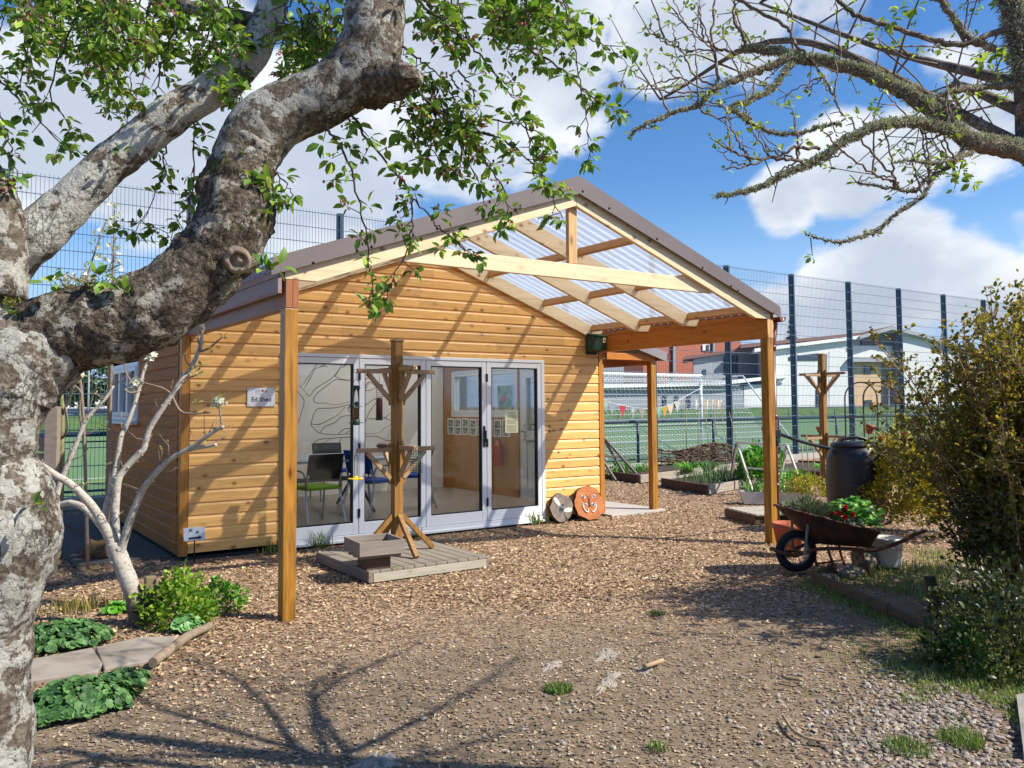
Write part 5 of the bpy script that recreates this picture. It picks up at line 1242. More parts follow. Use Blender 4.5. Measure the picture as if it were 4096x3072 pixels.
# ---- plants on the left
def mantle(v, u, rx, ry, h, n, R_, mat, lab, seed):
    P = gnd(v, u); rr = random.Random(seed); mb = MB()
    for i in range(n):
        a = rr.random()*6.28; q = math.sqrt(rr.random()); k = 1+.35*noise.noise(V3((math.cos(a)*1.5, math.sin(a)*1.5, seed)))
        x, y = rx*q*k*math.cos(a), ry*q*k*math.sin(a); z = h*(1-q*q*.8)*rr.uniform(.2, 1.15)+.01
        mb.rleaf((P.x+x, P.y+y, z), V3((math.cos(a)*q*.9+rr.gauss(0, .35), math.sin(a)*q*.9+rr.gauss(0, .35)-.15, 1)), R_*rr.uniform(.55, 1.2), 7, .22, .12)
    return tag(mb.obj('leafy_plant', mat), lab, 'plant', 'round leaved plants by the flagstones')
mantle(130, 1392, .34, .22, .13, 1150, .021, GREEN2, 'lady\'s mantle clump behind the flagstones beside the apple trunk', 1)
mantle(165, 1530, .30, .20, .12, 1050, .021, GREEN2, 'lady\'s mantle clump in front of the flagstones', 2)
mantle(262, 1475, .16, .10, .06, 420, .016, GREEN2, 'low trailing end of the front mantle clump', 3)
mantle(252, 1322, .10, .07, .06, 80, .028, GREEN1, 'small bright green rosette behind the white stemmed tree', 4)
mound('spurge_plant', gnd(385, 1345), (.25, .2, .36), 1000, .042, .034, SPUR, 'bright yellow green leafy clump at the foot of the white stemmed tree', 'plant', seed=11, hollow=.6)
mound('spurge_plant', gnd(470, 1320), (.2, .16, .22), 700, .035, .022, GREEN1, 'darker green leafy clump just left of the left post', 'plant', seed=12, hollow=.6)
mantle(400, 1362, .12, .06, .09, 110, .026, PALEG, 'low blue green leaves at the edge of the flagstone', 5)
mb = MB(); P = gnd(180, 1315)
for i in range(260): blade(mb, P.x+rp.gauss(0, .18), P.y+rp.gauss(0, .08), 0, rp.uniform(.04, .13), .006, rp, .9)
tag(mb.obj('dry_grass', leafmat('dry grass', ['#8a7a3a', '#7f8a3c', '#a08d4a'], .6, .3)), 'thin yellowing grass behind the mantle plants', 'grass')
P = gnd(323, 1345); sk = thing('tree_stake', 'short weathered stake strapped to the foot of the white stemmed tree', 'stake', tuple(P)); mb = MB(); mb.box((P.x-.035, P.y-.03, -.02), (P.x+.035, P.y+.04, zat(1245, P))); mb.obj('stake', wood('old stake', '#8a7a5c', 'z', knot=.1, rough=.85, dark=.5), sk, .006)
mb = MB(); zz = zat(1272, P); mb.tube(catmull([(P.x-.04, P.y-.04, zz), (P.x+.04, P.y-.04, zz), (P.x+.045, P.y+.045, zz), (P.x-.045, P.y+.045, zz), (P.x-.04, P.y-.04, zz)], 3), .012, 6); mb.tube(catmull([(P.x+.03, P.y-.05, zz-.03), (P.x-.03, P.y-.07, zz-.09), (P.x-.12, P.y-.03, zz-.14)], 4), .010, 6); mb.obj('strap', M_BLACK, sk)
P = gnd(212, 1205); mb = MB(); mb.lathe([(.15, -.02), (.14, .05), (.125, .16), (.12, .2), (.09, .21), (.05, .185)], (P.x, P.y, 0), 20); 
for v in mb.v: k = 1+.25*noise.noise(v*6); v.x = P.x+(v.x-P.x)*k; v.y = P.y+(v.y-P.y)*k; v.z += .05*noise.noise(v*7+V3((3, 0, 0)))
tag(mb.obj('tree_stump', plain('rotten stump', '#8a6a48', .95, 0, .4, nscale=10, col2='#5c4530', bump=.8)), 'low rotten orange brown tree stump behind the white stemmed tree', 'stump')
P = gnd(190, 1300); mb = MB(); mb.tube([gnd(195, 1322), at(183, 1290, depth_(gnd(195, 1322))) if False else V3((gnd(195, 1322).x-.05, gnd(195, 1322).y+.05, .16))], .008, 6); tag(mb.obj('garden_cane', M_CANE), 'short leaning cane in the soil behind the mantle plants', 'cane')
# ------------------------------------------------------------------ trees and the big shrub
rt = random.Random(41)
def barkmat(name, base, dark, pale, lo, hi, scale=11, moss=None, bumpd=.012):
    t = NT(name); p = t.pos()
    n1 = t.noise(p, scale, 10, .66, .4); n2 = t.noise(p, scale*5, 5, .65); n3 = t.noise(p, scale*.45, 4, .6)
    c = t.mix(t.smooth(n2, .35, .7), H(dark), H(base))
    lich = t.smooth(t.math('ADD', t.math('MULTIPLY', n1, .75), t.math('MULTIPLY', n2, .25)), lo, hi)
    pc = t.mix(t.smooth(n2, .4, .62), H(pale), H(pale, .72))
    c = t.mix(lich, c, pc)
    vd = t.n('TexVoronoi', {'Vector': t.vmath('ADD', t.scale(p, (1, 1, .55)), t.n('CombineXYZ', {0: t.math('MULTIPLY', n1, .05), 2: t.math('MULTIPLY', n2, .05)}).outputs[0]), 'Scale': scale*3.4}, feature='DISTANCE_TO_EDGE').outputs['Distance']
    crack = t.math('MULTIPLY', t.math('SUBTRACT', 1.0, t.smooth(vd, .0, .09)), t.smooth(n3, .5, .62))
    c = t.mix(t.math('MULTIPLY', crack, .5), c, H(dark, .5))
    c = t.mix(t.smooth(t.noise(p, scale*8, 3, .7), .66, .72), c, H(pale))
    if moss: c = t.mix(t.math('MULTIPLY', t.smooth(n3, .60, .68), .75), c, H(moss))
    h = t.math('SUBTRACT', t.math('ADD', t.math('MULTIPLY', n2, .8), t.math('MULTIPLY', n1, .5)), t.math('MULTIPLY', crack, .6))
    return t.done(t.pbr(c, .9, t.bump(h, .9, bumpd), spec=.2))
M_APPLE = barkmat('apple bark with lichen', '#7c7163', '#50483e', '#aaa89e', .485, .525, 13)
M_APPLEB = barkmat('sun toned lichened apple bark', '#84786a', '#5a5045', '#c2c0b6', .43, .475, 13)  # more lichen, and lightened to stand for sunlight on this limb
M_APPLED = barkmat('craggy mossy apple bark', '#786c5d', '#3b342c', '#aaa598', .515, .565, 15, '#5d5a2a', .02)
M_TWIG = plain('dark twig', '#4d4038', .8, 0, .3, nscale=30)
M_LEAFA = leafmat('apple leaves', ['#466b28', '#5b8434', '#6f983c', '#8aad4a', '#b3c95a', '#527833', '#7b9b48'], .45, .36, .35)
M_BUD = leafmat('pink blossom buds', ['#9c3348', '#b34a5e', '#c47a80', '#d9a8a4'], .5, .3)
M_CUT = plain('pale cut wood', '#8a7d6d', .85, 0, .3, nscale=18, col2='#6a5848', bump=.5)
M_MOSS = leafmat('yellow green moss', ['#6f7426', '#8a8a2f', '#555c20'], .8, .2)
def limb(pts, n=8, mat=None, rough=.10, rs=10, sides=36):
    P = catmull([at(v, u, d) for v, u, d, w in pts], n); R_ = lerpl([w/2/1793*d for v, u, d, w in pts], n)
    mb = MB(); mb.tube(P, R_, sides, True, True, rough, rs); return mb, P, R_
apple = thing('apple_tree', 'old apple tree with thick lichen covered limbs filling the left foreground', 'tree', tuple(gnd(-36, 2100)))
mb, P_, R_ = limb([(-68, 2120, 2.2, 300), (-54, 1700, 2.2, 215), (-50, 1500, 2.2, 212), (-42, 1350, 2.2, 208), (-18, 1240, 2.2, 225), (-4, 1160, 2.2, 245), (-12, 1080, 2.2, 225), (-40, 1010, 2.2, 198), (-32, 930, 2.2, 200), (-8, 840, 2.22, 235), (54, 775, 2.26, 220), (130, 738, 2.3, 180)], 10, rough=.09, rs=13)
mb.obj('trunk', M_APPLE, apple)
mb, P_, R_ = limb([(20, 800, 2.24, 190), (80, 752, 2.28, 195), (160, 712, 2.3, 182), (250, 697, 2.32, 176), (340, 662, 2.35, 172), (415, 603, 2.38, 160), (470, 545, 2.4, 158), (505, 480, 2.42, 165), (512, 415, 2.44, 152), (528, 355, 2.46, 135), (550, 310, 2.47, 132)], 10, rough=.14, rs=17, sides=48)
mb.obj('limb', M_APPLED, apple)
mb, P_, R_ = limb([(522, 380, 2.45, 130), (536, 325, 2.465, 138), (580, 268, 2.48, 140), (650, 228, 2.5, 132), (720, 196, 2.5, 130), (775, 150, 2.5, 138), (803, 90, 2.5, 132), (812, 20, 2.52, 130), (820, -80, 2.55, 120), (850, -260, 2.6, 100), (900, -480, 2.7, 70)], 10, rough=.07, rs=9)
mb.obj('limb', M_APPLE, apple)
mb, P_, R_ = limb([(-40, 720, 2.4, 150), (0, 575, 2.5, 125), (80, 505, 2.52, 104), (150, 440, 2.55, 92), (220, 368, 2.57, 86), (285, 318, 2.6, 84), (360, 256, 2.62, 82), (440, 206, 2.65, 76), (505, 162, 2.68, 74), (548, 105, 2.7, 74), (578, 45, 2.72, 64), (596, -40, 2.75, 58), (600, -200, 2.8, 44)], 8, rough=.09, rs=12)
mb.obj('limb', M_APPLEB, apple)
mb, P_, R_ = limb([(-10, 640, 2.4, 120), (8, 545, 2.42, 92), (2, 460, 2.44, 84), (-28, 385, 2.46, 80), (-90, 280, 2.5, 70), (-160, 60, 2.6, 50)], 8, rough=.09, rs=12)
mb.obj('limb', M_APPLE, apple)
mb, P_, R_ = limb([(592, 62, 2.72, 34), (545, 45, 2.72, 34), (480, 30, 2.75, 33), (400, 14, 2.78, 28), (330, -8, 2.8, 24), (240, -40, 2.9, 18)], 6, rough=.09, rs=14, sides=18)
mb.obj('limb', M_APPLE, apple)
mb, P_, R_ = limb([(800, 175, 2.49, 110), (840, 172, 2.46, 92), (876, 170, 2.43, 70), (884, 186, 2.42, 58)], 6, rough=.22, rs=22, sides=24); mb.obj('pruned_stub', M_APPLED, apple)
for v, u, d, w, seed in ((513, 562, 2.315, 54, 1), (288, 692, 2.245, 40, 2), (160, 1120, 2.1, 1, 3)):
    if w < 5: continue
    p = at(v, u, d); r = w/2/1793*d; ax = (EYE-p).normalized()+V3((0, 0, -.1)); mb = MB()
    mb.lathe([(r*1.05, -.05), (r*1.12, -.01), (r*1.0, .006), (r*.72, .008), (r*.55, -.002), (r*.3, .002), (r*.05, .001)], p, 24, axis=ax)
    for q in mb.v: q += (q-p)*(.22*noise.noise((q-p)*28))+ax.normalized()*(.01*noise.noise(q*60))
    mb.obj('healed_knot', M_CUT, apple)
mb = MB()
for (v, u, d, n, sp) in ((215, 622, 2.28, 260, .02), (150, 628, 2.27, 160, .016), (450, 590, 2.36, 200, .03), (470, 570, 2.35, 160, .03), (510, 220, 2.6, 120, .02), (290, 235, 2.52, 90, .014), (20, 655, 2.3, 90, .02)):
    c = at(v, u, d)
    for i in range(n): p = c+V3((rt.gauss(0, sp), rt.gauss(0, sp*.5), rt.gauss(0, sp*.45))); mb.leaf(p, rv()+V3((0, 0, .6)), rv(), .012, .004)
mb.obj('moss', M_MOSS, apple)
LEAF = MB(); BUD = MB(); TW = MB()
def rosette(L_, B_, p, d, n, size, buds=0, droop=.5):
    d = V3(d).normalized()
    for i in range(n):
        o = (d*.5+V3((rt.gauss(0, .8), rt.gauss(0, .8), rt.gauss(0, .55)-droop*.45))).normalized(); s = size*rt.uniform(.6, 1.2)
        st = p+o*s*.25; L_.leaf(st, o, V3((rt.gauss(0, .6), rt.gauss(0, .6), 1)), s, s*rt.uniform(.42, .58), rt.uniform(-.1, .35))
    for i in range(buds):
        q = p+(d*.4+rv(.8)).normalized()*size*rt.uniform(.45, .8); B_.tube([p, q], .0007, 3, False); B_.blob(q, (.0042, .0042, .006), i, 0, 1, 1)
def twig(pts, w0, w1, gap=.042, size=.038, n=(5, 8), bud=.35, side=.06, T_=None, L_=None, B_=None, start=.0, droop=.5):
    T_ = T_ or TW; L_ = L_ or LEAF; B_ = B_ or BUD
    Q = catmull([at(*p) for p in pts], 6)
    for i in range(1, len(Q)-1): Q[i] += rv(.006)
    R_ = [(w0+(w1-w0)*i/(len(Q)-1)) for i in range(len(Q))]; T_.tube(Q, R_, 6)
    acc = 0; nxt = gap*rt.uniform(.3, 1); tot = sum((b-a).length for a, b in zip(Q, Q[1:])); run = 0
    for a, b in zip(Q, Q[1:]):
        l = (b-a).length; run += l; acc += l
        if run < start*tot: acc = 0; continue
        if acc >= nxt:
            acc = 0; nxt = gap*rt.uniform(.6, 1.4); d = (b-a).normalized()
            s = (rv()+d*.5+V3((0, 0, -.25))).normalized(); e = b+s*side*rt.uniform(.15, 1.0)
            T_.tube([b, e], [.0018, .0012], 4); rosette(L_, B_, e, s, rt.randint(*n), size, rt.randint(2, 4) if rt.random() < bud else 0, droop)
    rosette(L_, B_, Q[-1], (Q[-1]-Q[-2]), n[1], size, 2 if rt.random() < bud else 0, droop)
TWL = [
 ([(880, -20, 2.5), (907, 5, 2.5), (989, 72, 2.52), (1044, 126, 2.54), (1085, 174, 2.56), (1112, 212, 2.58)], .005, .0018),
 ([(863, 96, 2.5), (905, 128, 2.52), (948, 164, 2.55)], .0045, .002),
 ([(880, 170, 2.5), (955, 250, 2.55), (1003, 294, 2.6), (1061, 362, 2.62), (1090, 420, 2.64), (1100, 475, 2.66)], .005, .0015),
 ([(1003, 290, 2.6), (1057, 290, 2.62), (1140, 342, 2.66), (1180, 410, 2.7), (1215, 472, 2.74)], .004, .0015),
 ([(969, -20, 2.6), (985, 70, 2.62), (986, 120, 2.64)], .003, .0015),
 ([(1085, 20, 2.6), (1146, 103, 2.65), (1215, 150, 2.7), (1256, 191, 2.74), (1300, 219, 2.78), (1338, 246, 2.8)], .0045, .0015),
 ([(1225, 40, 2.7), (1245, 130, 2.72), (1262, 222, 2.75), (1273, 308, 2.8), (1269, 350, 2.82)], .003, .001),
 ([(1215, 60, 2.7), (1266, 79, 2.74), (1317, 103, 2.8), (1362, 147, 2.85)], .003, .001),
 ([(1190, -30, 2.7), (1215, 10, 2.7), (1240, 60, 2.72)], .003, .0015),
 ([(740, 225, 2.5), (770, 260, 2.52), (798, 311, 2.55), (852, 373, 2.58), (893, 427, 2.6), (934, 478, 2.62), (975, 513, 2.64), (1022, 550, 2.66)], .0045, .0015),
 ([(893, 430, 2.6), (890, 490, 2.6), (878, 540, 2.6), (852, 590, 2.6), (835, 650, 2.6)], .003, .0015),
 ([(700, 262, 2.45), (716, 290, 2.45), (753, 349, 2.47), (777, 444, 2.5), (794, 540, 2.52), (802, 610, 2.53), (818, 670, 2.54)], .0045, .0015),
 ([(880, 235, 2.55), (893, 260, 2.6), (938, 328, 2.62), (969, 366, 2.65)], .003, .0015),
 ([(985, 280, 2.6), (1010, 335, 2.62), (1040, 410, 2.66)], .003, .0012),
 ([(940, 240, 2.58), (1020, 260, 2.6), (1100, 262, 2.64), (1165, 290, 2.68), (1192, 330, 2.7)], .0035, .0015),
 ([(1130, 260, 2.66), (1150, 330, 2.68), (1180, 400, 2.7)], .003, .0012),
 ([(40, -10, 2.5), (51, 44, 2.5), (56, 113, 2.52), (45, 190, 2.55)], .004, .0015),
 ([(-10, 170, 2.5), (20, 191, 2.5), (75, 253, 2.52), (144, 318, 2.55), (195, 335, 2.58)], .0035, .0012),
 ([(-8, 200, 2.4), (0, 240, 2.4), (20, 307, 2.42), (37, 386, 2.45)], .0035, .0012),
 ([(165, 40, 2.6), (147, 79, 2.6), (109, 191, 2.6), (143, 260, 2.62), (171, 284, 2.65)], .0035, .0012),
 ([(200, 20, 2.6), (208, 61, 2.6), (212, 120, 2.6), (260, 171, 2.62)], .0035, .0015),
 ([(425, 240, 2.7), (420, 290, 2.7), (413, 420, 2.72), (385, 470, 2.74), (362, 512, 2.76)], .003, .001),
 ([(358, 300, 2.7), (352, 359, 2.7), (331, 427, 2.72), (294, 500, 2.75)], .003, .001),
 ([(590, 365, 2.42), (612, 390, 2.42), (634, 422, 2.42)], .003, .0015),
 ([(520, 200, 2.6), (480, 180, 2.58), (470, 160, 2.55)], .003, .0015),
]
for pts, a, b in TWL: twig(pts, a, b, .03, .041, (5, 8))
def drooper(v, u, d, L, ang=None):
    a = ang if ang is not None else rt.uniform(.5, 2.3); pts = [(v, u, d)]
    for k in range(3):
        a += (PI/2-a)*.25+rt.gauss(0, .15); v += math.cos(a)*L/3; u += math.sin(a)*L/3; d += rt.uniform(-.05, .06); pts.append((v, u, d))
    twig(pts, .0035, .0012, .042, .038)
for i in range(36): drooper(rt.uniform(230, 520), rt.uniform(-70, 60), rt.uniform(2.4, 3.1), rt.uniform(90, 230))
for i in range(30): drooper(rt.uniform(10, 240), rt.uniform(-90, 10), rt.uniform(2.4, 3.0), rt.uniform(50, 160))
for i in range(30): drooper(rt.uniform(590, 750), rt.uniform(-60, 90), rt.uniform(2.55, 3.2), rt.uniform(60, 150))
for i in range(30): drooper(rt.uniform(880, 1230), rt.uniform(-80, 10), rt.uniform(2.5, 3.0), rt.uniform(50, 140), rt.uniform(.2, 1.5))
for i in range(14): drooper(rt.uniform(860, 1010), rt.uniform(130, 270), rt.uniform(2.45, 2.8), rt.uniform(50, 120), rt.uniform(.3, 1.3))
for v, u, d, n, s in ((75, 1098, 2.07, 4, .05), (20, 690, 2.2, 5, .05), (105, 612, 2.2, 7, .06), (215, 600, 2.24, 7, .055), (232, 590, 2.26, 5, .05), (270, 632, 2.22, 7, .045), (545, 385, 2.36, 8, .045), (575, 400, 2.38, 8, .045), (590, 415, 2.4, 5, .045), (560, 460, 2.36, 4, .03), (572, 585, 2.3, 9, .045), (600, 575, 2.32, 7, .045), (480, 205, 2.5, 9, .045), (500, 180, 2.5, 8, .045), (525, 195, 2.5, 6, .04), (150, 330, 2.45, 5, .04), (262, 330, 2.5, 6, .035), (545, 330, 2.4, 4, .04)):
    p = at(v, u, d); rosette(LEAF, BUD, p, (EYE-p).normalized()*.4+V3((0, 0, .6)), n, s, 0, 0.1)
LEAF.obj('foliage', M_LEAFA, apple); BUD.obj('blossom_buds', M_BUD, apple); kind(TW.obj('twigs', M_TWIG, apple), 'stuff')
# ---- second tree hanging in from the right
M_BARKR = barkmat('grey brown bark', '#8f7d6e', '#66574b', '#b3ae9f', .52, .6, 22)
M_TWIGR = plain('brown young twig', '#7d6a5b', .8, 0, .3, nscale=30)
M_LICH = leafmat('bushy grey green lichen', ['#9aa088', '#b0b49a', '#c0c2a8', '#888f78'], .9, .15)
M_LEAFR = leafmat('young right tree leaves', ['#5d7a2c', '#7b9638', '#98b045', '#b3c65a', '#6d8a4a'], .4, .45)
rtree = thing('lichen_tree', 'sparse spring tree with lichen covered branches reaching in from the upper right', 'tree', tuple(gnd(2420, 1750)))
L2 = MB(); B2 = MB(); T2 = MB(); LI = MB()
mb, P_, R_ = limb([(2440, 1750, 2.9, 170), (2420, 1300, 2.95, 140), (2370, 800, 3.0, 120), (2290, 480, 3.0, 100), (2245, 240, 3.0, 74), (2218, 120, 3.0, 62), (2194, 20, 3.02, 54), (2160, -120, 3.05, 46), (2110, -330, 3.1, 40)], 8, rough=.1, rs=14, sides=24)
mb.obj('trunk', M_BARKR, rtree)
for p, r in list(zip(P_, R_))[36:]:
    for i in range(150):
        q = rv(); LI.leaf(p+q*r*rt.uniform(.95, 1.15), q+rv(.8), rv(), rt.uniform(.012, .03), .005)
def rbranch(pts, w0, w1, lich=0, spur=.09, leaf=.6, size=.024, sides=10):
    d0 = pts[0][2]; Q = catmull([at(*p) for p in pts], 7)
    for i in range(1, len(Q)-1): Q[i] += rv(.005)
    R_ = [(w0+(w1-w0)*i/(len(Q)-1))/2/1793*3.0 for i in range(len(Q))]
    mb = MB(); mb.tube(Q, R_, sides, rough=.08, rs=40); mb.obj('branch', M_BARKR if w0 > 6 else M_TWIGR, rtree)
    acc = 0; nxt = spur
    for a, b, r in zip(Q, Q[1:], R_):
        acc += (b-a).length
        if lich:
            for i in range(int((b-a).length*lich*3.4)):
                q = rv(); q.z = q.z*.9+.25; LI.leaf(a.lerp(b, rt.random())+q*r*.95, q+rv(.9), rv(), rt.uniform(.007, .017)*(.6+.4*min(1, r/.012)), .0045)
        if acc >= nxt:
            acc = 0; nxt = spur*rt.uniform(.5, 1.5); s = (rv()+(b-a).normalized()*.4).normalized(); l = rt.uniform(.01, .045) if rt.random() < .75 else rt.uniform(.06, .16); e = b+s*l
            T2.tube([b, b.lerp(e, .5)+rv(.003), e], [.0022, .0018, .0013], 5)
            if rt.random() < leaf: rosette(L2, B2, e, s, rt.randint(2, 5), size, 0, .1)
    if leaf: rosette(L2, B2, Q[-1], Q[-1]-Q[-2], 4, size, 0, .1)
RB_ = [
 ([(2300, 390, 3.0), (2212, 333, 2.95), (2149, 317, 2.92), (2090, 303, 2.9), (2032, 253, 2.9), (1958, 203, 2.92), (1895, 171, 2.95), (1817, 144, 2.98), (1740, 129, 3.0), (1681, 113, 3.05), (1603, 108, 3.1)], 44, 13, 2600, .16, .3),
 ([(1720, 128, 3.0), (1700, 129, 3.0), (1646, 152, 2.98), (1599, 168, 2.95), (1545, 195, 2.92), (1506, 226, 2.9), (1447, 249, 2.88), (1389, 273, 2.86), (1362, 292, 2.85)], 17, 4, 500, .1, .6),
 ([(1712, 135, 3.0), (1700, 150, 2.98), (1673, 187, 2.95), (1625, 215, 2.9), (1582, 232, 2.88), (1612, 260, 2.86), (1650, 281, 2.85), (1700, 292, 2.85), (1760, 280, 2.84), (1812, 266, 2.84)], 12, 5, 500, .09, .6),
 ([(2085, 300, 2.9), (2050, 283, 2.85), (1973, 265, 2.8), (1895, 273, 2.75), (1837, 300, 2.72), (1779, 339, 2.7), (1740, 362, 2.68), (1693, 378, 2.66), (1631, 409, 2.64), (1549, 425, 2.62)], 22, 4, 1500, .11, .5),
 ([(1745, 358, 2.68), (1724, 347, 2.66), (1662, 343, 2.64), (1619, 341, 2.62), (1580, 325, 2.6), (1545, 306, 2.6)], 7, 3, 0, .1, .4),
 ([(1770, 322, 2.7), (1720, 318, 2.66), (1685, 335, 2.64), (1623, 355, 2.62), (1568, 366, 2.6)], 7, 3, 0, .09, .6),
 ([(2095, 310, 2.9), (2050, 360, 2.85), (2005, 386, 2.82), (1973, 413, 2.8), (1934, 409, 2.78), (1849, 393, 2.75)], 11, 4, 200, .1, .5),
 ([(1940, 408, 2.78), (1931, 382, 2.76), (1868, 312, 2.74), (1833, 253, 2.72)], 6, 3, 0, .15, .2),
 ([(1935, 405, 2.78), (1927, 390, 2.77), (1888, 378, 2.74), (1825, 327, 2.7), (1779, 286, 2.68)], 6, 3, 0, .15, .2),
 ([(2020, 375, 2.83), (2008, 395, 2.8), (1993, 425, 2.78), (1958, 448, 2.76), (1927, 471, 2.75), (1895, 499, 2.74), (1856, 514, 2.72), (1817, 524, 2.7), (1779, 518, 2.7), (1740, 506, 2.7)], 9, 3, 250, .08, .7),
 ([(1790, -30, 3.0), (1810, 0, 3.0), (1845, 31, 3.0), (1934, 62, 3.0), (2012, 86, 3.0), (2082, 94, 3.0), (2180, 60, 3.0)], 8, 14, 0, .09, .7),
 ([(2205, 186, 3.0), (2150, 188, 3.0), (2071, 195, 2.95), (2016, 210, 2.9), (1990, 225, 2.9)], 16, 6, 200, .1, .4),
 ([(1570, -20, 3.1), (1599, 0, 3.1), (1693, 55, 3.05), (1720, 94, 3.0), (1779, 164, 2.95), (1800, 205, 2.9), (1821, 249, 2.85)], 9, 4, 0, .09, .5),
 ([(2010, -30, 3.0), (2032, 0, 3.0), (2063, 43, 3.0), (2090, 78, 3.0), (2150, 110, 3.0)], 10, 16, 300, .09, .6),
 ([(1600, 110, 3.1), (1564, 109, 3.08), (1518, 86, 3.06), (1486, 62, 3.04), (1440, 4, 3.02)], 7, 2.5, 0, .07, .7),
 ([(1540, 200, 2.92), (1551, 168, 2.94), (1540, 110, 2.96), (1537, 74, 2.98), (1545, -10, 3.0)], 8, 4, 0, .09, .5),
 ([(1612, 98, 3.08), (1605, 80, 3.06), (1585, 35, 3.04), (1590, -20, 3.04)], 8, 5, 0, .09, .5),
 ([(1540, 196, 2.92), (1467, 199, 2.9), (1420, 191, 2.88), (1358, 152, 2.86)], 5, 2, 0, .07, .7),
 ([(1545, 190, 2.92), (1500, 160, 2.95), (1470, 108, 3.0), (1425, 80, 3.04), (1392, 70, 3.06)], 5, 2, 0, .06, .7),
 ([(1560, 188, 2.92), (1525, 191, 2.9), (1467, 168, 2.88), (1432, 144, 2.86)], 4.5, 2, 0, .07, .7),
 ([(1500, 228, 2.9), (1533, 249, 2.88), (1568, 257, 2.86), (1600, 250, 2.85)], 4.5, 2.5, 0, .08, .5),
 ([(1570, 109, 3.08), (1500, 108, 3.06), (1440, 95, 3.04), (1400, 62, 3.02)], 4, 1.8, 0, .06, .7),
 ([(2100, 330, 2.88), (2060, 345, 2.82), (2010, 352, 2.78), (1965, 345, 2.76), (1930, 352, 2.74)], 8, 3, 300, .06, .95),
 ([(1625, 258, 2.86), (1560, 230, 2.88), (1520, 214, 2.9)], 5, 2.5, 0, .08, .6),
]
NODES = []
for b in RB_:
    rbranch(*b)
    NODES.extend(b[0][1:-1])
for i in range(26):                      # thin upright shoots
    v, u, d_ = rt.choice(NODES); L = rt.uniform(70, 200); s = rt.gauss(-.16, .16)
    rbranch([(v, u, d_), (v+s*L*.5+rt.gauss(0, 5), u-L*.5, d_+.02), (v+s*L, u-L, d_+.05)], 5, 1.8, 0, .10, .4, .022, 6)
for i in range(46):                      # short crossing twigs
    v, u, d_ = rt.choice(NODES); a = rt.uniform(2.4, 4.4); L = rt.uniform(40, 120)
    if u > 400: continue
    rbranch([(v, u, d_), (v+math.cos(a)*L*.5, u+math.sin(a)*L*.5+rt.gauss(0, 6), d_), (v+math.cos(a)*L, u+math.sin(a)*L*1.1, d_+.02)], 4, 1.6, 0, .07, .65, .024, 6)
for v, u in ((2150, 110), (2170, 125), (2130, 135), (2090, 350), (2075, 370), (2060, 380), (2100, 395), (1760, 355), (1925, 45), (2075, 385), (2040, 345), (1945, 20), (1975, 15)):
    p = at(v, u, 2.8); rosette(L2, B2, p, rv(), 8, .034, 0, .2)
tw0 = EYE+V3((2.9, .5, 1.0))
Tt = at(2200, 130, 3.0)
for i in range(7):                      # the rest of the crown, spreading over the yard beyond the picture
    a = -.9+i*.42; e = Tt+V3((math.cos(a)*rt.uniform(1.2, 2.6), math.sin(a)*rt.uniform(1.0, 2.0)-.3, rt.uniform(.3, 1.3))); m = Tt.lerp(e, .5)+rv(.2)
    Q = catmull([Tt-V3((0, 0, rt.uniform(0, .4))), m, e], 8); mb = MB(); mb.tube(Q, [.022*(1-.75*k/len(Q)) for k in range(len(Q))], 8, rough=.08, rs=30); mb.obj('branch', M_BARKR, rtree)
    for k in range(4, len(Q), 2):
        for j in range(2):
            s_ = (rv()+V3((0, 0, .2))).normalized(); f = Q[k]+s_*rt.uniform(.2, .6); T2.tube(catmull([Q[k], Q[k].lerp(f, .5)+rv(.03), f], 3), [.006, .005, .004, .0035, .003, .0025, .002][:7], 5)
            for g in (.4, .7, 1): rosette(L2, B2, Q[k].lerp(f, g), s_, 4, .03, 0, .1)
L2.obj('foliage', M_LEAFR, rtree); kind(T2.obj('twigs', M_TWIGR, rtree), 'stuff'); LI.obj('lichen', M_LICH, rtree)
# ---- small white stemmed tree
def whitemat():
    t = NT('white peeling bark'); p = t.pos(); n1 = t.noise(t.scale(p, (1, 1, 2.2)), 16, 5, .65); n2 = t.noise(t.scale(p, (1, 1, 3)), 55, 4, .6)
    z = t.n('SeparateXYZ', {0: p}).outputs[2]
    c = t.mix(t.smooth(n2, .57, .66), H('#b5aea2'), H('#5d5349')); c = t.mix(t.math('MULTIPLY', t.smooth(n1, .50, .62), .75), c, H('#8f8678'))
    c = t.mix(t.math('SUBTRACT', 1.0, t.smooth(t.math('ADD', z, t.math('MULTIPLY', n1, .35)), .28, .48)), c, H('#6d5a4c'))
    return t.done(t.pbr(c, .8, t.bump(n2, .6, .004), spec=.2))
M_WBARK = whitemat(); M_TIP = plain('grey brown young wood', '#8a7a6b', .8, 0, .25, nscale=25)
wt = thing('white_stemmed_tree', 'small bare spreading tree with white bark in front of the shed corner', 'tree', tuple(gnd(300, 1348)))
WP = []
def wlimb(pts, name='branch', sides=12, rough=.06):
    P = catmull([at(v, u, d) for v, u, d, w in pts], 6); R_ = lerpl([w/2/1793*d for v, u, d, w in pts], 6)
    mb = MB(); mb.tube(P, R_, sides, True, True, rough, 40)
    for i in range(2, len(P)-1, 2):
        if rt.random() < .6: q = rv(); mb.tube([P[i]+q*R_[i]*.6, P[i]+q*(R_[i]+rt.uniform(.005, .014))], [R_[i]*.38, R_[i]*.25], 6)
    mb.obj(name, M_WBARK if pts[0][3] > 7 else M_TIP, wt)
    if name == 'branch': WP.extend(P[8:])
    return P
wlimb([(305, 1365, 5.86, 46), (300, 1345, 5.86, 40), (288, 1285, 5.87, 36), (270, 1235, 5.88, 36), (252, 1192, 5.88, 38), (246, 1172, 5.88, 34)], 'trunk', 18, .1)
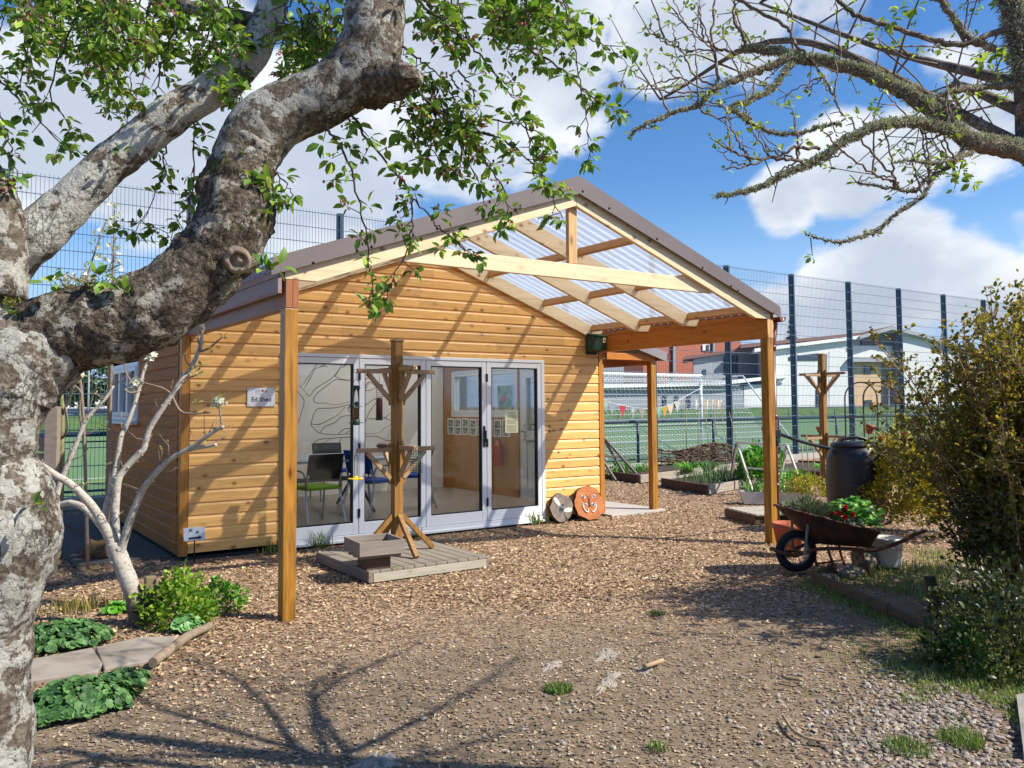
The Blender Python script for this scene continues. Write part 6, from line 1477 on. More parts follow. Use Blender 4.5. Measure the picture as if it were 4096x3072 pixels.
wlimb([(250, 1190, 5.88, 26), (232, 1150, 5.85, 23), (210, 1110, 5.82, 20), (186, 1078, 5.8, 18), (152, 1046, 5.76, 16), (120, 1026, 5.72, 15), (75, 997, 5.68, 13), (40, 985, 5.64, 11)])
wlimb([(240, 1170, 5.9, 16), (215, 1132, 5.95, 15), (182, 1098, 6.0, 14), (153, 1086, 6.02, 13), (122, 1088, 6.05, 12), (128, 1050, 6.07, 12), (141, 1015, 6.08, 11), (158, 975, 6.1, 10), (173, 938, 6.12, 9), (181, 915, 6.13, 11), (200, 890, 6.15, 8), (226, 863, 6.17, 7), (246, 833, 6.2, 5)])
wlimb([(250, 1180, 5.9, 22), (249, 1140, 5.92, 18), (249, 1096, 5.95, 17), (255, 1040, 5.98, 16), (268, 1015, 6.0, 15), (299, 982, 6.02, 14), (311, 968, 6.03, 13), (321, 932, 6.04, 12), (336, 905, 6.05, 12), (354, 878, 6.06, 11), (379, 842, 6.08, 11), (395, 818, 6.1, 11), (411, 797, 6.12, 10), (429, 758, 6.14, 8), (436, 728, 6.15, 6), (439, 702, 6.15, 4)])
wlimb([(226, 1118, 5.98, 15), (232, 1085, 6.0, 14), (244, 1045, 6.05, 13), (254, 990, 6.1, 12), (261, 945, 6.12, 11), (268, 930, 6.14, 11), (284, 892, 6.16, 9), (299, 845, 6.2, 8), (311, 800, 6.22, 7), (326, 768, 6.25, 5)])
wlimb([(258, 1195, 5.87, 22), (268, 1165, 5.86, 18), (283, 1118, 5.84, 16), (306, 1063, 5.82, 14), (325, 1036, 5.8, 13), (344, 1014, 5.78, 13), (372, 989, 5.76, 11), (414, 966, 5.74, 10), (440, 948, 5.72, 9), (462, 932, 5.71, 9), (482, 920, 5.7, 8)])
wlimb([(400, 975, 5.76, 8), (425, 968, 5.74, 8), (450, 964, 5.72, 7), (467, 960, 5.7, 7)])
for q in ([(372, 852, 6.08, 5), (350, 838, 6.06, 4), (308, 826, 6.05, 3)], [(372, 856, 6.08, 5), (390, 888, 6.06, 5), (420, 894, 6.04, 4), (457, 889, 6.02, 3)], [(430, 760, 6.14, 5), (452, 752, 6.12, 5), (468, 738, 6.1, 4), (482, 728, 6.08, 2)], [(480, 922, 5.7, 5), (475, 890, 5.7, 4), (473, 868, 5.7, 4)], [(268, 840, 6.1, 4), (280, 848, 6.12, 4), (300, 846, 6.16, 4)], [(176, 925, 6.12, 5), (172, 880, 6.1, 4), (176, 850, 6.1, 4), (160, 830, 6.1, 3)], [(299, 845, 6.2, 4), (270, 800, 6.2, 3), (275, 760, 6.2, 3)], [(432, 757, 6.13, 4), (428, 720, 6.12, 3), (440, 708, 6.1, 2)], [(400, 815, 6.1, 4), (420, 812, 6.08, 3), (440, 800, 6.06, 2)], [(415, 797, 6.12, 4), (402, 780, 6.1, 3), (398, 768, 6.1, 2)], [(118, 1030, 5.72, 5), (100, 1012, 5.7, 4), (90, 992, 5.7, 3)]): wlimb(q, 'twig', 7, .0)
fine = MB(); FT_ = []
for i in range(70):
    p = rt.choice(WP); d = (rv()+V3((0, 0, .6))).normalized(); L = rt.uniform(.04, .2); m = p+d*L*.5+rv(.012); e = p+d*L+V3((0, 0, .02))
    fine.tube([p, m, e], [.0035, .0028, .0018], 5); FT_.append(e)
    for f in (.4, .7): q = p.lerp(e, f); fine.tube([q, q+rv(.012)], [.0025, .0015], 4)
kind(fine.obj('fine_twigs', M_TIP, wt), 'stuff')
mb = MB(); bl = MB()
for e in FT_:
    if rt.random() < .6: rosette(mb, bl, e, V3((0, 0, 1)), 3, .026, 0, -.2)
for v, u, d in ((440, 704, 6.15), (437, 720, 6.15), (482, 728, 6.08), (430, 812, 6.07), (418, 800, 6.1), (470, 885, 5.7), (478, 862, 5.7), (396, 770, 6.1), (436, 792, 6.07), (455, 757, 6.1), (425, 870, 6.05), (470, 930, 5.7), (445, 945, 5.72)): rosette(mb, bl, at(v, u, d), V3((0, 0, 1)), 4, .045, 0, -.1)
mb.obj('foliage', leafmat('young pear leaves', ['#7d8a4a', '#93985a', '#a79f6d'], .5, .3), wt)
mb = MB()
for v, u, d in ((290, 832, 6.2), (297, 826, 6.2), (325, 768, 6.25), (470, 872, 5.7), (478, 866, 5.7)):
    for k in range(7): flowerhead(mb, at(v, u, d)+rv(.03), rv()+V3((0, -.5, .4)), .028, 5, rt, .75)
mb.obj('blossom', M_WHITEF, wt)
# young pear whips behind the apple limbs
pw = thing('blossoming_sapling', 'slender sapling with white blossom standing behind the apple limbs', 'tree', tuple(gnd(190, 1230)))
T3 = MB(); L3 = MB(); F3 = MB()
for pts in ([(190, 1230, 7.2), (180, 900, 7.2), (165, 700, 7.2), (200, 560, 7.2), (228, 480, 7.2)], [(232, 1200, 7.3), (240, 800, 7.3), (243, 620, 7.3), (246, 520, 7.3), (247, 440, 7.3)], [(175, 760, 7.2), (150, 640, 7.2), (120, 590, 7.2)], [(243, 640, 7.3), (200, 610, 7.3), (150, 600, 7.3)]):
    Q = catmull([at(*p) for p in pts], 6); T3.tube(Q, [.012*(1-i/len(Q))+.004 for i in range(len(Q))], 6)
    for p in Q[len(Q)//3:]:
        if rt.random() < .8: rosette(L3, BUD, p+rv(.03), rv(), 3, .045, 0, 0)
        if rt.random() < .6:
            for k in range(4): flowerhead(F3, p+rv(.06), rv(), .03, 5, rt, .75)
T3.obj('stem', M_TIP, pw); L3.obj('foliage', M_LEAFR, pw); F3.obj('blossom', M_WHITEF, pw)
gs = thing('lichened_sapling', 'thin greenish sapling stem between the compost bay and the shed', 'tree', tuple(gnd(128, 1155)))
mb = MB(); mb.tube(catmull([at(126, 1160, 7.8), at(130, 1050, 7.8), at(133, 960, 7.8), at(134, 880, 7.8), at(130, 800, 7.8), at(140, 700, 7.8)], 5), [.035-.001*i for i in range(26)], 8, rough=.12, rs=20); mb.obj('stem', plain('green lichened bark', '#8f8f5a', .9, 0, .3, nscale=20, col2='#6a6a48'), gs)
mb = MB(); mb.tube(catmull([at(134, 900, 7.8), at(150, 860, 7.75), at(160, 830, 7.7)], 4), .012, 6); mb.tube(catmull([at(133, 950, 7.8), at(146, 925, 7.75), at(142, 880, 7.7)], 4), .010, 6); mb.obj('branch', M_TIP, gs)
# ---- the big shrub on the right
BC = gnd(2184, 1330)
shrub = thing('flowering_shrub', 'large twiggy yellow green spring shrub rising at the right edge', 'shrub', (BC.x, BC.y, 0))
rs_ = random.Random(77); ST = MB(); LF = MB()
SL = leafmat('shrub spring leaves', ['#666a26', '#7c7a30', '#948a3a', '#a5923f', '#887440', '#616a30'], .5, .5)
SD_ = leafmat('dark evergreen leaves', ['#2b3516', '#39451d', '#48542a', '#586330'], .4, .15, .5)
M_STEMB = plain('brown shrub stem', '#ab9070', .75, 0, .3, nscale=20, col2='#5f4a38')
def in_view_edge(p):
    d = p-EYE; return (2048+FPX*d.dot(CR)/d.dot(CF)-21.83)/KV
for i in range(230):
    a = rs_.random()*6.28; q = math.sqrt(rs_.random()); b = BC+V3((.15+.35*q*math.cos(a), -.1+.35*q*math.sin(a), 0))
    lean = V3((max(-.16, rs_.gauss(.12, .30)), rs_.gauss(-.02, .26), 1)).normalized(); L = rs_.uniform(1.3, 2.45)*(1-.28*min(1, abs(lean.x-.06)*2))
    Q = [b]; d = lean
    for k in range(9):
        d = (d+rv(.13)+V3((0, 0, -.012*k))).normalized(); Q.append(Q[-1]+d*L/9)
    ST.tube(Q, [.011*(1-.085*k) for k in range(10)], 6)
    for k in range(3, 10):
        for j in range(3):
            s = (rv()+d*.6).normalized(); l = rs_.uniform(.06, .3); p = Q[k]; e = p+s*l+V3((0, 0, .03)); m = p.lerp(e, .5)+rv(.012)
            ST.tube([p, m, e], [.0038, .003, .002], 4)
            for f in (.3, .55, .8, 1.0):
                if rs_.random() < (.75 if k > 4 else .55):
                    c = p.lerp(e, f)
                    for _ in range(rs_.randint(3, 6)): LF.leaf(c, rv()+V3((0, 0, .35)), rv()+V3((0, 0, 1)), rs_.uniform(.022, .046), rs_.uniform(.016, .028), .2)
ST.obj('stems', M_STEMB, shrub); LF.obj('foliage', SL, shrub)
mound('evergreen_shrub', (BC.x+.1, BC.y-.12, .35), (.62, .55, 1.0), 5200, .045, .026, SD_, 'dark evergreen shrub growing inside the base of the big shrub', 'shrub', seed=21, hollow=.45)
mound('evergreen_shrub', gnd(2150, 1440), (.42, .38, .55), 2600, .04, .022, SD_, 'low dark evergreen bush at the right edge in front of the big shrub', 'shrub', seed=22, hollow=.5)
HEART = mound('foliage', (BC.x+.05, BC.y, .9), (.62, .55, 1.25), 3600, .038, .026, SL, 'olive gold leaf mass filling the heart of the big shrub', 'shrub', seed=27, hollow=.35)
CROWN = mound('foliage', (BC.x+.25, BC.y-.05, 1.35), (.6, .5, .95), 3400, .036, .026, SL, 'sunlit olive gold leaves crowning the big shrub', 'shrub', seed=29, hollow=.25)
for o in (HEART, CROWN):
    for k in ('label', 'category'): del o[k]
    o.parent = shrub; o.location = -wloc(shrub)
mound('leafy_herb', gnd(2085, 1440), (.16, .12, .26), 240, .07, .03, GREEN2, 'leafy green herb in the shade below the big shrub', 'plant', seed=23, hollow=.3, up=.7)
mound('evergreen_shrub', V3((5.75, -5.75, .2)), (.9, .75, 2.1), 5200, .06, .035, SL, 'dense yellow green shrub cut off by the right edge behind the big shrub', 'shrub', seed=24, hollow=.6)
P = gnd(2015, 1318); mb = MB(); mb.tube([P-V3((0, 0, .03)), P+V3((.01, 0, .12)), P+V3((.0, .02, .24))], [.05, .045, .04], 12, rough=.15, rs=20); tag(mb.obj('tree_stub', M_BARK), 'short dark trunk stub at the left foot of the big shrub', 'trunk')
mb = MB()
for i in range(14): flowerhead(mb, gnd(2042+rt.gauss(0, 9), 1391+rt.gauss(0, 5))+V3((0, 0, rt.uniform(.05, .12))), V3((0, -.3, 1)), .014, 5, rt, .8)
tag(mb.obj('blue_flowers', leafmat('blue petals', ['#4f5fb5', '#6a78c8'], .5, .3)), 'tiny blue flowers in the shaded grass below the shrub', 'flowers')
# ------------------------------------------------------------------ sports pitch, fence, goal, far buildings
mb = MB(); mb.add([(-120, 6.1, .004), (160, 6.1, .004), (160, 47, .004), (-120, 47, .004)], [(0, 1, 2, 3)])
t = NT('artificial turf'); p = t.pos(); n = t.noise(p, .25, 4); n2 = t.noise(p, 30, 3)
c = t.mix(n, H('#5d7a53'), H('#6c8a60')); c = t.mix(t.math('MULTIPLY', n2, .35), c, H('#4f6b47'))
kind(mb.obj('sports_pitch', t.done(t.pbr(c, .9, spec=.2))), 'structure')
M_LINE = plain('white pitch paint', '#d8ddd6', .9); M_LINEY = plain('yellow pitch paint', '#c9b34a', .9)
mb = MB()
for y, w in ((11.0, .1), (8.0, .05), (16.5, .1)): mb.add([(-120 if y == 11.0 else 8, y, .008), (160 if y == 11.0 else 24, y, .008), (160 if y == 11.0 else 24, y+w, .008), (-120 if y == 11.0 else 8, y+w, .008)], [(0, 1, 2, 3)])
kind(mb.obj('pitch_markings', M_LINE), 'structure')
mb = MB(); yl = gnd(170, 1044).y; mb.add([(-120, yl, .008), (3, yl, .008), (3, yl+.08, .008), (-120, yl+.08, .008)], [(0, 1, 2, 3)]); kind(mb.obj('pitch_line', M_LINEY), 'structure')
mb = MB(); mb.slab([(-120, 47.0, -.1), (-120, 50, .9), (-120, 56, 1.0), (-120, 56, -.1)], (280, 0, 0)); kind(mb.obj('grass_bank', plain('rough grass bank', '#4d6b35', .95, 0, .3, nscale=.8, col2='#3a5429')), 'structure')
mb = MB(); mb.box((-30, 5.42, -.05), (60, 5.75, .14)); tag(mb.obj('kerb', plain('pale concrete kerb', '#a9a59c', .9, 0, .2, nscale=2)), 'pale concrete kerb along the foot of the tall sports fence', 'kerb')
M_FENCE = plain('dark blue fence paint', '#2a4054', .45, .1, .12); M_FWIRE = plain('fence wire', '#667b8e', .4, .3)
fence = thing('sports_fence', 'tall dark blue welded mesh fence around the sports pitch behind the shed', 'fence', (11, 5.5, 0)); FY = 5.5; FT = 5.05; PX = [4.07+2.66*k for k in range(-7, 11)]
for x in PX:
    mb = MB(); mb.box((x-.05, FY+.012, -.05), (x+.05, FY+.13, FT+.03)); mb.obj('post', M_FENCE, fence)
    mb = MB(); mb.box((x-.03, FY-.012, .1), (x+.03, FY+.0115, FT)); mb.obj('clamp_bar', M_FENCE, fence)
def thin(mb, a, b, w):
    a, b = V3(a), V3(b); d = (b-a).normalized(); x = d.orthogonal().normalized()*w/2; y = d.cross(x); i = len(mb.v)
    for p in (a, b): mb.v.extend([p+x+y, p-x+y, p-x-y, p+x-y])
    for k in range(4): k2 = (k+1) % 4; mb.f.append((i+k, i+k2, i+4+k2, i+4+k)); mb.sm.append(False)
for a, b in zip(PX, PX[1:]):
    mb = MB(); nn = 44
    for k in range(nn+1): x = a+.03+(b-a-.06)*k/nn; thin(mb, (x, FY, .06), (x, FY, FT+.03), .0048)
    for k in range(19): z = .08+(FT-.1)*k/18; thin(mb, (a, FY-.006, z), (b, FY-.006, z), .009 if k % 1 == 0 else .006)
    mb.obj('mesh_panel', M_FWIRE, fence)
def barrier(y, x0, x1, lab, step=2.66):
    r = thing('pitch_barrier', lab, 'railing', (x0, y, 0))
    for z, rr in ((1.1, .04), (.98, .012), (.2, .02)):
        mb = MB(); mb.tube([(x0, y, z), (x1, y, z)], rr, 8); mb.obj('rail', M_FENCE, r)
    x = x0
    while x < x1: mb = MB(); mb.tube([(x, y, 0), (x, y, 1.1)], .035, 8); mb.obj('post', M_FENCE, r); x += step
barrier(6.0, -20, 40, 'dark blue spectator rail directly behind the tall mesh fence'); barrier(46.5, -40, 110, 'far dark rail along the other side of the pitch', 4)
# goal
goal = thing('football_goal', 'white football goal with a sagging white net beyond the mesh fence', 'goal', (16, 11, 0)); M_GOAL = plain('white goal paint', '#e2e5e8', .4); M_NET = plain('white net cord', '#d9dde2', .7)
gx1 = 19.74; gx0 = gx1-7.4; gy = 11.1; gz_ = 2.48
for x in (gx0, gx1): mb = MB(); mb.tube([(x, gy, 0), (x, gy, gz_)], .06, 10); mb.obj('goalpost', M_GOAL, goal)
mb = MB(); mb.tube([(gx0-.06, gy, gz_), (gx1+.06, gy, gz_)], .06, 10); mb.obj('crossbar', M_GOAL, goal)
for x in (gx0, gx1): mb = MB(); mb.tube([(x, gy, gz_), (x+.4*(x > 15), 9.6, gz_-.04), (x+.6*(x > 15), 7.6, .05)], .028, 8); mb.obj('net_support', M_GOAL, goal)
mb = MB()
def netp(s, q):      # s across, q from crossbar over the top and down the back
    x = gx0+(gx1+.3*min(q, 1)-gx0)*s
    if q < .38: f = q/.38; return V3((x, gy-1.5*f, gz_-.05-.22*math.sin(PI*f)))
    f = (q-.38)/.62; return V3((x, gy-1.5-1.8*f+.45*math.sin(PI*f), (gz_-.08)*(1-f)+.03))
NS, NQ = 46, 26
for i in range(NS+1):
    for j in range(NQ): thin(mb, netp(i/NS+.012*(j % 2), j/NQ), netp(min(1, (i+.75)/NS) if j > 9 else i/NS, (j+1)/NQ), .010)
for j in range(NQ+1):
    for i in range(NS): thin(mb, netp(i/NS, j/NQ), netp((i+1)/NS, j/NQ), .008)
for i in range(10):
    for j in range(8):
        a = V3((gx1, gy-.25*i, gz_*(1-j/8))); 
        if a.z < gz_*(1-.08*i): thin(mb, a, a+V3((.05, -.25, -.02)), .008); thin(mb, a, a+V3((0, 0, -.31)), .008)
o = mb.obj('net', M_NET, goal)
# bunting on the fence
bu = thing('bunting', 'string of small coloured triangular flags tied along the mesh fence', 'bunting', (11, 5.4, 1.6)); BY = 5.40
BP = [(1296, 858), (1308.5, 866), (1322, 871), (1344.7, 876), (1367, 880), (1386.7, 882), (1405, 882.5), (1423, 881), (1435.5, 878), (1448, 874), (1463, 867), (1490, 851), (1515, 838)]
mb = MB(); mb.tube(catmull([onY(v, u, BY) for v, u in BP], 4), .008, 4); mb.obj('string', M_NET, bu)
FC = ['#7c9c8c', '#8c9094', '#b5303a', '#8d9298', '#8f8a86', None, '#6aa093', '#b98f2f', '#c9b79a', '#b9b4a8']; LT = ['O', '', '', 'P', '', None, 'T', '', '', '']
for (v, u), col, ch in zip(BP[1:11], FC, LT):
    if not col: continue
    p = onY(v, u, BY); mb = MB(); mb.slab([p+V3((-.11, 0, 0)), p+V3((.0, 0, -.26)), p+V3((.11, 0, -.01))], (0, .004, 0)); f = mb.obj('flag', bpy.data.materials.get('flag '+col) or plain('flag '+col, col, .8), bu)
    if ch: text(ch, .12, p+V3((0, -.003, -.075)), f, M_PWHITE, name='letter')
# compost bay on the left
M_BAY = wood('grey compost board', '#8f8071', 'x', var=.15, knot=.3, rough=.85, dark=.6, grey='#9a9186', greyamt=.4)
cb = thing('compost_bay', 'weathered wooden compost bay with a stout post behind the apple trunk', 'compost bay', tuple(gnd(110, 1150)))
A = at(112, 1000, 7.6); L_ = at(-60, 1000, 7.9)
for s, p in ((0, A), (1, L_)): mb = MB(); mb.cbox((p.x, p.y, .75), (.11, .09, 1.56), -.45); mb.obj('post', M_BAY, cb, .004)
for k in range(8): mb = MB(); z = .1+.155*k; mb.bar(V3((L_.x, L_.y+.07, z)), V3((A.x, A.y+.07, z)), .025, .14); mb.obj('board', M_BAY, cb, .003)
# ---- far buildings
XR = V3((1, 0, 0)); YR = V3((0, 1, 0))
def slabv(pts, d, th, mb):              # outline given by sight lines, laid on the plane at distance d, with real depth
    o = EYE+YR*d; q = []
    for v, u in pts:
        r = ray(v, u); q.append(EYE+r*(d/r.dot(YR)))
    for p in q: p.z = max(p.z, -.5)
    mb.slab(q, V3((.72, .69, 0))*th); return mb
def bpart(root, name, pts, d, th, mat, lab=None):
    o = slabv(pts, d, th, MB()).obj(name, mat, root)
    if lab: o['label'] = lab
    return o
def cladmat(name, col, sc=5.0, ax=0, spec=.4):
    t = NT(name); p = t.pos(); s = t.n('SeparateXYZ', {0: p}).outputs; al = t.math('ADD', t.math('MULTIPLY', s[0], XR.x), t.math('MULTIPLY', s[1], XR.y))
    w = t.math('FRACT', t.math('MULTIPLY', al, sc)); c = t.mix(t.smooth(w, .0, .16), H(col, .72), H(col)); c = t.mix(t.math('MULTIPLY', t.noise(p, .4, 4), .2), c, H(col, .75))
    return t.done(t.pbr(c, .5, spec=spec))
def brickmat():
    t = NT('orange brick'); p = t.pos(); s = t.n('SeparateXYZ', {0: p}).outputs; al = t.math('ADD', t.math('MULTIPLY', s[0], XR.x), t.math('MULTIPLY', s[1], XR.y))
    v = t.n('CombineXYZ', {0: al, 1: s[2]}).outputs[0]
    b = t.n('TexBrick', {'Vector': v, 'Color1': H('#a5573c'), 'Color2': H('#b8694a'), 'Mortar': H('#a98878'), 'Scale': 1.6, 'Mortar Size': .02}).outputs[0]
    return t.done(t.pbr(t.mix(t.math('MULTIPLY', t.noise(p, .6, 4), .3), b, H('#8f4a34')), .9))
M_BRICK = brickmat(); M_CLG = cladmat('grey vertical cladding', '#8d9399', 2.2); M_CLW = cladmat('white vertical cladding', '#d3d6d6', 2.0); M_ROOFG = plain('grey sheet roof', '#9a9da0', .5); M_ROOFB = plain('brown sheet roof', '#6a4a40', .6); M_WTRIM = plain('white fascia', '#e0e3e4', .4); M_DWIN = plain('dark window glass', '#2c3a48', .12, 0, .2, nscale=.5, spec=.7); M_CREAMC = cladmat('cream panels', '#c9ab84', .6); M_LOUV = plain('brown louvre', '#8a7a72', .6)
bb = thing('brick_building', 'tall orange brick building beyond the pitch behind the goal', 'building', tuple(EYE+YR*78))
bpart(bb, 'wall', [(1240, 900), (1600, 900), (1600, 690), (1240, 690)], 78, 14, M_BRICK)
bpart(bb, 'wall', [(1290, 910), (1347, 910), (1347, 700), (1290, 700)], 76.9, 1.0, M_CLG, 'grey clad bay of the brick building')
bpart(bb, 'wall', [(1348, 910), (1389, 910), (1389, 700), (1348, 700)], 77.4, .55, plain('shade toned red brick', '#5a332b', .9), 'shade toned strip of the brick building')  # same brick in shade, the shade put into a darker colour
bpart(bb, 'pilaster', [(1454, 905), (1460, 905), (1460, 700), (1454, 700)], 77.6, .38, M_CLG); bpart(bb, 'pilaster', [(1540, 905), (1545, 905), (1545, 700), (1540, 700)], 77.6, .38, M_CLG)
w = bpart(bb, 'window', [(1518, 757), (1533, 757), (1533, 744), (1518, 744)], 77.8, .18, M_WTRIM); bpart(w, 'pane', [(1526, 756), (1532, 756), (1532, 745), (1526, 745)], 77.7, .09, M_DWIN)
bpart(bb, 'roof', [(1236, 690), (1604, 690), (1604, 684), (1236, 684)], 77.5, 15, M_ROOFG)
gb = thing('shade_grey_annexe', 'shade toned grey annexe with an overhanging monopitch roof in front of the brick building', 'building', tuple(EYE+YR*70))
bpart(gb, 'wall', [(1498, 905), (1650, 905), (1650, 752), (1498, 776)], 70, 7, M_CLG)  # shade on the annexe wall is put into its grey
bpart(gb, 'roof', [(1476, 777), (1652, 752), (1652, 745), (1476, 770)], 69.2, 8.5, M_ROOFB)
for k in range(4): bpart(gb, 'window', [(1565+8*k, 811), (1571+8*k, 811), (1571+8*k, 770-k), (1565+8*k, 770-k)], 69.85, .12, M_DWIN)
bpart(gb, 'window', [(1519, 812), (1526, 812), (1526, 798), (1519, 798)], 69.85, .12, M_DWIN)
lw = thing('low_building', 'low white roofed building between the goal and the annexe', 'building', tuple(EYE+YR*64))
bpart(lw, 'wall', [(1300, 908), (1606, 908), (1606, 834), (1300, 838)], 64, 5.5, plain('shaded grey cladding', '#8f959b', .6, 0, .08, nscale=.5))  # this wall's shade is put into its grey colour
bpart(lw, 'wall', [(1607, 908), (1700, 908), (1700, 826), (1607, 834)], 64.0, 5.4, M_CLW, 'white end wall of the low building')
bpart(lw, 'roof', [(1290, 838), (1420, 836), (1556, 832), (1705, 815), (1705, 809), (1556, 823), (1420, 828), (1290, 830)], 63.2, 6.6, M_WTRIM)
for k in range(3): bpart(lw, 'window', [(1432+26*k, 880), (1440+26*k, 880), (1440+26*k, 855), (1432+26*k, 855)], 63.88, .1, M_DWIN)
pf = thing('picket_screen', 'pale slatted timber screen in front of the low white roofed building', 'fence', tuple(EYE+YR*60))
for k in range(14): bpart(pf, 'slat', [(1503+4*k, 906), (1506+4*k, 906), (1506+4*k, 864), (1503+4*k, 864)], 60, .1, M_CREAMC if k % 3 else M_WTRIM)
bpart(pf, 'rail', [(1500, 868), (1560, 868), (1560, 864.5), (1500, 864.5)], 60.11, .08, M_WTRIM)
wh = thing('white_sports_hall', 'large white clad sports hall with a cream entrance block right of the canopy', 'building', tuple(EYE+YR*66))
bpart(wh, 'wall', [(1645, 908), (1836, 908), (1836, 733), (1645, 758)], 66, 12, M_CLW)
bpart(wh, 'roof', [(1630, 760), (1862, 731), (1862, 724), (1630, 753)], 65.2, 13.5, M_WTRIM)
bpart(wh, 'roof', [(1600, 752), (1862, 724), (1929, 708), (1929, 703), (1862, 718), (1600, 744)], 67.5, 12, M_ROOFB, 'brown upper roof of the sports hall')
bpart(wh, 'wall', [(1838, 908), (1943, 908), (1943, 716), (1929, 712), (1838, 734)], 68.5, 9, M_CLW, 'recessed white gable wall'); bpart(wh, 'wall', [(1944, 908), (2120, 908), (2120, 764), (2023, 738), (1944, 716)], 65.5, 12, M_CLW, 'right white wall of the sports hall')
bpart(wh, 'roof', [(1858, 732), (1929, 712), (2023, 736), (2130, 768), (2130, 761), (2023, 729), (1929, 704), (1858, 725)], 64.6, 14, M_ROOFG, 'grey gable roof edge')
bpart(wh, 'entrance_block', [(1839, 906), (1903, 906), (1903, 782), (1839, 782)], 66.4, 1.9, M_CREAMC); bpart(wh, 'canopy', [(1836, 781.5), (1944, 781.5), (1944, 773), (1836, 773)], 65.0, 3.3, M_ROOFG)
bpart(wh, 'parapet', [(1839, 772), (1928, 772), (1928, 747), (1839, 747)], 66.8, 1.5, M_CLW); bpart(wh, 'louvre', [(1862, 744), (1900, 744), (1900, 729), (1862, 732)], 68.2, .25, M_LOUV)
for q in ([(1868, 807), (1882, 807), (1882, 791), (1868, 791)], [(1869, 881), (1884, 881), (1884, 864), (1869, 864)]): bpart(wh, 'window', q, 66.25, .12, M_DWIN)
bpart(wh, 'window', [(1705, 778), (1768, 778), (1768, 763), (1705, 770)], 65.85, .12, M_DWIN); bpart(wh, 'window', [(1764, 880), (1772, 880), (1772, 840), (1764, 840)], 65.85, .12, M_DWIN)
for v in (1665, 1720, 1790, 1920): bpart(wh, 'downpipe', [(v, 906), (v+1.6, 906), (v+1.6, 760), (v, 760)], 65.7, .12, M_CLG)
# trees beyond
M_SPRUCE = leafmat('spruce needles', ['#22352a', '#2d4433', '#3a523d'], .7, .15); M_FARG = leafmat('far foliage', ['#2f4a28', '#3f5d33', '#4f6f3e', '#27401f'], .7, .2)
def conifer(v, u_top, d, w, h, lab, seed):
    T = at(v, u_top, d); rr = random.Random(seed); r = thing('spruce_tree', lab, 'tree', (T.x, T.y, 0)); mb = MB(); mb.tube([(T.x, T.y, 0), (T.x, T.y, T.z)], [.25, .03], 8); mb.obj('trunk', M_BARK, r); mb = MB()
    for i in range(1700):
        q = rr.random()**.7; z = T.z-h*q; a = rr.random()*6.28; rad = w*(.08+q)*(.5+.5*rr.random())*(.75+.25*math.sin(z*5)); mb.leaf((T.x+rad*.3*math.cos(a), T.y+rad*.3*math.sin(a), z), (math.cos(a), math.sin(a), -.25+rr.gauss(0, .15)), (0, 0, 1), rad*.75+.15, .28)
    mb.obj('crown', M_SPRUCE, r)
conifer(1709, 682, 190, 4.6, 15, 'dark spruce rising behind the white hall next to the fence post', 1)
def broad(c, r_, n, lab, seed, size=.5):
    rr = random.Random(seed); t_ = thing('broadleaf_tree', lab, 'tree', (c[0], c[1], 0), 'trees beyond the pitch'); mb = MB(); mb.tube([(c[0], c[1], 0), (c[0], c[1], c[2])], [.3, .12], 8); mb.obj('trunk', M_BARK, t_); mb = MB(); c = V3(c)
    for i in range(n):
        d = rv(); k = 1+.45*noise.noise(d*2.1+V3((seed*3, 0, 0))); p = c+V3((d.x*r_[0], d.y*r_[0], d.z*r_[1]))*k*(.6+.4*rr.random()); mb.leaf(p, rv(), rv(), size*rr.uniform(.6, 1.3), size*.7)
    mb.obj('crown', M_FARG, t_)
for i, (v, u, d, a, b) in enumerate(((60, 820, 70, 3.2, 3.0), (130, 830, 78, 3.0, 2.6), (200, 815, 72, 2.8, 3.0))): broad(tuple(at(v, u, d)), (a, b), 900, ('dark leafy tree seen behind the apple trunk', 'rounded tree above the parked cars', 'leafy tree just left of the shed behind the fence')[i], i+3)
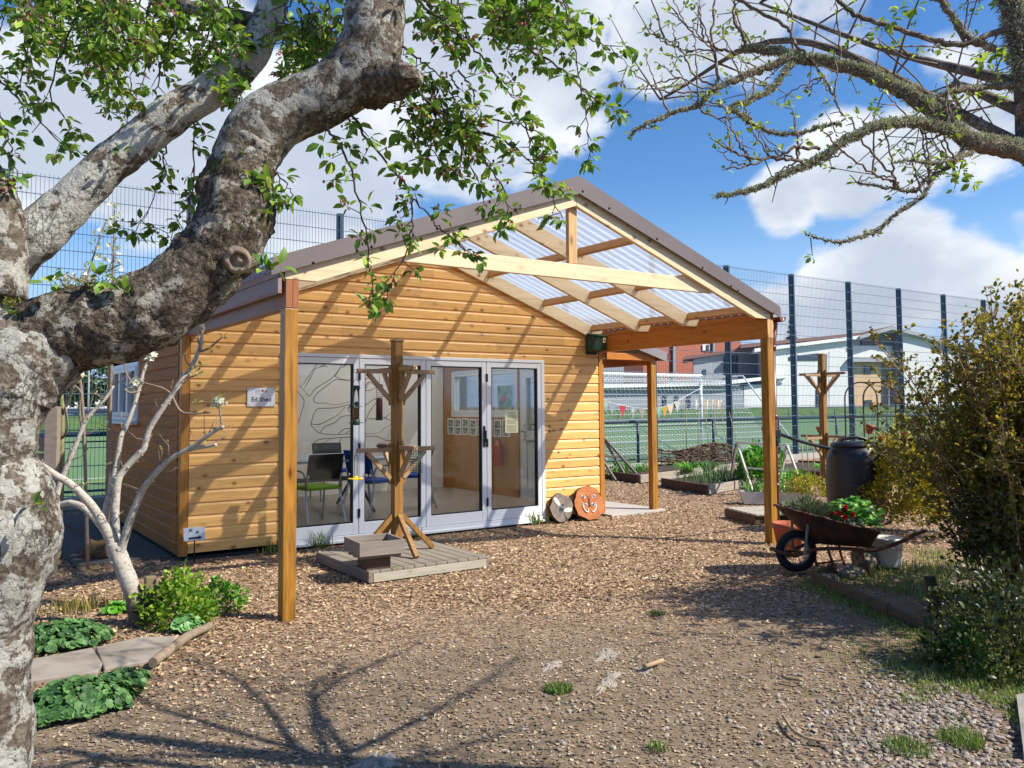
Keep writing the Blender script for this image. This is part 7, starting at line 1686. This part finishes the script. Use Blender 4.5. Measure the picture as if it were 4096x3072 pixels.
# parked cars and far white house on the left
hs = thing('white_house', 'white building glimpsed through the trees left of the shed', 'building', tuple(EYE+YR*95)); bpart(hs, 'wall', [(80, 900), (260, 900), (260, 838), (80, 838)], 95, 8, M_CLW); bpart(hs, 'roof', [(70, 838), (270, 838), (255, 815), (90, 815)], 94.5, 9, M_ROOFG)
for k in range(4): bpart(hs, 'window', [(100+40*k, 872), (118+40*k, 872), (118+40*k, 855), (100+40*k, 855)], 94.85, .12, M_DWIN)
M_TYRE = M_RUBBER
def car(v, d, rzv, col, lab):
    p = at(v, 900, d); r = thing('parked_car', lab, 'car', (p.x, p.y, .05), 'cars parked beyond the pitch'); body = plain('car paint '+col, col, .25, 0, .05)
    M = Matrix.Rotation(rzv, 3, 'Z'); o = V3((p.x, p.y, .05))
    def T(x, y, z): return o+M @ V3((x, y, z))
    pr = [(-2.05, .35), (-2.1, .75), (-1.9, .95), (-1.1, 1.0), (2.0, .95), (2.1, .6), (2.05, .35)]; mb = MB(); mb.slab([T(x, -.85, z) for x, z in pr], M @ V3((0, 1.7, 0))); mb.obj('body', body, r, .08)
    pr = [(-1.9, .96), (-1.45, 1.42), (.35, 1.45), (1.15, .96)]; mb = MB(); mb.slab([T(x, -.74, z) for x, z in pr], M @ V3((0, 1.48, 0))); mb.obj('windows', M_DWIN, r, .05)
    mb = MB(); mb.slab([T(x, -.70, z) for x, z in [(-1.5, 1.43), (-1.35, 1.50), (.25, 1.51), (.4, 1.44)]], M @ V3((0, 1.4, 0))); mb.obj('roof', body, r, .03)
    for x in (-1.3, 1.3):
        for y in (-.86, .86): mb = MB(); mb.lathe([(.2, -.1), (.32, -.1), (.32, .1), (.2, .1)], T(x, y, .32), 16, axis=M @ V3((0, 1, 0))); mb.obj('wheel', M_TYRE, r)
car(104, 66, .2, '#2f3b4c', 'dark blue car parked left of the white one'); car(150, 65, .1, '#c9ccd0', 'white car parked behind the fence left of the shed'); car(212, 66, .15, '#2a7f9c', 'teal blue car parked nearest the shed corner')
mb = MB(); p = at(190, 900, 60); mb.tube([(p.x, p.y, 0), (p.x, p.y, 5.2)], [.09, .05], 8); mb.tube([(p.x, p.y, 5.2), (p.x+.8, p.y, 5.4)], .04, 6); tag(mb.obj('lamp_post', M_CLG), 'thin grey lamp post beside the parked cars', 'lamp post')
